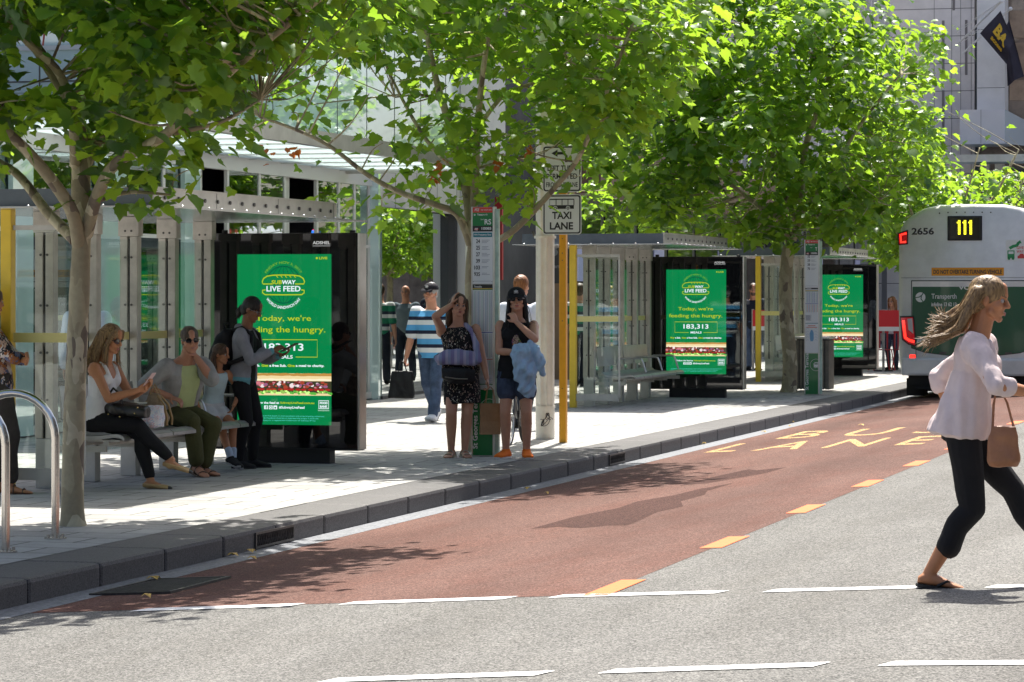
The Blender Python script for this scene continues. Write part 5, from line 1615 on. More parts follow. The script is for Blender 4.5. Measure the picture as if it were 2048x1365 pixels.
def skin(name, c): return mat("skin " + name, c, .48, var=.06, vscale=14, spec=.4)
def cloth(name, c=(.5, .5, .5), var=.08, rough=.85, bump=.25, bscale=26): return mat("cloth " + name, c, rough, var=var, vscale=9, bump=bump, bscale=bscale, spec=.25)
def hair_mat(name, c, c2):
    m = mat("hair " + name, c, .45, spec=.4); nt = m.node_tree; b = nt.nodes["Principled BSDF"]
    tc = nt.nodes.new("ShaderNodeTexCoord"); mp = nt.nodes.new("ShaderNodeMapping"); mp.inputs["Scale"].default_value = (90, 90, 6)
    n = nt.nodes.new("ShaderNodeTexNoise"); n.inputs["Scale"].default_value = 1.4; n.inputs["Detail"].default_value = 3
    nt.links.new(tc.outputs["Object"], mp.inputs[0]); nt.links.new(mp.outputs[0], n.inputs["Vector"])
    r = nt.nodes.new("ShaderNodeValToRGB"); r.color_ramp.elements[0].position = .35; r.color_ramp.elements[1].position = .65
    r.color_ramp.elements[0].color = (*c, 1); r.color_ramp.elements[1].color = (*c2, 1); nt.links.new(n.outputs[0], r.inputs[0]); nt.links.new(r.outputs[0], b.inputs["Base Color"])
    bp = nt.nodes.new("ShaderNodeBump"); bp.inputs["Strength"].default_value = .7; bp.inputs["Distance"].default_value = .006; nt.links.new(n.outputs[0], bp.inputs["Height"]); nt.links.new(bp.outputs[0], b.inputs["Normal"])
    return m
def pattern_mat(name, kind):
    m = bpy.data.materials.new("cloth " + name); m.use_nodes = True; nt = m.node_tree; L = nt.links; b = nt.nodes["Principled BSDF"]; b.inputs["Roughness"].default_value = .85; b.inputs["Specular IOR Level"].default_value = .2
    tc = nt.nodes.new("ShaderNodeTexCoord")
    if kind in ('polo', 'jersey'):
        sx = nt.nodes.new("ShaderNodeSeparateXYZ"); L.new(tc.outputs["Object"], sx.inputs[0])
        mu = nt.nodes.new("ShaderNodeMath"); mu.operation = 'MULTIPLY'; mu.inputs[1].default_value = 5.6 if kind == 'polo' else 4.5; L.new(sx.outputs[2], mu.inputs[0])
        fr = nt.nodes.new("ShaderNodeMath"); fr.operation = 'FRACT'; L.new(mu.outputs[0], fr.inputs[0])
        r = nt.nodes.new("ShaderNodeValToRGB"); r.color_ramp.interpolation = 'CONSTANT'; e = r.color_ramp.elements
        if kind == 'polo':
            e[0].color = (.70, .72, .74, 1); e[1].position = .34; e[1].color = (.02, .025, .05, 1)
            q = e.new(.60); q.color = (.10, .36, .66, 1)
        else:
            e[0].color = (.03, .22, .12, 1); e[1].position = .45; e[1].color = (.7, .7, .68, 1); q = e.new(.75); q.color = (.04, .05, .07, 1)
        L.new(fr.outputs[0], r.inputs[0]); L.new(r.outputs[0], b.inputs["Base Color"])
    else:
        vo = nt.nodes.new("ShaderNodeTexVoronoi"); vo.inputs["Scale"].default_value = {'floral': 30, 'shirt': 18, 'print': 26, 'bagprint': 40}[kind]
        nz = nt.nodes.new("ShaderNodeTexNoise"); nz.inputs["Scale"].default_value = 20; mx = nt.nodes.new("ShaderNodeMix"); mx.data_type = 'RGBA'; mx.blend_type = 'LINEAR_LIGHT'; mx.inputs[0].default_value = .07
        L.new(tc.outputs["Object"], mx.inputs[6]); L.new(nz.outputs["Color"], mx.inputs[7]); L.new(mx.outputs[2], vo.inputs["Vector"])
        sp = nt.nodes.new("ShaderNodeSeparateColor"); L.new(vo.outputs["Color"], sp.inputs[0])
        r = nt.nodes.new("ShaderNodeValToRGB"); r.color_ramp.interpolation = 'CONSTANT'; e = r.color_ramp.elements
        pal = {'floral': [(.45, .34, .25), (.75, .72, .62), (.60, .42, .36), (.30, .30, .22)],
               'shirt': [(.02, .02, .03), (.45, .30, .25), (.10, .12, .22), (.55, .50, .48), (.30, .12, .05)],
               'print': [(.10, .35, .03), (.5, .12, .04), (.55, .40, .30), (.03, .03, .03), (.15, .1, .25)],
               'bagprint': [(.75, .73, .74), (.72, .40, .44), (.45, .55, .70), (.78, .76, .74)]}[kind]
        e[0].color = (*pal[0], 1); e[1].position = 1 / len(pal); e[1].color = (*pal[1], 1)
        for i, c in enumerate(pal[2:]): q = e.new((i + 2) / len(pal)); q.color = (*c, 1)
        L.new(sp.outputs[1], r.inputs[0])
        th = nt.nodes.new("ShaderNodeMath"); th.operation = 'LESS_THAN'; th.inputs[1].default_value = {'floral': .33, 'shirt': .75, 'print': .6, 'bagprint': .8}[kind]; L.new(vo.outputs["Distance"], th.inputs[0])
        m2 = nt.nodes.new("ShaderNodeMath"); m2.operation = 'LESS_THAN'; m2.inputs[1].default_value = {'floral': .62, 'shirt': 2, 'print': 2, 'bagprint': 2}[kind]; L.new(sp.outputs[0], m2.inputs[0])
        m3 = nt.nodes.new("ShaderNodeMath"); m3.operation = 'MULTIPLY'; L.new(th.outputs[0], m3.inputs[0]); L.new(m2.outputs[0], m3.inputs[1])
        bc = {'floral': (.012, .012, .014, 1), 'shirt': (.02, .02, .025, 1), 'print': (.015, .015, .016, 1), 'bagprint': (.78, .76, .76, 1)}[kind]
        mm = nt.nodes.new("ShaderNodeMix"); mm.data_type = 'RGBA'; mm.inputs[6].default_value = bc; L.new(m3.outputs[0], mm.inputs[0]); L.new(r.outputs[0], mm.inputs[7]); L.new(mm.outputs[2], b.inputs["Base Color"])
    return m

def ik(a, t, l1, l2, pole):
    a, t, pole = Vector(a), Vector(t), Vector(pole)
    d = t - a; L = min(d.length, (l1 + l2) * .998); d.normalize(); t = a + d * L
    x = (l1 * l1 - l2 * l2 + L * L) / (2 * L); h = math.sqrt(max(0, l1 * l1 - x * x))
    p = pole - d * pole.dot(d)
    if p.length < 1e-5: p = d.orthogonal()
    return a + d * x + p.normalized() * h, t

class Person:
    """figure in its own frame: +x forward, +y its left, z up, z = 0 on the ground under it"""
    def __init__(s, label, loc, heading, H=1.68, female=True, pelvis=(0, 0, None), lean=0, side=0, twist=0, head=(0, 0, 0),
                 hands=None, feet=None, skin_m=None, build=1.0, group="people at the bus stops", knee=None, handdir=None, curl=None, voxel=.007, foot_yaw=(0, 0), foot_pitch=(0, 0), footlift=0):
        s.H = H; s.female = female; s.vox = voxel; s.build = build
        s.root = empty("person", loc, math.radians(heading)); tag(s.root, label, "person", group)
        bpy.context.view_layer.update()
        s.W = Matrix.Translation(Vector(loc)) @ Matrix.Rotation(math.radians(heading), 4, 'Z')
        s.skin = skin_m
        px, py, pz = pelvis; pz = .525 * H if pz is None else pz
        s.P = V3(px, py, pz)
        R = Matrix.Rotation(math.radians(lean), 3, 'Y') @ Matrix.Rotation(math.radians(side), 3, 'X')
        s.up = R @ V3(0, 0, 1)
        Rt = R @ Matrix.Rotation(math.radians(twist), 3, 'Z')
        s.f = Rt @ V3(1, 0, 0); s.l = Rt @ V3(0, 1, 0)
        s.f0 = R @ V3(1, 0, 0); s.l0 = R @ V3(0, 1, 0)
        s.T = .30 * H
        s.N = s.P + s.up * s.T
        sw = (.098 if female else .112) * H * (.5 + .5 * build)
        s.sh = [s.P + s.up * s.T * .905 + s.l * sw, s.P + s.up * s.T * .905 - s.l * sw]   # left, right
        hw = .052 * H
        s.hip = [s.P + s.l0 * hw - s.up * .01, s.P - s.l0 * hw - s.up * .01]
        ua, fa = .175 * H, .150 * H; th, sk = .245 * H, .243 * H
        hands = hands or {}; feet = feet or {}; knee = knee or {}
        s.elb = [None] * 2; s.wr = [None] * 2; s.kn = [None] * 2; s.an = [None] * 2
        for i, k in enumerate('LR'):
            sg = 1 if i == 0 else -1
            tgt, pole = hands.get(k, (s.sh[i] + V3(.02 * H, sg * .045 * H, -.315 * H), V3(-1, sg * .25, 0)))
            s.elb[i], s.wr[i] = ik(s.sh[i], tgt, ua, fa, pole)
            ft = feet.get(k, (0, sg * .055 * H, .042 * H))
            s.kn[i], s.an[i] = ik(s.hip[i], ft, th, sk, knee.get(k, V3(1, sg * .12, .15)))
        s.handdir = handdir or {}; s.curl = curl or {}
        s.foot_yaw = foot_yaw; s.foot_pitch = foot_pitch
        # head
        yaw, pit, rol = head
        neckdir = (s.up + V3(s.f.x, s.f.y, 0).normalized() * .18).normalized()
        s.hh = .134 * H
        s.HC = s.N + neckdir * (.052 * H) + V3(0, 0, .068 * H) + s.f * .008 * H
        Rh = Matrix.Rotation(math.radians(yaw), 3, 'Z') @ Matrix.Rotation(math.radians(pit), 3, 'Y') @ Matrix.Rotation(math.radians(rol), 3, 'X')
        base = Matrix.Rotation(math.atan2(s.f.y, s.f.x), 3, 'Z')
        Rh = base @ Rh
        s.hf, s.hl, s.hu = Rh @ V3(1, 0, 0), Rh @ V3(0, 1, 0), Rh @ V3(0, 0, 1)
        s.k = s.hh / .225
        s.HC = s.HC + s.hf * .012 * (1 + max(0, pit) / 20)
    def hp(s, f, l, u): return s.HC + (s.hf * f + s.hl * l + s.hu * u) * s.k
    def w(s, p): return s.W @ Vector(p)
    # torso stations: (t along spine, half width, half depth, forward offset) in H
    def stations(s, g=0.0, t0=-9, t1=9):
        if s.female: S = [(-.14, .062, .055, -.004), (0, .098, .066, -.004), (.15, .094, .063, 0), (.40, .074, .052, .004), (.62, .083, .058, .004), (.80, .094, .058, 0), (.92, .080, .044, -.006), (1.0, .048, .036, -.008), (1.06, .032, .032, -.004)]
        else: S = [(-.14, .062, .055, 0), (0, .094, .066, 0), (.15, .092, .064, .002), (.40, .088, .062, .006), (.62, .098, .068, .004), (.80, .108, .066, 0), (.92, .092, .048, -.006), (1.0, .055, .04, -.008), (1.06, .036, .036, -.004)]
        ts = [q[0] for q in S]
        def val(t, i): return float(np.interp(t, ts, [q[i] for q in S]))
        tt = sorted(set([max(t0, ts[0]), min(t1, ts[-1])] + [t for t in ts if t0 < t < t1]))
        out = []
        for t in tt:
            bl = s.build if t < .9 else (1 + (s.build - 1) * .3)
            f = s.f0.lerp(s.f, max(0, min(1, t))); l = s.l0.lerp(s.l, max(0, min(1, t)))
            d = val(t, 2) * s.H * bl
            c = s.P + s.up * (t * s.T) + f * (val(t, 3) * s.H + (s.build - 1) * .05 * s.H * max(0, 1 - abs(t - .35) * 2))
            out.append((c, l * (val(t, 1) * s.H * bl + g), f * (d + g)))
        return out
    def torso(s, b, g=0.0, t0=-9, t1=9, bust=True):
        b.loft(s.stations(g, t0, t1), 24, 2.25)
        if s.female and bust and t1 > .7 and s.H > 1.4:
            for sg in (1, -1):
                c = s.P + s.up * s.T * .70 + s.f * (.043 * s.H) + s.l * sg * .043 * s.H
                b.ell(c, s.f, s.l, s.up, .030 * s.H + g, .036 * s.H + g, .034 * s.H + g)
    def arm(s, b, i, g=0.0, upto=2.0, r=None):
        H = s.H; k = (1.0 if s.female else 1.14) * (.6 + .4 * s.build)
        ru, re, rw = .0285 * H * k + g, .0215 * H * k + g, .0145 * H * k + g
        a, e, w = s.sh[i], s.elb[i], s.wr[i]
        b.cap(a - s.up * .012 * H, a + (e - a) * .25, .033 * H * k + g, ru)
        if upto <= 1:
            b.cap(a, a.lerp(e, upto), ru, ru + (re - ru) * upto + g * .3); return
        b.cap(a, e, ru, re)
        q = min(1, upto - 1)
        m_ = e.lerp(w, .3)
        if q > .3: b.cap(e, m_, re, .0225 * H * k + g); b.cap(m_, e.lerp(w, q), .0225 * H * k + g, .0225 * H * k + g + (rw - .0225 * H * k - g) * q)
        else: b.cap(e, e.lerp(w, q), re, re)
    def leg(s, b, i, g=0.0, upto=2.0, flare=0.0):
        H = s.H; k = .5 + .5 * s.build
        rt, rk, rc, ra = .050 * H * k + g, .0325 * H * k + g, .0325 * H * k + g, .0205 * H + g
        h, n, a = s.hip[i], s.kn[i], s.an[i]
        if upto <= 1: b.cap(h, h.lerp(n, upto), rt, rt + (rk - rt) * upto + flare); return
        b.cap(h, n, rt, rk)
        q = min(1, upto - 1); m_ = n.lerp(a, .32)
        d = (a - n).normalized(); back = -s.f0 + d * s.f0.dot(d)
        if back.length > .1: m_ = m_ + back.normalized() * .012 * H
        b.cap(n, m_, rk, rc); b.cap(m_, n.lerp(a, q), rc, ra + (rc - ra) * (1 - q) + flare)
    def hand(s, b, i):
        H = s.H; sg = 1 if i == 0 else -1
        fd = (s.wr[i] - s.elb[i]).normalized()
        d, nrm = s.handdir.get('LR'[i], (fd, None))
        d = Vector(d).normalized()
        if nrm is None: nrm = s.l * (-sg) + V3(0, 0, 0)
        nrm = Vector(nrm); nrm = (nrm - d * nrm.dot(d)).normalized()     # palm side
        side = d.cross(nrm) * sg                                          # towards the thumb
        if side.dot(s.f) < -.2 and 'LR'[i] not in s.handdir: side = -side
        q = H / 1.7 * (1.0 if s.female else 1.08); w = s.wr[i]
        b.loft([(w - d * .012, side * .019 * q, nrm * .016 * q), (w + d * .02 * q, side * .026 * q, nrm * .015 * q), (w + d * .055 * q, side * .037 * q, nrm * .0135 * q), (w + d * .088 * q, side * .036 * q, nrm * .012 * q), (w + d * .096 * q, side * .03 * q, nrm * .009 * q)], 16)
        cu = s.curl.get('LR'[i], 25)
        for j, (o, L) in enumerate(((.027, .072), (.009, .081), (-.009, .075), (-.026, .058))):
            p = w + d * .088 * q + side * o * q; a = math.radians(cu * (.7 + .12 * j)); dd = d; r = .0088 * q
            for sgm, ff in ((0, .45), (1, .32), (2, .23)):
                dd = (d * math.cos(a * (sgm + .6)) + nrm * math.sin(a * (sgm + .6)) + side * (o * 2.2) * (1 - cu / 90)).normalized()
                p2 = p + dd * L * ff * q; b.cap(p, p2, r, r * .92, 8); p = p2; r *= .92
        p = w + d * .028 * q + side * .026 * q; t1 = p + (d * .55 + side * .75 + nrm * .35).normalized() * .036 * q; t2 = t1 + (d * .85 + side * .25 + nrm * .45).normalized() * .03 * q
        b.cap(w + d * .015 * q + side * .012 * q, p, .013 * q, .0125 * q, 8); b.cap(p, t1, .0120 * q, .0105 * q, 8); b.cap(t1, t2, .0103 * q, .0085 * q, 8)
    def footframe(s, i):
        yaw = math.radians(s.foot_yaw[i]); pit = math.radians(s.foot_pitch[i])
        R = Matrix.Rotation(yaw, 3, 'Z') @ Matrix.Rotation(pit, 3, 'Y')
        return R @ V3(1, 0, 0), R @ V3(0, 1, 0), R @ V3(0, 0, 1)
    def foot(s, b, i, g=0.0, toes=True):
        H = s.H; f, l, u = s.footframe(i); a = s.an[i]; L = .148 * H
        z0 = a - u * .040 * H
        heel = z0 - f * .035 * H
        st = []
        for t, w, h in ((0, .016, .022), (.08, .021, .034), (.25, .022, .042), (.42, .023, .036), (.6, .027, .026), (.78, .029, .018), (.93, .024, .013), (1.0, .014, .009)):
            hh = h * H * .5 + g
            st.append((heel + f * (t * L) + u * (hh), l * (w * H * (1 if s.female else 1.08) + g), u * hh))
        b.loft(st, 16, 2.4)
        b.cap(a, a - u * .02 * H, .0215 * H + g, .023 * H + g)
        return heel, f, l, u, L
    def body(s, nude_to=None, face=True):
        b = Blob(); H = s.H; k = s.k
        s.torso(b)
        b.cap(s.N - s.up * .03 * H, s.hp(-.012, 0, -.06), .036 * H * (1 if s.female else 1.15), .033 * H * (1 if s.female else 1.15))
        for i in (0, 1):
            s.arm(b, i); s.hand(b, i); s.leg(b, i); s.foot(b, i)
        # head
        f, l, u = s.hf, s.hl, s.hu
        b.ell(s.hp(-.010, 0, .028), f, l, u, .093 * k, .074 * k, .090 * k)
        b.ell(s.hp(.022, 0, -.040), f, l, u, .066 * k, .056 * k, .066 * k)
        b.cap(s.hp(.066, -.010, -.092), s.hp(.066, .010, -.092), .018 * k, .018 * k)
        b.cap(s.hp(.055, 0, .07), s.hp(.072, 0, .035), .035 * k, .026 * k)
        for sg in (1, -1):
            b.cap(s.hp(.070, sg * .012, .030), s.hp(.058, sg * .040, .028), .014 * k, .012 * k)
            b.ell(s.hp(.050, sg * .040, -.020), f, l, u, .030 * k, .024 * k, .026 * k)
            b.cap(s.hp(.02, sg * .050, -.06), s.hp(.055, sg * .018, -.085), .020 * k, .018 * k)
            b.ell(s.hp(-.012, sg * .074, -.004), (f + l * sg * .3).normalized(), (l - f * sg * .3).normalized(), u, .020 * k, .008 * k, .031 * k, 12, 8)
            b.cap(s.hp(.096, sg * .010, -.026), s.hp(.088, sg * .013, -.028), .0075 * k, .007 * k)
        b.cap(s.hp(.084, 0, .018), s.hp(.106, 0, -.020), .0095 * k, .0125 * k)
        b.cap(s.hp(.080, -.016, -.060), s.hp(.080, .016, -.060), .012 * k, .012 * k)
        s.bodyo = b.mesh("body", s.skin, s.root, s.vox * .8, 2)
        if face:
            for sg in (1, -1):
                e = MB(); c = s.hp(.0705, sg * .031, .006); e.ball(c, .0125 * k, mat("eye white", (.36, .33, .31), .3))
                e.ball(c + (f * .0095 + u * -.0005) * k, .0072 * k, mat("iris", (.05, .035, .025), .15))
                e.build("eye", s.root)
            e = Blob()
            for sg in (1, -1): e.cap(s.hp(.0885, sg * .014, .028), s.hp(.076, sg * .045, .030), .0042 * k, .003 * k, 6)
            e.mesh("eyebrows", s.hairm, s.root, .003, 0)
            lp = Blob(); lp.chain([s.hp(.0835, -.022, -.060), s.hp(.0925, -.008, -.0565), s.hp(.0925, .008, -.0565), s.hp(.0835, .022, -.060)], [.003 * k, .0052 * k, .0052 * k, .003 * k]); lp.chain([s.hp(.0835, -.020, -.062), s.hp(.0915, 0, -.0665), s.hp(.0835, .020, -.062)], [.003 * k, .0062 * k, .003 * k])
            lp.mesh("lips", s.lipm, s.root, .003, 1)
    lipm = None; hairm = None
    def hair(s, style, m):
        s.hairm = m; b = Blob(); f, l, u = s.hf, s.hl, s.hu; k = s.k
        b.guides = []
        if style == 'bald': return
        b.ell(s.hp(-.016, 0, .044), f, l, u, .101 * k, .085 * k, .092 * k)
        b.ell(s.hp(-.050, 0, -.005), f, l, u, .062 * k, .074 * k, .085 * k)
        if style == 'short': pass
        if style in ('long', 'back'):
            back = -s.hf
            for q in range(9):
                a = math.radians(-100 + 25 * q); 
                p0 = s.hp(-.045 - .035 * math.cos(a), .068 * math.sin(a), .03); p1 = s.hp(-.060 - .035 * math.cos(a), .080 * math.sin(a), -.10)
                p2 = s.hp(-.070 - .02 * math.cos(a), .085 * math.sin(a), -.10) + V3(0, 0, -.13 * k) - s.f * .01
                b.chain([p0, p1, p2], [.034 * k, .030 * k, .014 * k])
            if style == 'long':
                for sg in (1, -1): b.chain([s.hp(.055, sg * .052, .085), s.hp(.045, sg * .078, .03), s.hp(.022, sg * .084, -.06), s.hp(.02, sg * .088, -.06) + V3(0, 0, -.13 * k)], [.020 * k, .019 * k, .022 * k, .012 * k])
        if style == 'bun':
            b.ell(s.hp(-.105, 0, .055), f, l, u, .04 * k, .042 * k, .042 * k)
        if style == 'tail':
            b.chain([s.hp(-.09, .0, -.01), s.hp(-.115, .0, -.05), s.hp(-.11, .01, -.05) + V3(0, 0, -.07), s.hp(-.10, .02, -.05) + V3(0, 0, -.17)], [.03 * k, .03 * k, .028 * k, .010 * k])
        return b
    def hair_done(s, b):
        b.mesh("hair", s.hairm, s.root, .006, 2, fold=.0025, fscale=60, drape=.1)
        o = [c for c in s.root.children if c.name.split('.')[0] == 'hair'][-1]
        if b.guides and s.vox < .0095:
            rg = random.Random(len(b.guides)); q = MB()
            for pts, rs in b.guides:
                for i in range(16):
                    a = rg.uniform(0, 6.28); e = rg.uniform(.75, 1.12); W = []
                    off = Vector((math.cos(a), math.sin(a), .3 * math.sin(2 * a)))
                    jit = Vector((rg.gauss(0, .012), rg.gauss(0, .012), rg.gauss(0, .01)))
                    for j, (p_, r_) in enumerate(zip(pts, rs)): W.append(p_ + off * r_ * e + jit * (j / len(pts)) ** 2 * 2)
                    W.append(W[-1] + (W[-1] - W[-2]) * .25 + jit)
                    q.tube(W, [.0026, .0026] + [.0022] * (len(W) - 3) + [.0006], s.hairm, 4, cap=False)
            q.build("hair_strands", o)
    def shirt(s, m, t0=-.12, t1=.97, sleeve=0.0, g=.012, name="shirt", fold=.006, hem=0, voxel=None, bust=True, sleeve_g=.01, extra=None, drape=.7, fscale=9):
        b = Blob(); s.torso(b, g, t0, t1, bust)
        if hem:
            st = s.stations(g + .004, t0, t0 + .25); c, A, B = st[0]
            b.loft([(c - s.up * hem, A * 1.06, B * 1.06), (c, A, B), st[1]], 24, 2.2)
        if sleeve:
            for i in (0, 1):
                s.arm(b, i, g * .6 + sleeve_g, sleeve)
                b.cap(s.N - s.up * .05 * s.H + (s.sh[i] - s.N) * .2, s.sh[i], .035 * s.H, .034 * s.H + g)
        if extra: extra(b)
        return b.mesh(name, m, s.root, voxel or s.vox * 1.1, 3, fold=fold, fscale=fscale, drape=drape, seed=int(s.H * 100))
    def trousers(s, m, upto=1.9, g=.012, flare=0.0, name="trousers", t1=.2, fold=.006):
        b = Blob(); b.loft(s.stations(g, -.14, t1), 24, 2.2)
        for i in (0, 1): s.leg(b, i, g, upto, flare)
        return b.mesh(name, m, s.root, s.vox * 1.1, 3, fold=fold, seed=3)
    def shoes(s, m, sole=None, g=.008, cuff=False):
        for i in (0, 1):
            b = Blob(); heel, f, l, u, L = s.foot(b, i, g); o = b.mesh("shoe", m, s.root, .006, 1)
            if sole:
                q = MB(); P = []
                for t, w in ((-.02, .012), (.02, .022), (.12, .026), (.4, .026), (.65, .031), (.85, .031), (.97, .022), (1.02, .012)): P.append((t, w))
                pts = [heel + f * (t * L) + l * (w * s.H) for t, w in P] + [heel + f * (t * L) - l * (w * s.H) for t, w in P[::-1]]
                n = len(pts); Vv = [p - u * .006 for p in pts] + [p + u * .014 for p in pts]
                q.add(Vv, [tuple(range(n))[::-1], tuple(range(n, 2 * n))] + [(j, (j + 1) % n, (j + 1) % n + n, j + n) for j in range(n)], sole); q.build("sole", o)
    def sandals(s, m, straps=2, sole=None):
        for i in (0, 1):
            f, l, u = s.footframe(i); a = s.an[i]; H = s.H; L = .148 * H; heel = a - u * .040 * H - f * .035 * H
            q = MB(); P = [(-.03, .010), (.02, .022), (.12, .026), (.4, .026), (.65, .031), (.85, .031), (.97, .022), (1.03, .012)]
            pts = [heel + f * (t * L) + l * (w * H) for t, w in P] + [heel + f * (t * L) - l * (w * H) for t, w in P[::-1]]; n = len(pts)
            q.add([p - u * .016 for p in pts] + [p + u * .002 for p in pts], [tuple(range(n))[::-1], tuple(range(n, 2 * n))] + [(j, (j + 1) % n, (j + 1) % n + n, j + n) for j in range(n)], sole or m)
            o = q.build("sandal", s.root); q = MB()
            if straps == 'thong':
                t0 = heel + f * (.80 * L) + u * .012 * H
                for sg in (1, -1): q.tube([t0, heel + f * (.62 * L) + l * sg * .022 * H + u * .022 * H, heel + f * (.42 * L) + l * sg * .028 * H + u * .004], .008, m, 8)
            else:
                for t in ((.72, .40, .1) if straps > 1 else (.66,)):
                    w = .031 if t > .5 else .026; h = float(np.interp(t, (.1, .4, .72), (.05, .042, .024)))
                    q.tube([heel + f * (t * L) + l * (w * H * math.cos(x)) + u * (h * H * math.sin(x) * 1.05) for x in np.linspace(0, math.pi, 11)], .006, m, 6)
            q.build("strap", o)
    def sunglasses(s, m=None):
        m = m or mat("dark lens", (.01, .01, .012), .06, coat=.6)
        b = MB(); k = s.k
        for sg in (1, -1):
            c = s.hp(.094, sg * .032, .006); st = []
            V = []; F = []; n = 16
            for d in (0, -.006):
                for j in range(n):
                    t = 2 * math.pi * j / n; V.append(c + (s.hl * (.028 * math.cos(t)) + s.hu * (.022 * math.sin(t) - .003 * math.cos(2 * t)) + s.hf * (d - .35 * abs(sg * .028 * math.cos(t) + .02) * (1 if sg * math.cos(t) > 0 else 0))) * k)
            F = [tuple(range(n)), tuple(range(n, 2 * n))[::-1]] + [(j, (j + 1) % n, (j + 1) % n + n, j + n) for j in range(n)]
            b.add(V, F, m, False)
            b.tube([s.hp(.088, sg * .056, .012), s.hp(.05, sg * .078, .010), s.hp(-.02, sg * .083, .006)], .0035 * k, m, 6)
        b.tube([s.hp(.096, -.008, .012), s.hp(.098, 0, .014), s.hp(.096, .008, .012)], .0035 * k, m, 6)
        b.build("sunglasses", s.root)
    def glasses(s):
        b = MB(); m = mat("spectacle rim", (.25, .25, .27), .3, .7); k = s.k
        for sg in (1, -1):
            c = s.hp(.094, sg * .032, .004)
            b.tube([c + (s.hl * .025 * math.cos(t) + s.hu * .017 * math.sin(t)) * k for t in np.linspace(0, 2 * math.pi, 17)], .0022, m, 5, cap=False)
            b.tube([s.hp(.09, sg * .057, .010), s.hp(.04, sg * .078, .010), s.hp(-.02, sg * .082, .006)], .0024, m, 5)
        b.tube([s.hp(.098, -.007, .006), s.hp(.098, .007, .006)], .0024, m, 5); b.build("spectacles", s.root)
    def cap_hat(s, m, brim=(0, 0), badge=None):
        b = Blob(); f, l, u = s.hf, s.hl, s.hu; k = s.k
        st = []
        for t in (0, .25, .5, .7, .85, .96, 1.0):
            q = math.sqrt(max(.0, 1 - t ** 2.6)) + .02; st.append((s.hp(-.012, 0, .045 + .088 * t), f * .108 * k * q, l * .088 * k * q))
        b.loft(st, 24); o = b.mesh("cap", m, s.root, .006, 2)
        q = MB(); V = []; F = []; n = 14
        for d in (0, .005):
            for j in range(n + 1):
                t = math.radians(-80 + 160 * j / n)
                V.append(s.hp(.085 + .0 * math.cos(t), .080 * math.sin(t), .052 + d)); V.append(s.hp(.075 + .088 * math.cos(t), .084 * math.sin(t), .038 - .018 * math.cos(t) + d + .012 * abs(math.sin(t)) * -1))
        h = 2 * (n + 1)
        for j in range(n):
            a = 2 * j; F += [(a, a + 2, a + 3, a + 1), (a + h, a + 1 + h, a + 3 + h, a + 2 + h), (a + 1, a + 3, a + 3 + h, a + 1 + h)]
        q.add(V, F, m, True); q.build("brim", o)
        if badge:
            q = MB(); 
            for a in (-50, 0, 50):
                t = math.radians(a); c = s.hp(.099, 0, .074); q.tube([c, c + (s.hl * math.sin(t) * .024 + s.hu * math.cos(t) * .024 + s.hf * -.006) * k], .006 * k, badge, 6)
            for z in (.066, .072): q.tube([s.hp(.0975, -.022, z), s.hp(.101, 0, z), s.hp(.0975, .022, z)], .002, badge, 5)
            q.build("badge", o)
    def face_done(s, lip): s.lipm = lip

SK_TAN = skin("tan", (.44, .195, .095)); SK_FAIR = skin("fair", (.52, .27, .175)); SK_RED = skin("ruddy", (.52, .245, .15)); SK_BRN = skin("brown", (.24, .105, .052)); SK_OLD = skin("weathered", (.46, .22, .135))
LIP = mat("lips", (.32, .09, .08), .4); LIP2 = mat("pale lips", (.36, .16, .13), .4)
H_BLOND = hair_mat("dark blonde", (.10, .055, .025), (.34, .22, .10)); H_BRN = hair_mat("brown", (.035, .018, .01), (.11, .06, .03)); H_BLK = hair_mat("black", (.006, .005, .005), (.022, .018, .016)); H_GREY = hair_mat("grey", (.18, .17, .16), (.45, .44, .42)); H_GBR = hair_mat("grey brown", (.04, .026, .018), (.13, .09, .065)); H_GING = hair_mat("ginger brown", (.12, .045, .015), (.30, .12, .04))
C_BLK = cloth("black", (.012, .012, .014)); C_NAVY = cloth("dark navy", (.016, .02, .032)); C_DENIM = cloth("blue denim", (.06, .09, .155), .3); C_DDENIM = cloth("dark denim", (.045, .06, .10), .35); C_WHT = cloth("white", (.74, .74, .76), .04); C_OLIVE = cloth("olive", (.075, .075, .03), .1); C_GREYSH = cloth("light grey", (.34, .34, .33), .12); C_LIMEC = cloth("pale lime", (.50, .58, .28), .06); C_HOOD = cloth("heather grey", (.27, .28, .31), .12); C_CHAR = cloth("charcoal", (.04, .035, .033), .2); C_PINKW = cloth("pinkish white", (.66, .55, .54), .06); C_WSTR = cloth("pale blue white", (.62, .66, .76), .05); C_GOLDF = mat("tan flat leather", (.44, .29, .13), .5, var=.15); C_SLATE = cloth("slate", (.12, .15, .17))
M_TAPE = mat("black leather", (.014, .013, .013), .32, var=.3, vscale=20, bump=.2, bscale=40); M_METALB = mat("gold buckle", (.6, .45, .2), .25, 1.0)

def finish(p, style, hm, lip=LIP, face=True, extra=None):
    b = p.hair(style, hm); p.lipm = lip; p.body(face=face)
    if b is not None:
        if extra: extra(b)
        p.hair_done(b)
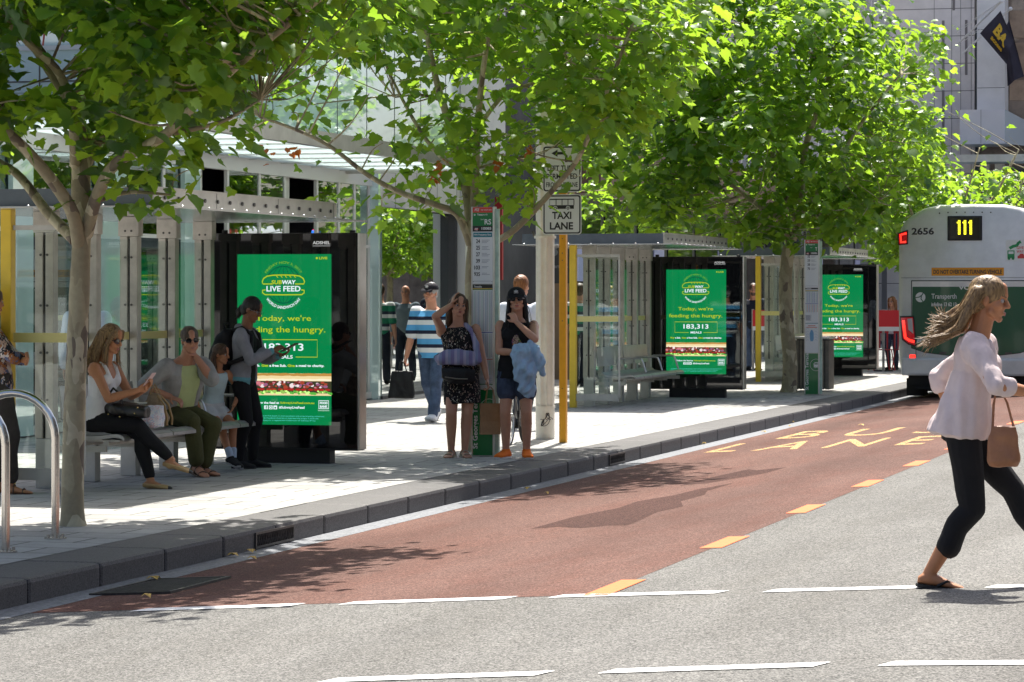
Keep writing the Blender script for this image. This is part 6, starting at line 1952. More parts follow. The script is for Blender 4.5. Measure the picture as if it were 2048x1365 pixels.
# --- 1 blonde woman seated with a phone
SEAT = .47
p = Person("seated woman in white tank top and black trousers reading her phone", (-10.22, 23.72, 0), -6, 1.68, True, pelvis=(0, 0, SEAT + .105), lean=9, head=(-6, 16, 0), skin_m=SK_TAN, build=1.04,
           hands={'R': ((.40, -.02, .83), V3(-.2, -.35, -1)), 'L': ((.43, .07, .84), V3(-.2, .5, -1))}, handdir={'R': (V3(.72, .35, .45), V3(-.3, .5, .4)), 'L': (V3(.75, -.3, .5), V3(-.4, -.4, .5))}, curl={'R': 48, 'L': 50},
           feet={'L': (.52, .07, .075), 'R': (.66, .10, .24)}, knee={'L': V3(.8, 0, 1), 'R': V3(.8, .0, 1)}, foot_yaw=(0, 8), foot_pitch=(4, 14), voxel=.006)
p.kn[0], p.an[0] = ik(p.hip[0], (.50, .03, .07), .245 * 1.68, .243 * 1.68, V3(1, .0, .6))
def longlocks(b, P=p):
    k = P.k
    for sg in (1, -1):
        for q in range(3):
            b.chain([P.hp(-.02 - .025 * q, sg * .066, .05), P.hp(-.03 - .03 * q, sg * .086, -.05), P.hp(-.045 - .035 * q, sg * .092, -.13), P.hp(-.06 - .04 * q, sg * .094, -.16) + V3(-.015, 0, -.10)], [.026, .026, .022, .008])
finish(p, 'long', H_BLOND, extra=longlocks)
def straps(b, P=p):
    for i, sg in ((0, 1), (1, -1)):
        b.chain([P.P + P.up * P.T * .78 + P.f * .105 + P.l * sg * .075, P.P + P.up * P.T * .92 + P.f * .062 + P.l * sg * .085, P.P + P.up * P.T * .975 + P.l * sg * .078, P.P + P.up * P.T * .88 - P.f * .075 + P.l * sg * .07, P.P + P.up * P.T * .74 - P.f * .09 + P.l * sg * .05], [.018] * 5)
p.shirt(C_WHT, -.02, .745, 0, .009, "tank_top", .004, extra=straps)
p.trousers(C_BLK, 1.88, .010, 0, t1=.12, fold=.005)
p.sunglasses(); 
for i in (0, 1):
    b = Blob(); heel, f, l, u, L = p.foot(b, i, .007)
    b.V = [v if (Vector(v) - heel).dot(u) < .040 else tuple(Vector(v) - u * ((Vector(v) - heel).dot(u) - .040)) for v in b.V]
    o = b.mesh("shoe", C_GOLDF, p.root, .005, 1); q = Blob(); q.ell(heel + f * (.95 * L) + u * .016, f, l, u, .034, .034, .019); q.mesh("toe_cap", M_TAPE, o, .004, 1)
ph = empty("phone", p.w((.50, .015, .925)), math.radians(-6)); tag(ph, "pale pink phone held by the seated woman in the white tank top", "phone")
b = MB(); b.M = Matrix.Rotation(math.radians(38), 4, 'Y'); b.box(-.004, .004, -.034, .034, -.07, .07, mat("pink phone case", (.60, .42, .42), .35), .003); b.build("case", ph)
b = MB(); b.M = Matrix.Rotation(math.radians(38), 4, 'Y'); b.box(-.0052, -.0042, -.031, .031, -.064, .064, mat("phone glass", (.01, .01, .012), .05)); b.build("phone_screen", ph)
hb = empty("handbag", p.w((.20, -.02, .66)), math.radians(-6)); tag(hb, "black leather handbag on the lap of the seated woman", "handbag")
b = Blob(); b.loft([(V3(-.10, 0, .0), V3(0, .06, 0), V3(0, 0, .05)), (V3(0, 0, .01), V3(0, .10, 0), V3(0, 0, .07)), (V3(.16, .0, .0), V3(0, .10, 0), V3(0, 0, .065)), (V3(.30, .0, -.015), V3(0, .06, 0), V3(0, 0, .05))], 20, 2.8); b.mesh("bag_body", M_TAPE, hb, .008, 2, fold=.008, fscale=22)
b = MB(); b.tube([(0, -.05, .05), (-.03, -.07, .14), (.02, -.09, .19), (.07, -.08, .15), (.09, -.06, .06)], .011, M_TAPE, 8); b.build("handle", hb)
b = MB()
for x, z in ((-.02, -.03), (.09, -.05), (.22, -.02), (.25, .03)): b.ball((x, -.105 + .02 * (x > .2), z), .008, M_METALB, 8, 6)
b.build("studs", hb)

# --- 2 older person seated, hand on chin
p = Person("seated grey haired person in grey shirt and olive trousers resting chin on hand", (-10.24, 25.55, 0), -32, 1.66, False, pelvis=(0, 0, SEAT + .105), lean=20, head=(-22, 4, 4), skin_m=SK_OLD, build=1.12,
           hands={'L': ((.30, .02, 1.075), V3(.5, .5, -1)), 'R': ((.20, -.20, .72), V3(-.6, -1, -.3))}, handdir={'L': (V3(-.25, -.35, .75), V3(-.8, -.4, -.2)), 'R': (V3(.8, .3, -.25), V3(0, .2, -1))}, curl={'L': 55, 'R': 40},
           feet={'L': (.30, .10, .075), 'R': (.36, -.02, .10)}, knee={'L': V3(1, .3, 1), 'R': V3(1, -.2, 1)}, foot_yaw=(8, -6), foot_pitch=(0, 12))
finish(p, 'short', H_GBR, LIP2)
p.shirt(C_LIMEC, -.05, .95, 0, .012, "undershirt", .006)
b = Blob()
st = p.stations(.026, -.08, .97); b.loft(st, 24, 2.2)
for i in (0, 1): p.arm(b, i, .026, .95); b.cap(p.N - p.up * .05 * p.H + (p.sh[i] - p.N) * .2, p.sh[i], .05, .068)
# open front: the shirt is pushed back along the chest
b.V = [tuple(Vector(v) - p.f * .055) if abs((Vector(v) - p.P).dot(p.l)) < .075 and (Vector(v) - p.P).dot(p.f) > .02 else v for v in b.V]
b.mesh("open_shirt", C_GREYSH, p.root, .008, 3, fold=.009, fscale=13)
p.trousers(C_OLIVE, 1.86, .020, .012, fold=.008); p.sandals(mat("brown sandal leather", (.10, .06, .035), .5)); p.sunglasses()

# bags on the bench between them
tb = empty("tote_bag", (-10.12, 24.75, SEAT)); tag(tb, "beige striped tote bag standing on the bench beside the seated person", "bag")
b = Blob(); b.loft([(V3(0, 0, .01), V3(.13, 0, 0), V3(0, .10, 0)), (V3(0, 0, .08), V3(.14, 0, 0), V3(0, .11, 0)), (V3(.0, 0, .20), V3(.09, 0, 0), V3(0, .07, 0)), (V3(.0, .01, .30), V3(.045, 0, 0), V3(0, .03, 0))], 20, 2.4); b.mesh("bag_body", cloth("beige canvas", (.27, .20, .13), .3, bscale=14), tb, .008, 2, fold=.014, fscale=20)
b = MB()
for y0 in (-.03, .03): b.tube([(.05, y0, .28), (.12, y0 * 1.5, .20), (.15, y0 * 2, .08), (.145, y0 * 2, .02)], .010, mat("tan strap", (.38, .24, .10), .5), 6); b.tube([(-.02, y0, .29), (.0, y0 - .01, .38), (.05, y0, .30)], .008, MATS["tan strap"], 6)
b.build("strap", tb)
fb = empty("floral_bag", (-10.06, 24.52, SEAT)); tag(fb, "white bag with pink floral print lying on the bench", "bag")
b = Blob(); b.loft([(V3(.0, 0, .01), V3(.12, 0, 0), V3(0, .10, 0)), (V3(0, 0, .10), V3(.12, .02, 0), V3(0, .10, 0)), (V3(.03, .06, .20), V3(.07, 0, 0), V3(0, .05, 0))], 18, 2.5); b.mesh("bag_body", pattern_mat("pink floral", 'bagprint'), fb, .008, 2, fold=.012, fscale=20)

# --- 3 girl
p = Person("seated girl in pale top with bare legs and a side plait", (-10.25, 26.50, 0), -40, 1.30, True, pelvis=(0, 0, SEAT + .09), lean=16, head=(38, 8, 0), skin_m=SK_TAN, build=.88,
           hands={'R': ((.10, -.17, .53), V3(-.5, -1, .2)), 'L': ((.16, .15, .60), V3(-.5, 1, 0))}, feet={'L': (.32, .05, .11), 'R': (.40, -.02, .12)}, knee={'L': V3(1, .1, .9), 'R': V3(1, -.1, .9)}, foot_yaw=(10, 4), foot_pitch=(18, 10), voxel=.006)
def plait(b, P=p):
    b.chain([P.hp(-.06, -.06, .0), P.hp(-.06, -.095, -.06), P.hp(-.03, -.10, -.10) + V3(0, 0, -.05), P.hp(-.02, -.10, -.11) + V3(.01, 0, -.13)], [.03, .026, .022, .010])
finish(p, 'short', H_BRN, extra=plait)
p.shirt(cloth("pale aqua", (.52, .66, .68), .08), -.1, .94, 0, .010, "top", .005, hem=.05)
p.trousers(cloth("white shorts", (.6, .62, .62)), .45, .012, .012, "shorts")
p.shoes(cloth("black sneaker", (.02, .02, .022)), mat("sneaker sole", (.3, .3, .3), .7))
b = Blob()
for i in (0, 1): b.cap(p.an[i].lerp(p.kn[i], .02), p.an[i].lerp(p.kn[i], .26), .034, .036)
b.mesh("socks", cloth("pale blue sock", (.42, .50, .62)), p.root, .006, 1)

# --- 4 standing woman with backpack and tablet
p = Person("standing woman in grey hooded jacket and glasses looking down at a tablet", (-10.02, 26.72, 0), 2, 1.60, True, lean=4, head=(-4, 24, 0), skin_m=SK_BRN, build=.98,
           hands={'R': ((.30, -.03, 1.11), V3(-.5, -.6, -1)), 'L': ((.34, .07, 1.06), V3(-.4, .8, -1))}, handdir={'R': (V3(.7, .35, .35), V3(-.1, .6, -.6)), 'L': (V3(.75, -.25, .25), V3(.1, -.3, .9))}, curl={'R': 42, 'L': 30},
           feet={'L': (.06, .10, .067), 'R': (-.02, -.09, .067)}, foot_yaw=(4, -8), voxel=.006)
def tailx(b, P=p): b.chain([P.hp(-.10, 0, -.02), P.hp(-.12, 0, -.07), P.hp(-.11, 0, -.12)], [.035, .03, .018])
finish(p, 'short', H_BLK, LIP2, extra=tailx); p.glasses()
p.shirt(cloth("black top", (.012, .012, .013)), -.2, .98, 0, .010, "top", .004)
b = Blob(); b.loft(p.stations(.028, -.10, .99), 24, 2.2)
for i in (0, 1): p.arm(b, i, .018, 1.86); b.cap(p.N - p.up * .05 * p.H + (p.sh[i] - p.N) * .2, p.sh[i], .05, .062)
b.chain([p.N - p.f * .03 + p.l * .06, p.N - p.f * .075, p.N - p.f * .03 - p.l * .06], [.035, .045, .035])
b.V = [tuple(Vector(v) - p.f * .075) if abs((Vector(v) - p.P).dot(p.l)) < .055 and (Vector(v) - p.P).dot(p.f) > .03 and (Vector(v) - p.P).dot(p.up) < .96 * p.T else v for v in b.V]
jk = b.mesh("jacket", C_HOOD, p.root, .007, 3, fold=.007, fscale=14)
b = Blob()
for i in (0, 1): b.cap(p.elb[i].lerp(p.wr[i], .78), p.elb[i].lerp(p.wr[i], .96), .036, .034)
b.mesh("cuffs", cloth("aqua rib", (.14, .36, .42)), jk, .006, 1)
b = Blob(); st = p.stations(.031, -.10, .06); b.loft(st, 24, 2.2); b.V = [tuple(Vector(v) - p.f * .08) if abs((Vector(v) - p.P).dot(p.l)) < .055 and (Vector(v) - p.P).dot(p.f) > .03 else v for v in b.V]; b.mesh("hem_band", MATS["cloth aqua rib"], jk, .007, 1)
p.trousers(C_BLK, 1.93, .012, .004, fold=.006); p.shoes(cloth("black sneaker", (.02, .02, .022)), mat("black rubber", (.015, .015, .015), .7))
bp_ = empty("backpack", p.w((-.16, 0, 1.08)), math.radians(2)); tag(bp_, "black backpack worn by the standing woman with the tablet", "backpack")
b = Blob(); b.loft([(V3(-.03, 0, -.30), V3(.09, 0, 0), V3(0, .14, 0)), (V3(-.05, 0, -.22), V3(.125, 0, 0), V3(0, .165, 0)), (V3(-.04, 0, 0), V3(.12, 0, 0), V3(0, .16, 0)), (V3(0, 0, .18), V3(.085, 0, 0), V3(0, .13, 0)), (V3(.02, 0, .24), V3(.05, 0, 0), V3(0, .09, 0))], 22, 2.8)
b.ell(V3(-.13, 0, -.15), V3(1, 0, 0), V3(0, 1, 0), V3(0, 0, 1), .06, .12, .13); b.mesh("pack", cloth("black nylon", (.014, .014, .016), .2, .6), bp_, .009, 2, fold=.008, fscale=14)
b = MB()
for sg in (1, -1):
    q = p.l * (sg * .10)
    loc = lambda v: Vector(v) - V3(-.16, 0, 1.08)
    b.tube([loc(p.P + p.up * p.T * .95 + q - p.f * .10), loc(p.P + p.up * p.T * 1.02 + q - p.f * .01), loc(p.P + p.up * p.T * .90 + q * 1.05 + p.f * .095), loc(p.P + p.up * p.T * .60 + q * 1.3 + p.f * .11), loc(p.P + p.up * p.T * .42 + q * 1.65 + p.f * .04), loc(p.P + p.up * p.T * .30 + q * 1.6 - p.f * .10)], .021, MATS["cloth black nylon"], 8)
b.tube([(-.02, 0, .24), (-.03, 0, .29), (.03, 0, .29), (.03, 0, .24)], .010, MATS["cloth black nylon"], 6); b.build("strap", bp_)
b = MB(); rg = random.Random(8); W = []
for j in range(60):
    t = j * .42; W.append((-.03 + .045 * math.sin(t * 1.1) + .01 * math.cos(3 * t), -.168 + .012 * abs(math.sin(t)), -.16 + .045 * math.cos(t * .83)))
b.tube(W, .0016, mat("white stitching", (.5, .5, .5), .7), 4); b.build("emblem", bp_)
tbl = empty("tablet", p.w((.45, .035, 1.145)), math.radians(2)); tag(tbl, "black tablet held by the standing woman with backpack", "tablet")
b = MB(); b.M = Matrix.Rotation(math.radians(-28), 4, 'Y'); b.box(-.085, .085, -.06, .06, -.006, .002, mat("tablet case", (.015, .015, .017), .5), .003); b.build("case", tbl)
b = MB(); b.M = Matrix.Rotation(math.radians(-28), 4, 'Y'); b.box(-.078, .078, -.053, .053, .0022, .0035, mat("phone glass")); b.build("tablet_screen", tbl)

# --- 5 person cut by the left edge
p = Person("person in patterned shirt and dark trousers cut by the left photo edge", (-10.70, 22.80, 0), 20, 1.68, True, lean=-9, head=(40, 5, 0), skin_m=SK_TAN, build=1.05,
           hands={'R': ((.20, .10, 1.13), V3(.2, -1, -.6)), 'L': ((.22, -.12, 1.10), V3(.2, 1, -.6))}, feet={'L': (.0, .10, .07), 'R': (.10, -.10, .07)}, foot_yaw=(10, -12), voxel=.008)
finish(p, 'back', H_BRN)
p.shirt(pattern_mat("dark patterned", 'shirt'), -.12, .98, 1.75, .016, "shirt", .008); p.trousers(C_CHAR, 1.82, .018, .01); p.sandals(mat("brown sandal leather"), 2)

# --- 6 old man walking in striped polo
p = Person("older man in blue striped polo, jeans and dark cap walking towards the camera", (-11.3, 37.1, 0), -96, 1.76, False, lean=3, head=(-8, 2, -3), skin_m=SK_RED, build=1.16,
           hands={'R': ((.10, -.34, .80), V3(-1, -.4, 0)), 'L': ((-.12, .32, .84), V3(-1, .4, 0))}, feet={'R': (-.28, -.08, .13), 'L': (.22, .09, .075)}, foot_yaw=(6, -6), foot_pitch=(-6, 38), curl={'R': 75}, voxel=.007)
finish(p, 'short', H_GREY, LIP2)
p.shirt(pattern_mat("striped polo", 'polo'), -.22, .99, .86, .020, "polo_shirt", .009, hem=.03, sleeve_g=.022, drape=.35, fscale=11)
b = Blob(); b.chain([p.N + p.f * .04 - p.up * .03, p.N + p.l * .055 + p.f * .01, p.N - p.f * .05 + p.up * .01, p.N - p.l * .055 + p.f * .01, p.N + p.f * .04 - p.up * .03], [.016] * 5); b.mesh("collar", cloth("pale blue collar", (.28, .42, .62)), p.root, .006, 1)
p.trousers(C_DENIM, 1.95, .018, .012, fold=.010, t1=-.02); p.shoes(cloth("white trainer", (.62, .63, .66)), mat("sneaker sole"), .012)
p.cap_hat(cloth("dark cap", (.018, .017, .022)), badge=mat("white stitching"))
bg = empty("shopping_bag", p.w((.17, -.36, .72))); tag(bg, "black carrier bag swinging from the hand of the striped shirt man", "bag")
b = Blob(); b.loft([(V3(-.01, 0, -.42), V3(.17, 0, 0), V3(0, .06, 0)), (V3(-.01, 0, -.40), V3(.175, 0, 0), V3(0, .065, 0)), (V3(0, 0, -.2), V3(.155, 0, 0), V3(0, .055, 0)), (V3(.0, 0, -.07), V3(.14, 0, 0), V3(0, .035, 0))], 20, 5); b.mesh("bag_body", cloth("black bag", (.012, .012, .013), .2, .55), bg, .008, 1, fold=.007, fscale=16)
b = MB(); b.tube([(-.06, .01, -.08), (-.03, .0, .03), (.0, 0, .06), (.03, 0, .03), (.06, .01, -.08)], .008, MATS["cloth black bag"], 6); b.build("handle", bg)

# --- 7 woman in floral dress shading her eyes
p = Person("woman in dark floral dress shading her eyes beside the stop post", (-8.56, 29.08, 0), -72, 1.62, True, lean=-2, side=3, head=(14, 2, -6), skin_m=SK_FAIR, build=1.16,
           hands={'R': ((.075, -.105, 1.535), V3(.9, -.8, -.35)), 'L': ((.10, .26, .78), V3(-1, .3, 0))}, handdir={'R': (V3(-.25, .35, .9), V3(-.2, .9, -.2))}, curl={'R': 22, 'L': 62},
           feet={'R': (.02, -.10, .065), 'L': (.03, .035, .065)}, knee={'R': V3(1, -.1, 0), 'L': V3(1, -.05, 0)}, foot_yaw=(10, -16), voxel=.006)
def sidehair(b, P=p):
    b.chain([P.hp(.03, .066, .06), P.hp(.0, .086, -.03), P.hp(-.01, .088, -.12), P.hp(.0, .09, -.14) + V3(.01, .01, -.12)], [.022, .026, .026, .012])
finish(p, 'back', H_BRN, extra=sidehair)
M_FLO = pattern_mat("black floral", 'floral')
def skirt(b, P=p):
    c = P.P; b.loft([(c - P.up * .31, P.l0 * .185, P.f0 * .15), (c - P.up * .15, P.l0 * .185, P.f0 * .145), (c, P.l0 * .18, P.f0 * .13), (c + P.up * .1, P.l0 * .16, P.f0 * .115)], 26, 2.2)
p.shirt(M_FLO, -.05, .95, 0, .013, "dress", .008, extra=skirt, drape=.15, fscale=13); p.sandals(mat("pale metallic strap", (.42, .36, .26), .4, .3))
sc = empty("scarf", p.w((0, 0, 0)), math.radians(-72)); tag(sc, "lilac striped scarf slung around the woman in the floral dress", "scarf")
M_SCF = bpy.data.materials.new("lilac striped cloth"); M_SCF.use_nodes = True
def _scf():
    nt = M_SCF.node_tree; L = nt.links; b_ = nt.nodes["Principled BSDF"]; b_.inputs["Roughness"].default_value = .9
    tc = nt.nodes.new("ShaderNodeTexCoord"); sx = nt.nodes.new("ShaderNodeSeparateXYZ"); L.new(tc.outputs["Object"], sx.inputs[0])
    ad = nt.nodes.new("ShaderNodeMath"); ad.operation = 'MULTIPLY_ADD'; ad.inputs[1].default_value = 11; L.new(sx.outputs[1], ad.inputs[0]); L.new(sx.outputs[0], ad.inputs[2])
    fr = nt.nodes.new("ShaderNodeMath"); fr.operation = 'FRACT'; L.new(ad.outputs[0], fr.inputs[0])
    r_ = nt.nodes.new("ShaderNodeValToRGB"); r_.color_ramp.interpolation = 'CONSTANT'; e = r_.color_ramp.elements; e[0].color = (.20, .18, .34, 1); e[1].position = .4; e[1].color = (.36, .34, .48, 1); q = e.new(.7); q.color = (.24, .27, .42, 1)
    L.new(fr.outputs[0], r_.inputs[0]); L.new(r_.outputs[0], b_.inputs["Base Color"])
_scf()
b = Blob(); P0 = p.P
st = []
for x, d, h, z in ((-.235, .06, .045, .135), (-.20, .14, .065, .15), (-.13, .175, .080, .165), (-.04, .19, .085, .16), (.06, .185, .080, .145), (.13, .155, .070, .135), (.19, .10, .045, .125)):
    st.append((P0 + p.l * x + p.f * d + p.up * z, p.up * h, p.f * .038))
b.loft(st, 20, 2.4)
b.chain([P0 + p.up * .12 + p.f * .16 + p.l * .18, P0 + p.up * .28 + p.f * .13 + p.l * .16, P0 + p.up * .42 + p.f * .11 + p.l * .12, p.N + p.l * .07 + p.f * .02], [.035, .028, .026, .024])
b.chain([P0 + p.up * .14 + p.f * .16 - p.l * .2, P0 + p.up * .16 - p.f * .05 - p.l * .22], [.05, .04])
b.mesh("wrap", M_SCF, sc, .007, 2, fold=.007, fscale=15)
wb = empty("waist_bag", p.w(p.P + V3(0, 0, 0)), math.radians(-72)); tag(wb, "black bum bag worn at the waist over the floral dress", "bag")
b = Blob(); b.loft([(V3(.14, -.20, -.0), V3(.04, 0, 0), V3(0, 0, .05)), (V3(.19, -.10, -.02), V3(.06, 0, 0), V3(0, 0, .085)), (V3(.20, .03, -.03), V3(.06, 0, 0), V3(0, 0, .085)), (V3(.16, .14, -.02), V3(.04, 0, 0), V3(0, 0, .06))], 18, 2.6); b.mesh("pouch", cloth("black nylon"), wb, .007, 2, fold=.006, fscale=18)
b = MB(); b.tube([(.232, -.17, -.035), (.262, -.06, -.05), (.262, .06, -.055)], .006, mat("zip", (.20, .18, .15), .4, .6), 6); b.build("zip", wb)
kb_ = empty("paper_bag", p.w((.10, .29, .545)), math.radians(-66)); tag(kb_, "brown paper bag hanging from the hand of the woman in the floral dress", "bag")
b = MB(); m = mat("kraft paper", (.34, .19, .09), .8, var=.12, vscale=10, bump=.2, bscale=14); b.add([(-.06, -.10, -.31), (.06, -.10, -.31), (.06, .10, -.31), (-.06, .10, -.31), (-.045, -.10, 0), (.045, -.10, 0), (.045, .10, 0), (-.045, .10, 0), (-.02, -.10, -.18), (.02, -.10, -.18), (.02, .10, -.18), (-.02, .10, -.18)], [(3, 2, 1, 0), (0, 1, 9, 8), (8, 9, 5, 4), (2, 3, 11, 10), (10, 11, 7, 6), (1, 2, 10, 9), (9, 10, 6, 5), (3, 0, 8, 11), (11, 8, 4, 7)], m); b.build("bag_body", kb_)
b = MB(); 
for x in (-.045, .045): b.tube([(x, -.05, 0), (x * .6, -.03, .14), (x * .3, 0, .17), (x * .6, .03, .14), (x, .05, 0)], .004, m, 6)
b.build("handle", kb_)

# --- 8 woman in cap with denim shirt over her arm
p = Person("woman in black cap, sunglasses and denim shorts with hand on chin", (-7.97, 29.06, 0), -80, 1.68, True, lean=-1, head=(4, -2, 3), skin_m=SK_FAIR, build=1.04,
           hands={'L': ((.20, .02, 1.36), V3(.3, 1, -.9)), 'R': ((.22, .06, 1.06), V3(-.1, -1, -.6))}, handdir={'L': (V3(-.1, -.5, .85), V3(-.8, -.3, -.1)), 'R': (V3(.1, 1, .05), V3(-1, .1, 0))}, curl={'L': 60, 'R': 45},
           feet={'R': (.0, -.11, .07), 'L': (.03, .10, .07)}, foot_yaw=(12, -22), voxel=.006)
def lh(b, P=p):
    for sg in (1, -1): b.chain([P.hp(.02, sg * .074, .02), P.hp(.012, sg * .084, -.06), P.hp(.03, sg * .09, -.11), P.hp(.045, sg * .105, -.16) + V3(.01, 0, -.07)], [.018, .020, .018, .007])
finish(p, 'back', H_BLK, extra=lh); p.sunglasses()
p.cap_hat(cloth("black cap", (.012, .012, .014)), badge=mat("white stitching", (.5, .5, .5)))
tp = p.shirt(C_BLK, -.02, .96, 0, .024, "tank_top", .008, hem=.07, drape=.3, fscale=13)
b = Blob()
b.ell(p.P + p.up * p.T * .56 + p.f * .103, p.f, p.l, p.up, .034, .088, .10); 
b.mesh("shirt_print", pattern_mat("bright shirt print", 'print'), tp, .007, 1)
p.trousers(C_DDENIM, .50, .020, .014, "shorts", t1=.12, fold=.007)
p.shoes(cloth("orange canvas", (.78, .17, .02), .06), mat("white rubber sole", (.62, .6, .56), .6), .009)
js = empty("denim_shirt", p.w((0, 0, 0)), math.radians(-80)); tag(js, "pale blue denim shirt draped over the arm of the woman in the cap", "shirt")
b = Blob(); c = V3(.27, .10, 1.08)
b.loft([(c + V3(-.03, .04, -.46), V3(0, .055, 0), V3(.03, 0, 0)), (c + V3(0, .03, -.36), V3(0, .085, 0), V3(.04, 0, 0)), (c + V3(0, 0, -.2), V3(0, .12, 0), V3(.05, 0, 0)), (c + V3(0, -.01, 0), V3(0, .11, 0), V3(.07, 0, 0)), (c + V3(-.03, -.02, .07), V3(0, .09, 0), V3(.05, 0, 0))], 22, 2.2)
b.chain([c + V3(-.02, .08, .04), c + V3(.0, .14, -.06), c + V3(-.02, .18, -.22)], [.05, .055, .035]); b.chain([c + V3(.02, -.02, -.1), c + V3(.03, .04, -.22), c + V3(.0, .02, -.3)], [.05, .05, .04])
b.mesh("cloth", cloth("pale denim", (.34, .49, .66), .12), js, .006, 1, fold=.020, fscale=30, drape=.4)

# --- 9 man walking away behind
p = Person("man in white shirt walking away behind the woman in the cap", (-9.66, 35.4, 0), 95, 1.84, False, head=(-14, 0, 0), skin_m=SK_FAIR, hands={}, feet={'L': (.2, .09, .08), 'R': (-.22, -.09, .12)}, foot_pitch=(0, 30), voxel=.009)
finish(p, 'short', H_GING, LIP2); p.shirt(C_WSTR, -.12, .99, 1.9, .020, "shirt", .008); p.trousers(C_NAVY, 1.95, .02, .01); p.shoes(cloth("black shoe", (.015, .015, .015)))

# --- 10 woman striding over the crossing
p = Person("woman in pinkish white blouse and black trousers striding over the crossing", (-1.82, 15.83, zr(-1.82)), 6, 1.66, True, pelvis=(-.09, 0, .82), lean=9, twist=-8, head=(4, 8, 0), skin_m=SK_TAN, build=.98, group="pedestrians on the road",
           hands={'R': ((.30, -.20, 1.02), V3(-.6, -1, -.4)), 'L': ((-.14, .24, .86), V3(-1, .3, .2))}, feet={'R': (-.26, -.05, .075), 'L': (.46, .07, .078)}, knee={'R': V3(1, 0, 0), 'L': V3(1, 0, .2)}, foot_yaw=(0, 2), foot_pitch=(-22, 8), voxel=.006)
def flying(b, P=p):
    rg = random.Random(2)
    for q in range(15):
        a = math.radians(-100 + 14.3 * q); ca, sa = math.cos(a), math.sin(a)
        w1, w2 = rg.uniform(-.03, .03), rg.uniform(-.05, .05)
        b.chain([P.hp(-.05 - .03 * ca, .072 * sa, .04), P.hp(-.085 - .035 * ca, .088 * sa, -.05), P.hp(-.125 - .03 * ca, .095 * sa + w1, -.12 + w2), P.hp(-.19 - .03 * ca, .10 * sa + w1, -.17 + w2), P.hp(-.26 + w1, .11 * sa + w1 * 2, -.19 + w2 * 1.6)], [.032, .028, .024, .016, .006])
finish(p, 'short', H_BLOND, extra=flying)
def fl(b, P=p):
    c = P.P; b.loft([(c - P.up * .03 - P.f * .02, P.l0 * .205, P.f0 * .17), (c + P.up * .06, P.l0 * .19, P.f0 * .15), (c + P.up * .18, P.l0 * .16, P.f0 * .125), (c + P.up * .3, P.l0 * .15, P.f0 * .12)], 26, 2.0)
p.shirt(C_PINKW, .02, .97, 1.2, .014, "blouse", .015, extra=fl, sleeve_g=.013, drape=.22, fscale=15)
p.trousers(C_BLK, 1.58, .012, .018, fold=.008); p.sandals(mat("black rubber"), 'thong', mat("black rubber"))

cb = empty("clutch_bag", p.w((.12, -.20, .80)), math.radians(6)); tag(cb, "small tan bag at the thigh of the woman striding over the crossing", "bag")
b = Blob(); b.loft([(V3(0, 0, -.16), V3(.075, 0, 0), V3(0, .022, 0)), (V3(0, 0, -.13), V3(.085, 0, 0), V3(0, .035, 0)), (V3(0, 0, .0), V3(.08, 0, 0), V3(0, .03, 0)), (V3(0, 0, .05), V3(.065, 0, 0), V3(0, .015, 0))], 20, 3); b.mesh("bag_body", mat("tan leather", (.30, .13, .06), .45, var=.2, bump=.2), cb, .006, 2, fold=.007, fscale=18)
b = MB(); b.tube([(-.055, 0, .04), (-.05, .05, .16), (-.03, .08, .27), (.02, .06, .17), (.055, 0, .04)], .007, MATS["tan leather"], 6); b.build("strap", cb)

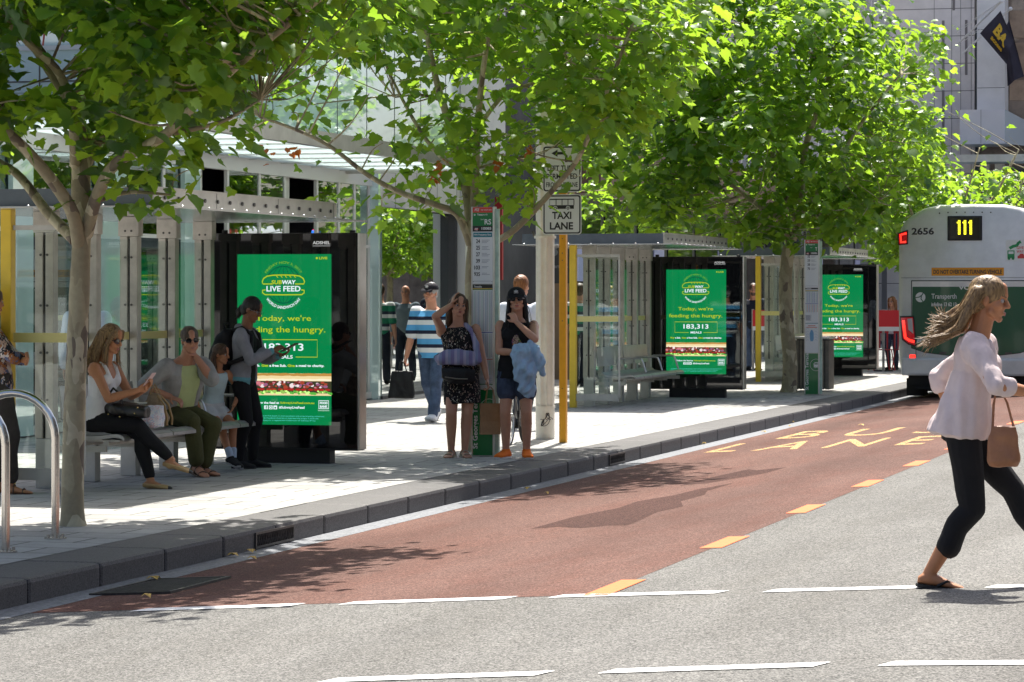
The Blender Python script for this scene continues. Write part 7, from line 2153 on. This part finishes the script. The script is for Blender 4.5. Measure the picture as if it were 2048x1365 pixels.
# --- 11 man by the far shelter
p = Person("bearded man in dark polo and jeans standing by the far shelter's yellow post", (-12.22, 63.9, 0), -88, 1.84, False, head=(10, 4, 0), skin_m=SK_RED, build=1.05, voxel=.010)
def beard(b, P=p): b.ell(P.hp(.04, 0, -.075), P.hf, P.hl, P.hu, .058 * P.k, .056 * P.k, .045 * P.k)
finish(p, 'short', H_GBR, LIP2, extra=beard); p.shirt(C_NAVY, -.2, .99, .85, .020, "polo_shirt", .006); p.trousers(C_DENIM, 1.95, .02, .01); p.shoes(cloth("black shoe"))

# --- 12 pedestrian mirrored in the shop glass
p = Person("man in green and white striped jersey walking beyond the amber post", (-13.1, 52.0, 0), 92, 1.80, False, skin_m=SK_FAIR, feet={'L': (.22, .09, .08), 'R': (-.2, -.09, .1)}, foot_pitch=(0, 25), voxel=.010)
finish(p, 'short', H_BRN, LIP2); p.shirt(pattern_mat("striped jersey", 'jersey'), -.15, .99, .9, .020, "jersey", .007); p.trousers(C_NAVY, 1.95, .02, .01); p.shoes(cloth("black shoe"))

# --- 13 woman at the red cafe screen
p = Person("long haired woman behind the red cafe screen", (-9.35, 64.9, 0), -100, 1.56, True, head=(-10, 0, 0), skin_m=SK_FAIR, voxel=.010)
finish(p, 'long', H_GING); p.shirt(C_WHT, -.1, .97, .9, .014, "blouse", .006); p.trousers(C_DDENIM, 1.9); p.shoes(cloth("black shoe"))

# --- 14, 15 walkers behind the shelters
p = Person("walker in white shirt seen through the nearest shelter's glass", (-13.3, 30.6, 0), 95, 1.74, False, skin_m=SK_FAIR, feet={'L': (.22, .09, .08), 'R': (-.2, -.09, .1)}, foot_pitch=(0, 25), voxel=.010)
finish(p, 'short', H_BRN, LIP2); p.shirt(C_WSTR, -.12, .99, 1.9, .02, "shirt", .008); p.trousers(C_NAVY, 1.95, .02, .01); p.shoes(cloth("black shoe"))
p = Person("bald walker in slate shirt and dark trousers seen through the middle shelter's glass", (-13.15, 54.6, 0), -85, 1.78, False, skin_m=SK_RED, feet={'L': (.2, .09, .08), 'R': (-.2, -.09, .1)}, foot_pitch=(0, 25), voxel=.010)
p.hairm = H_GREY
finish(p, 'bald', H_GREY, LIP2); p.shirt(C_SLATE, -.15, .99, 1.6, .02, "shirt", .008); p.trousers(C_NAVY, 1.95, .02, .01); p.shoes(cloth("black shoe"))
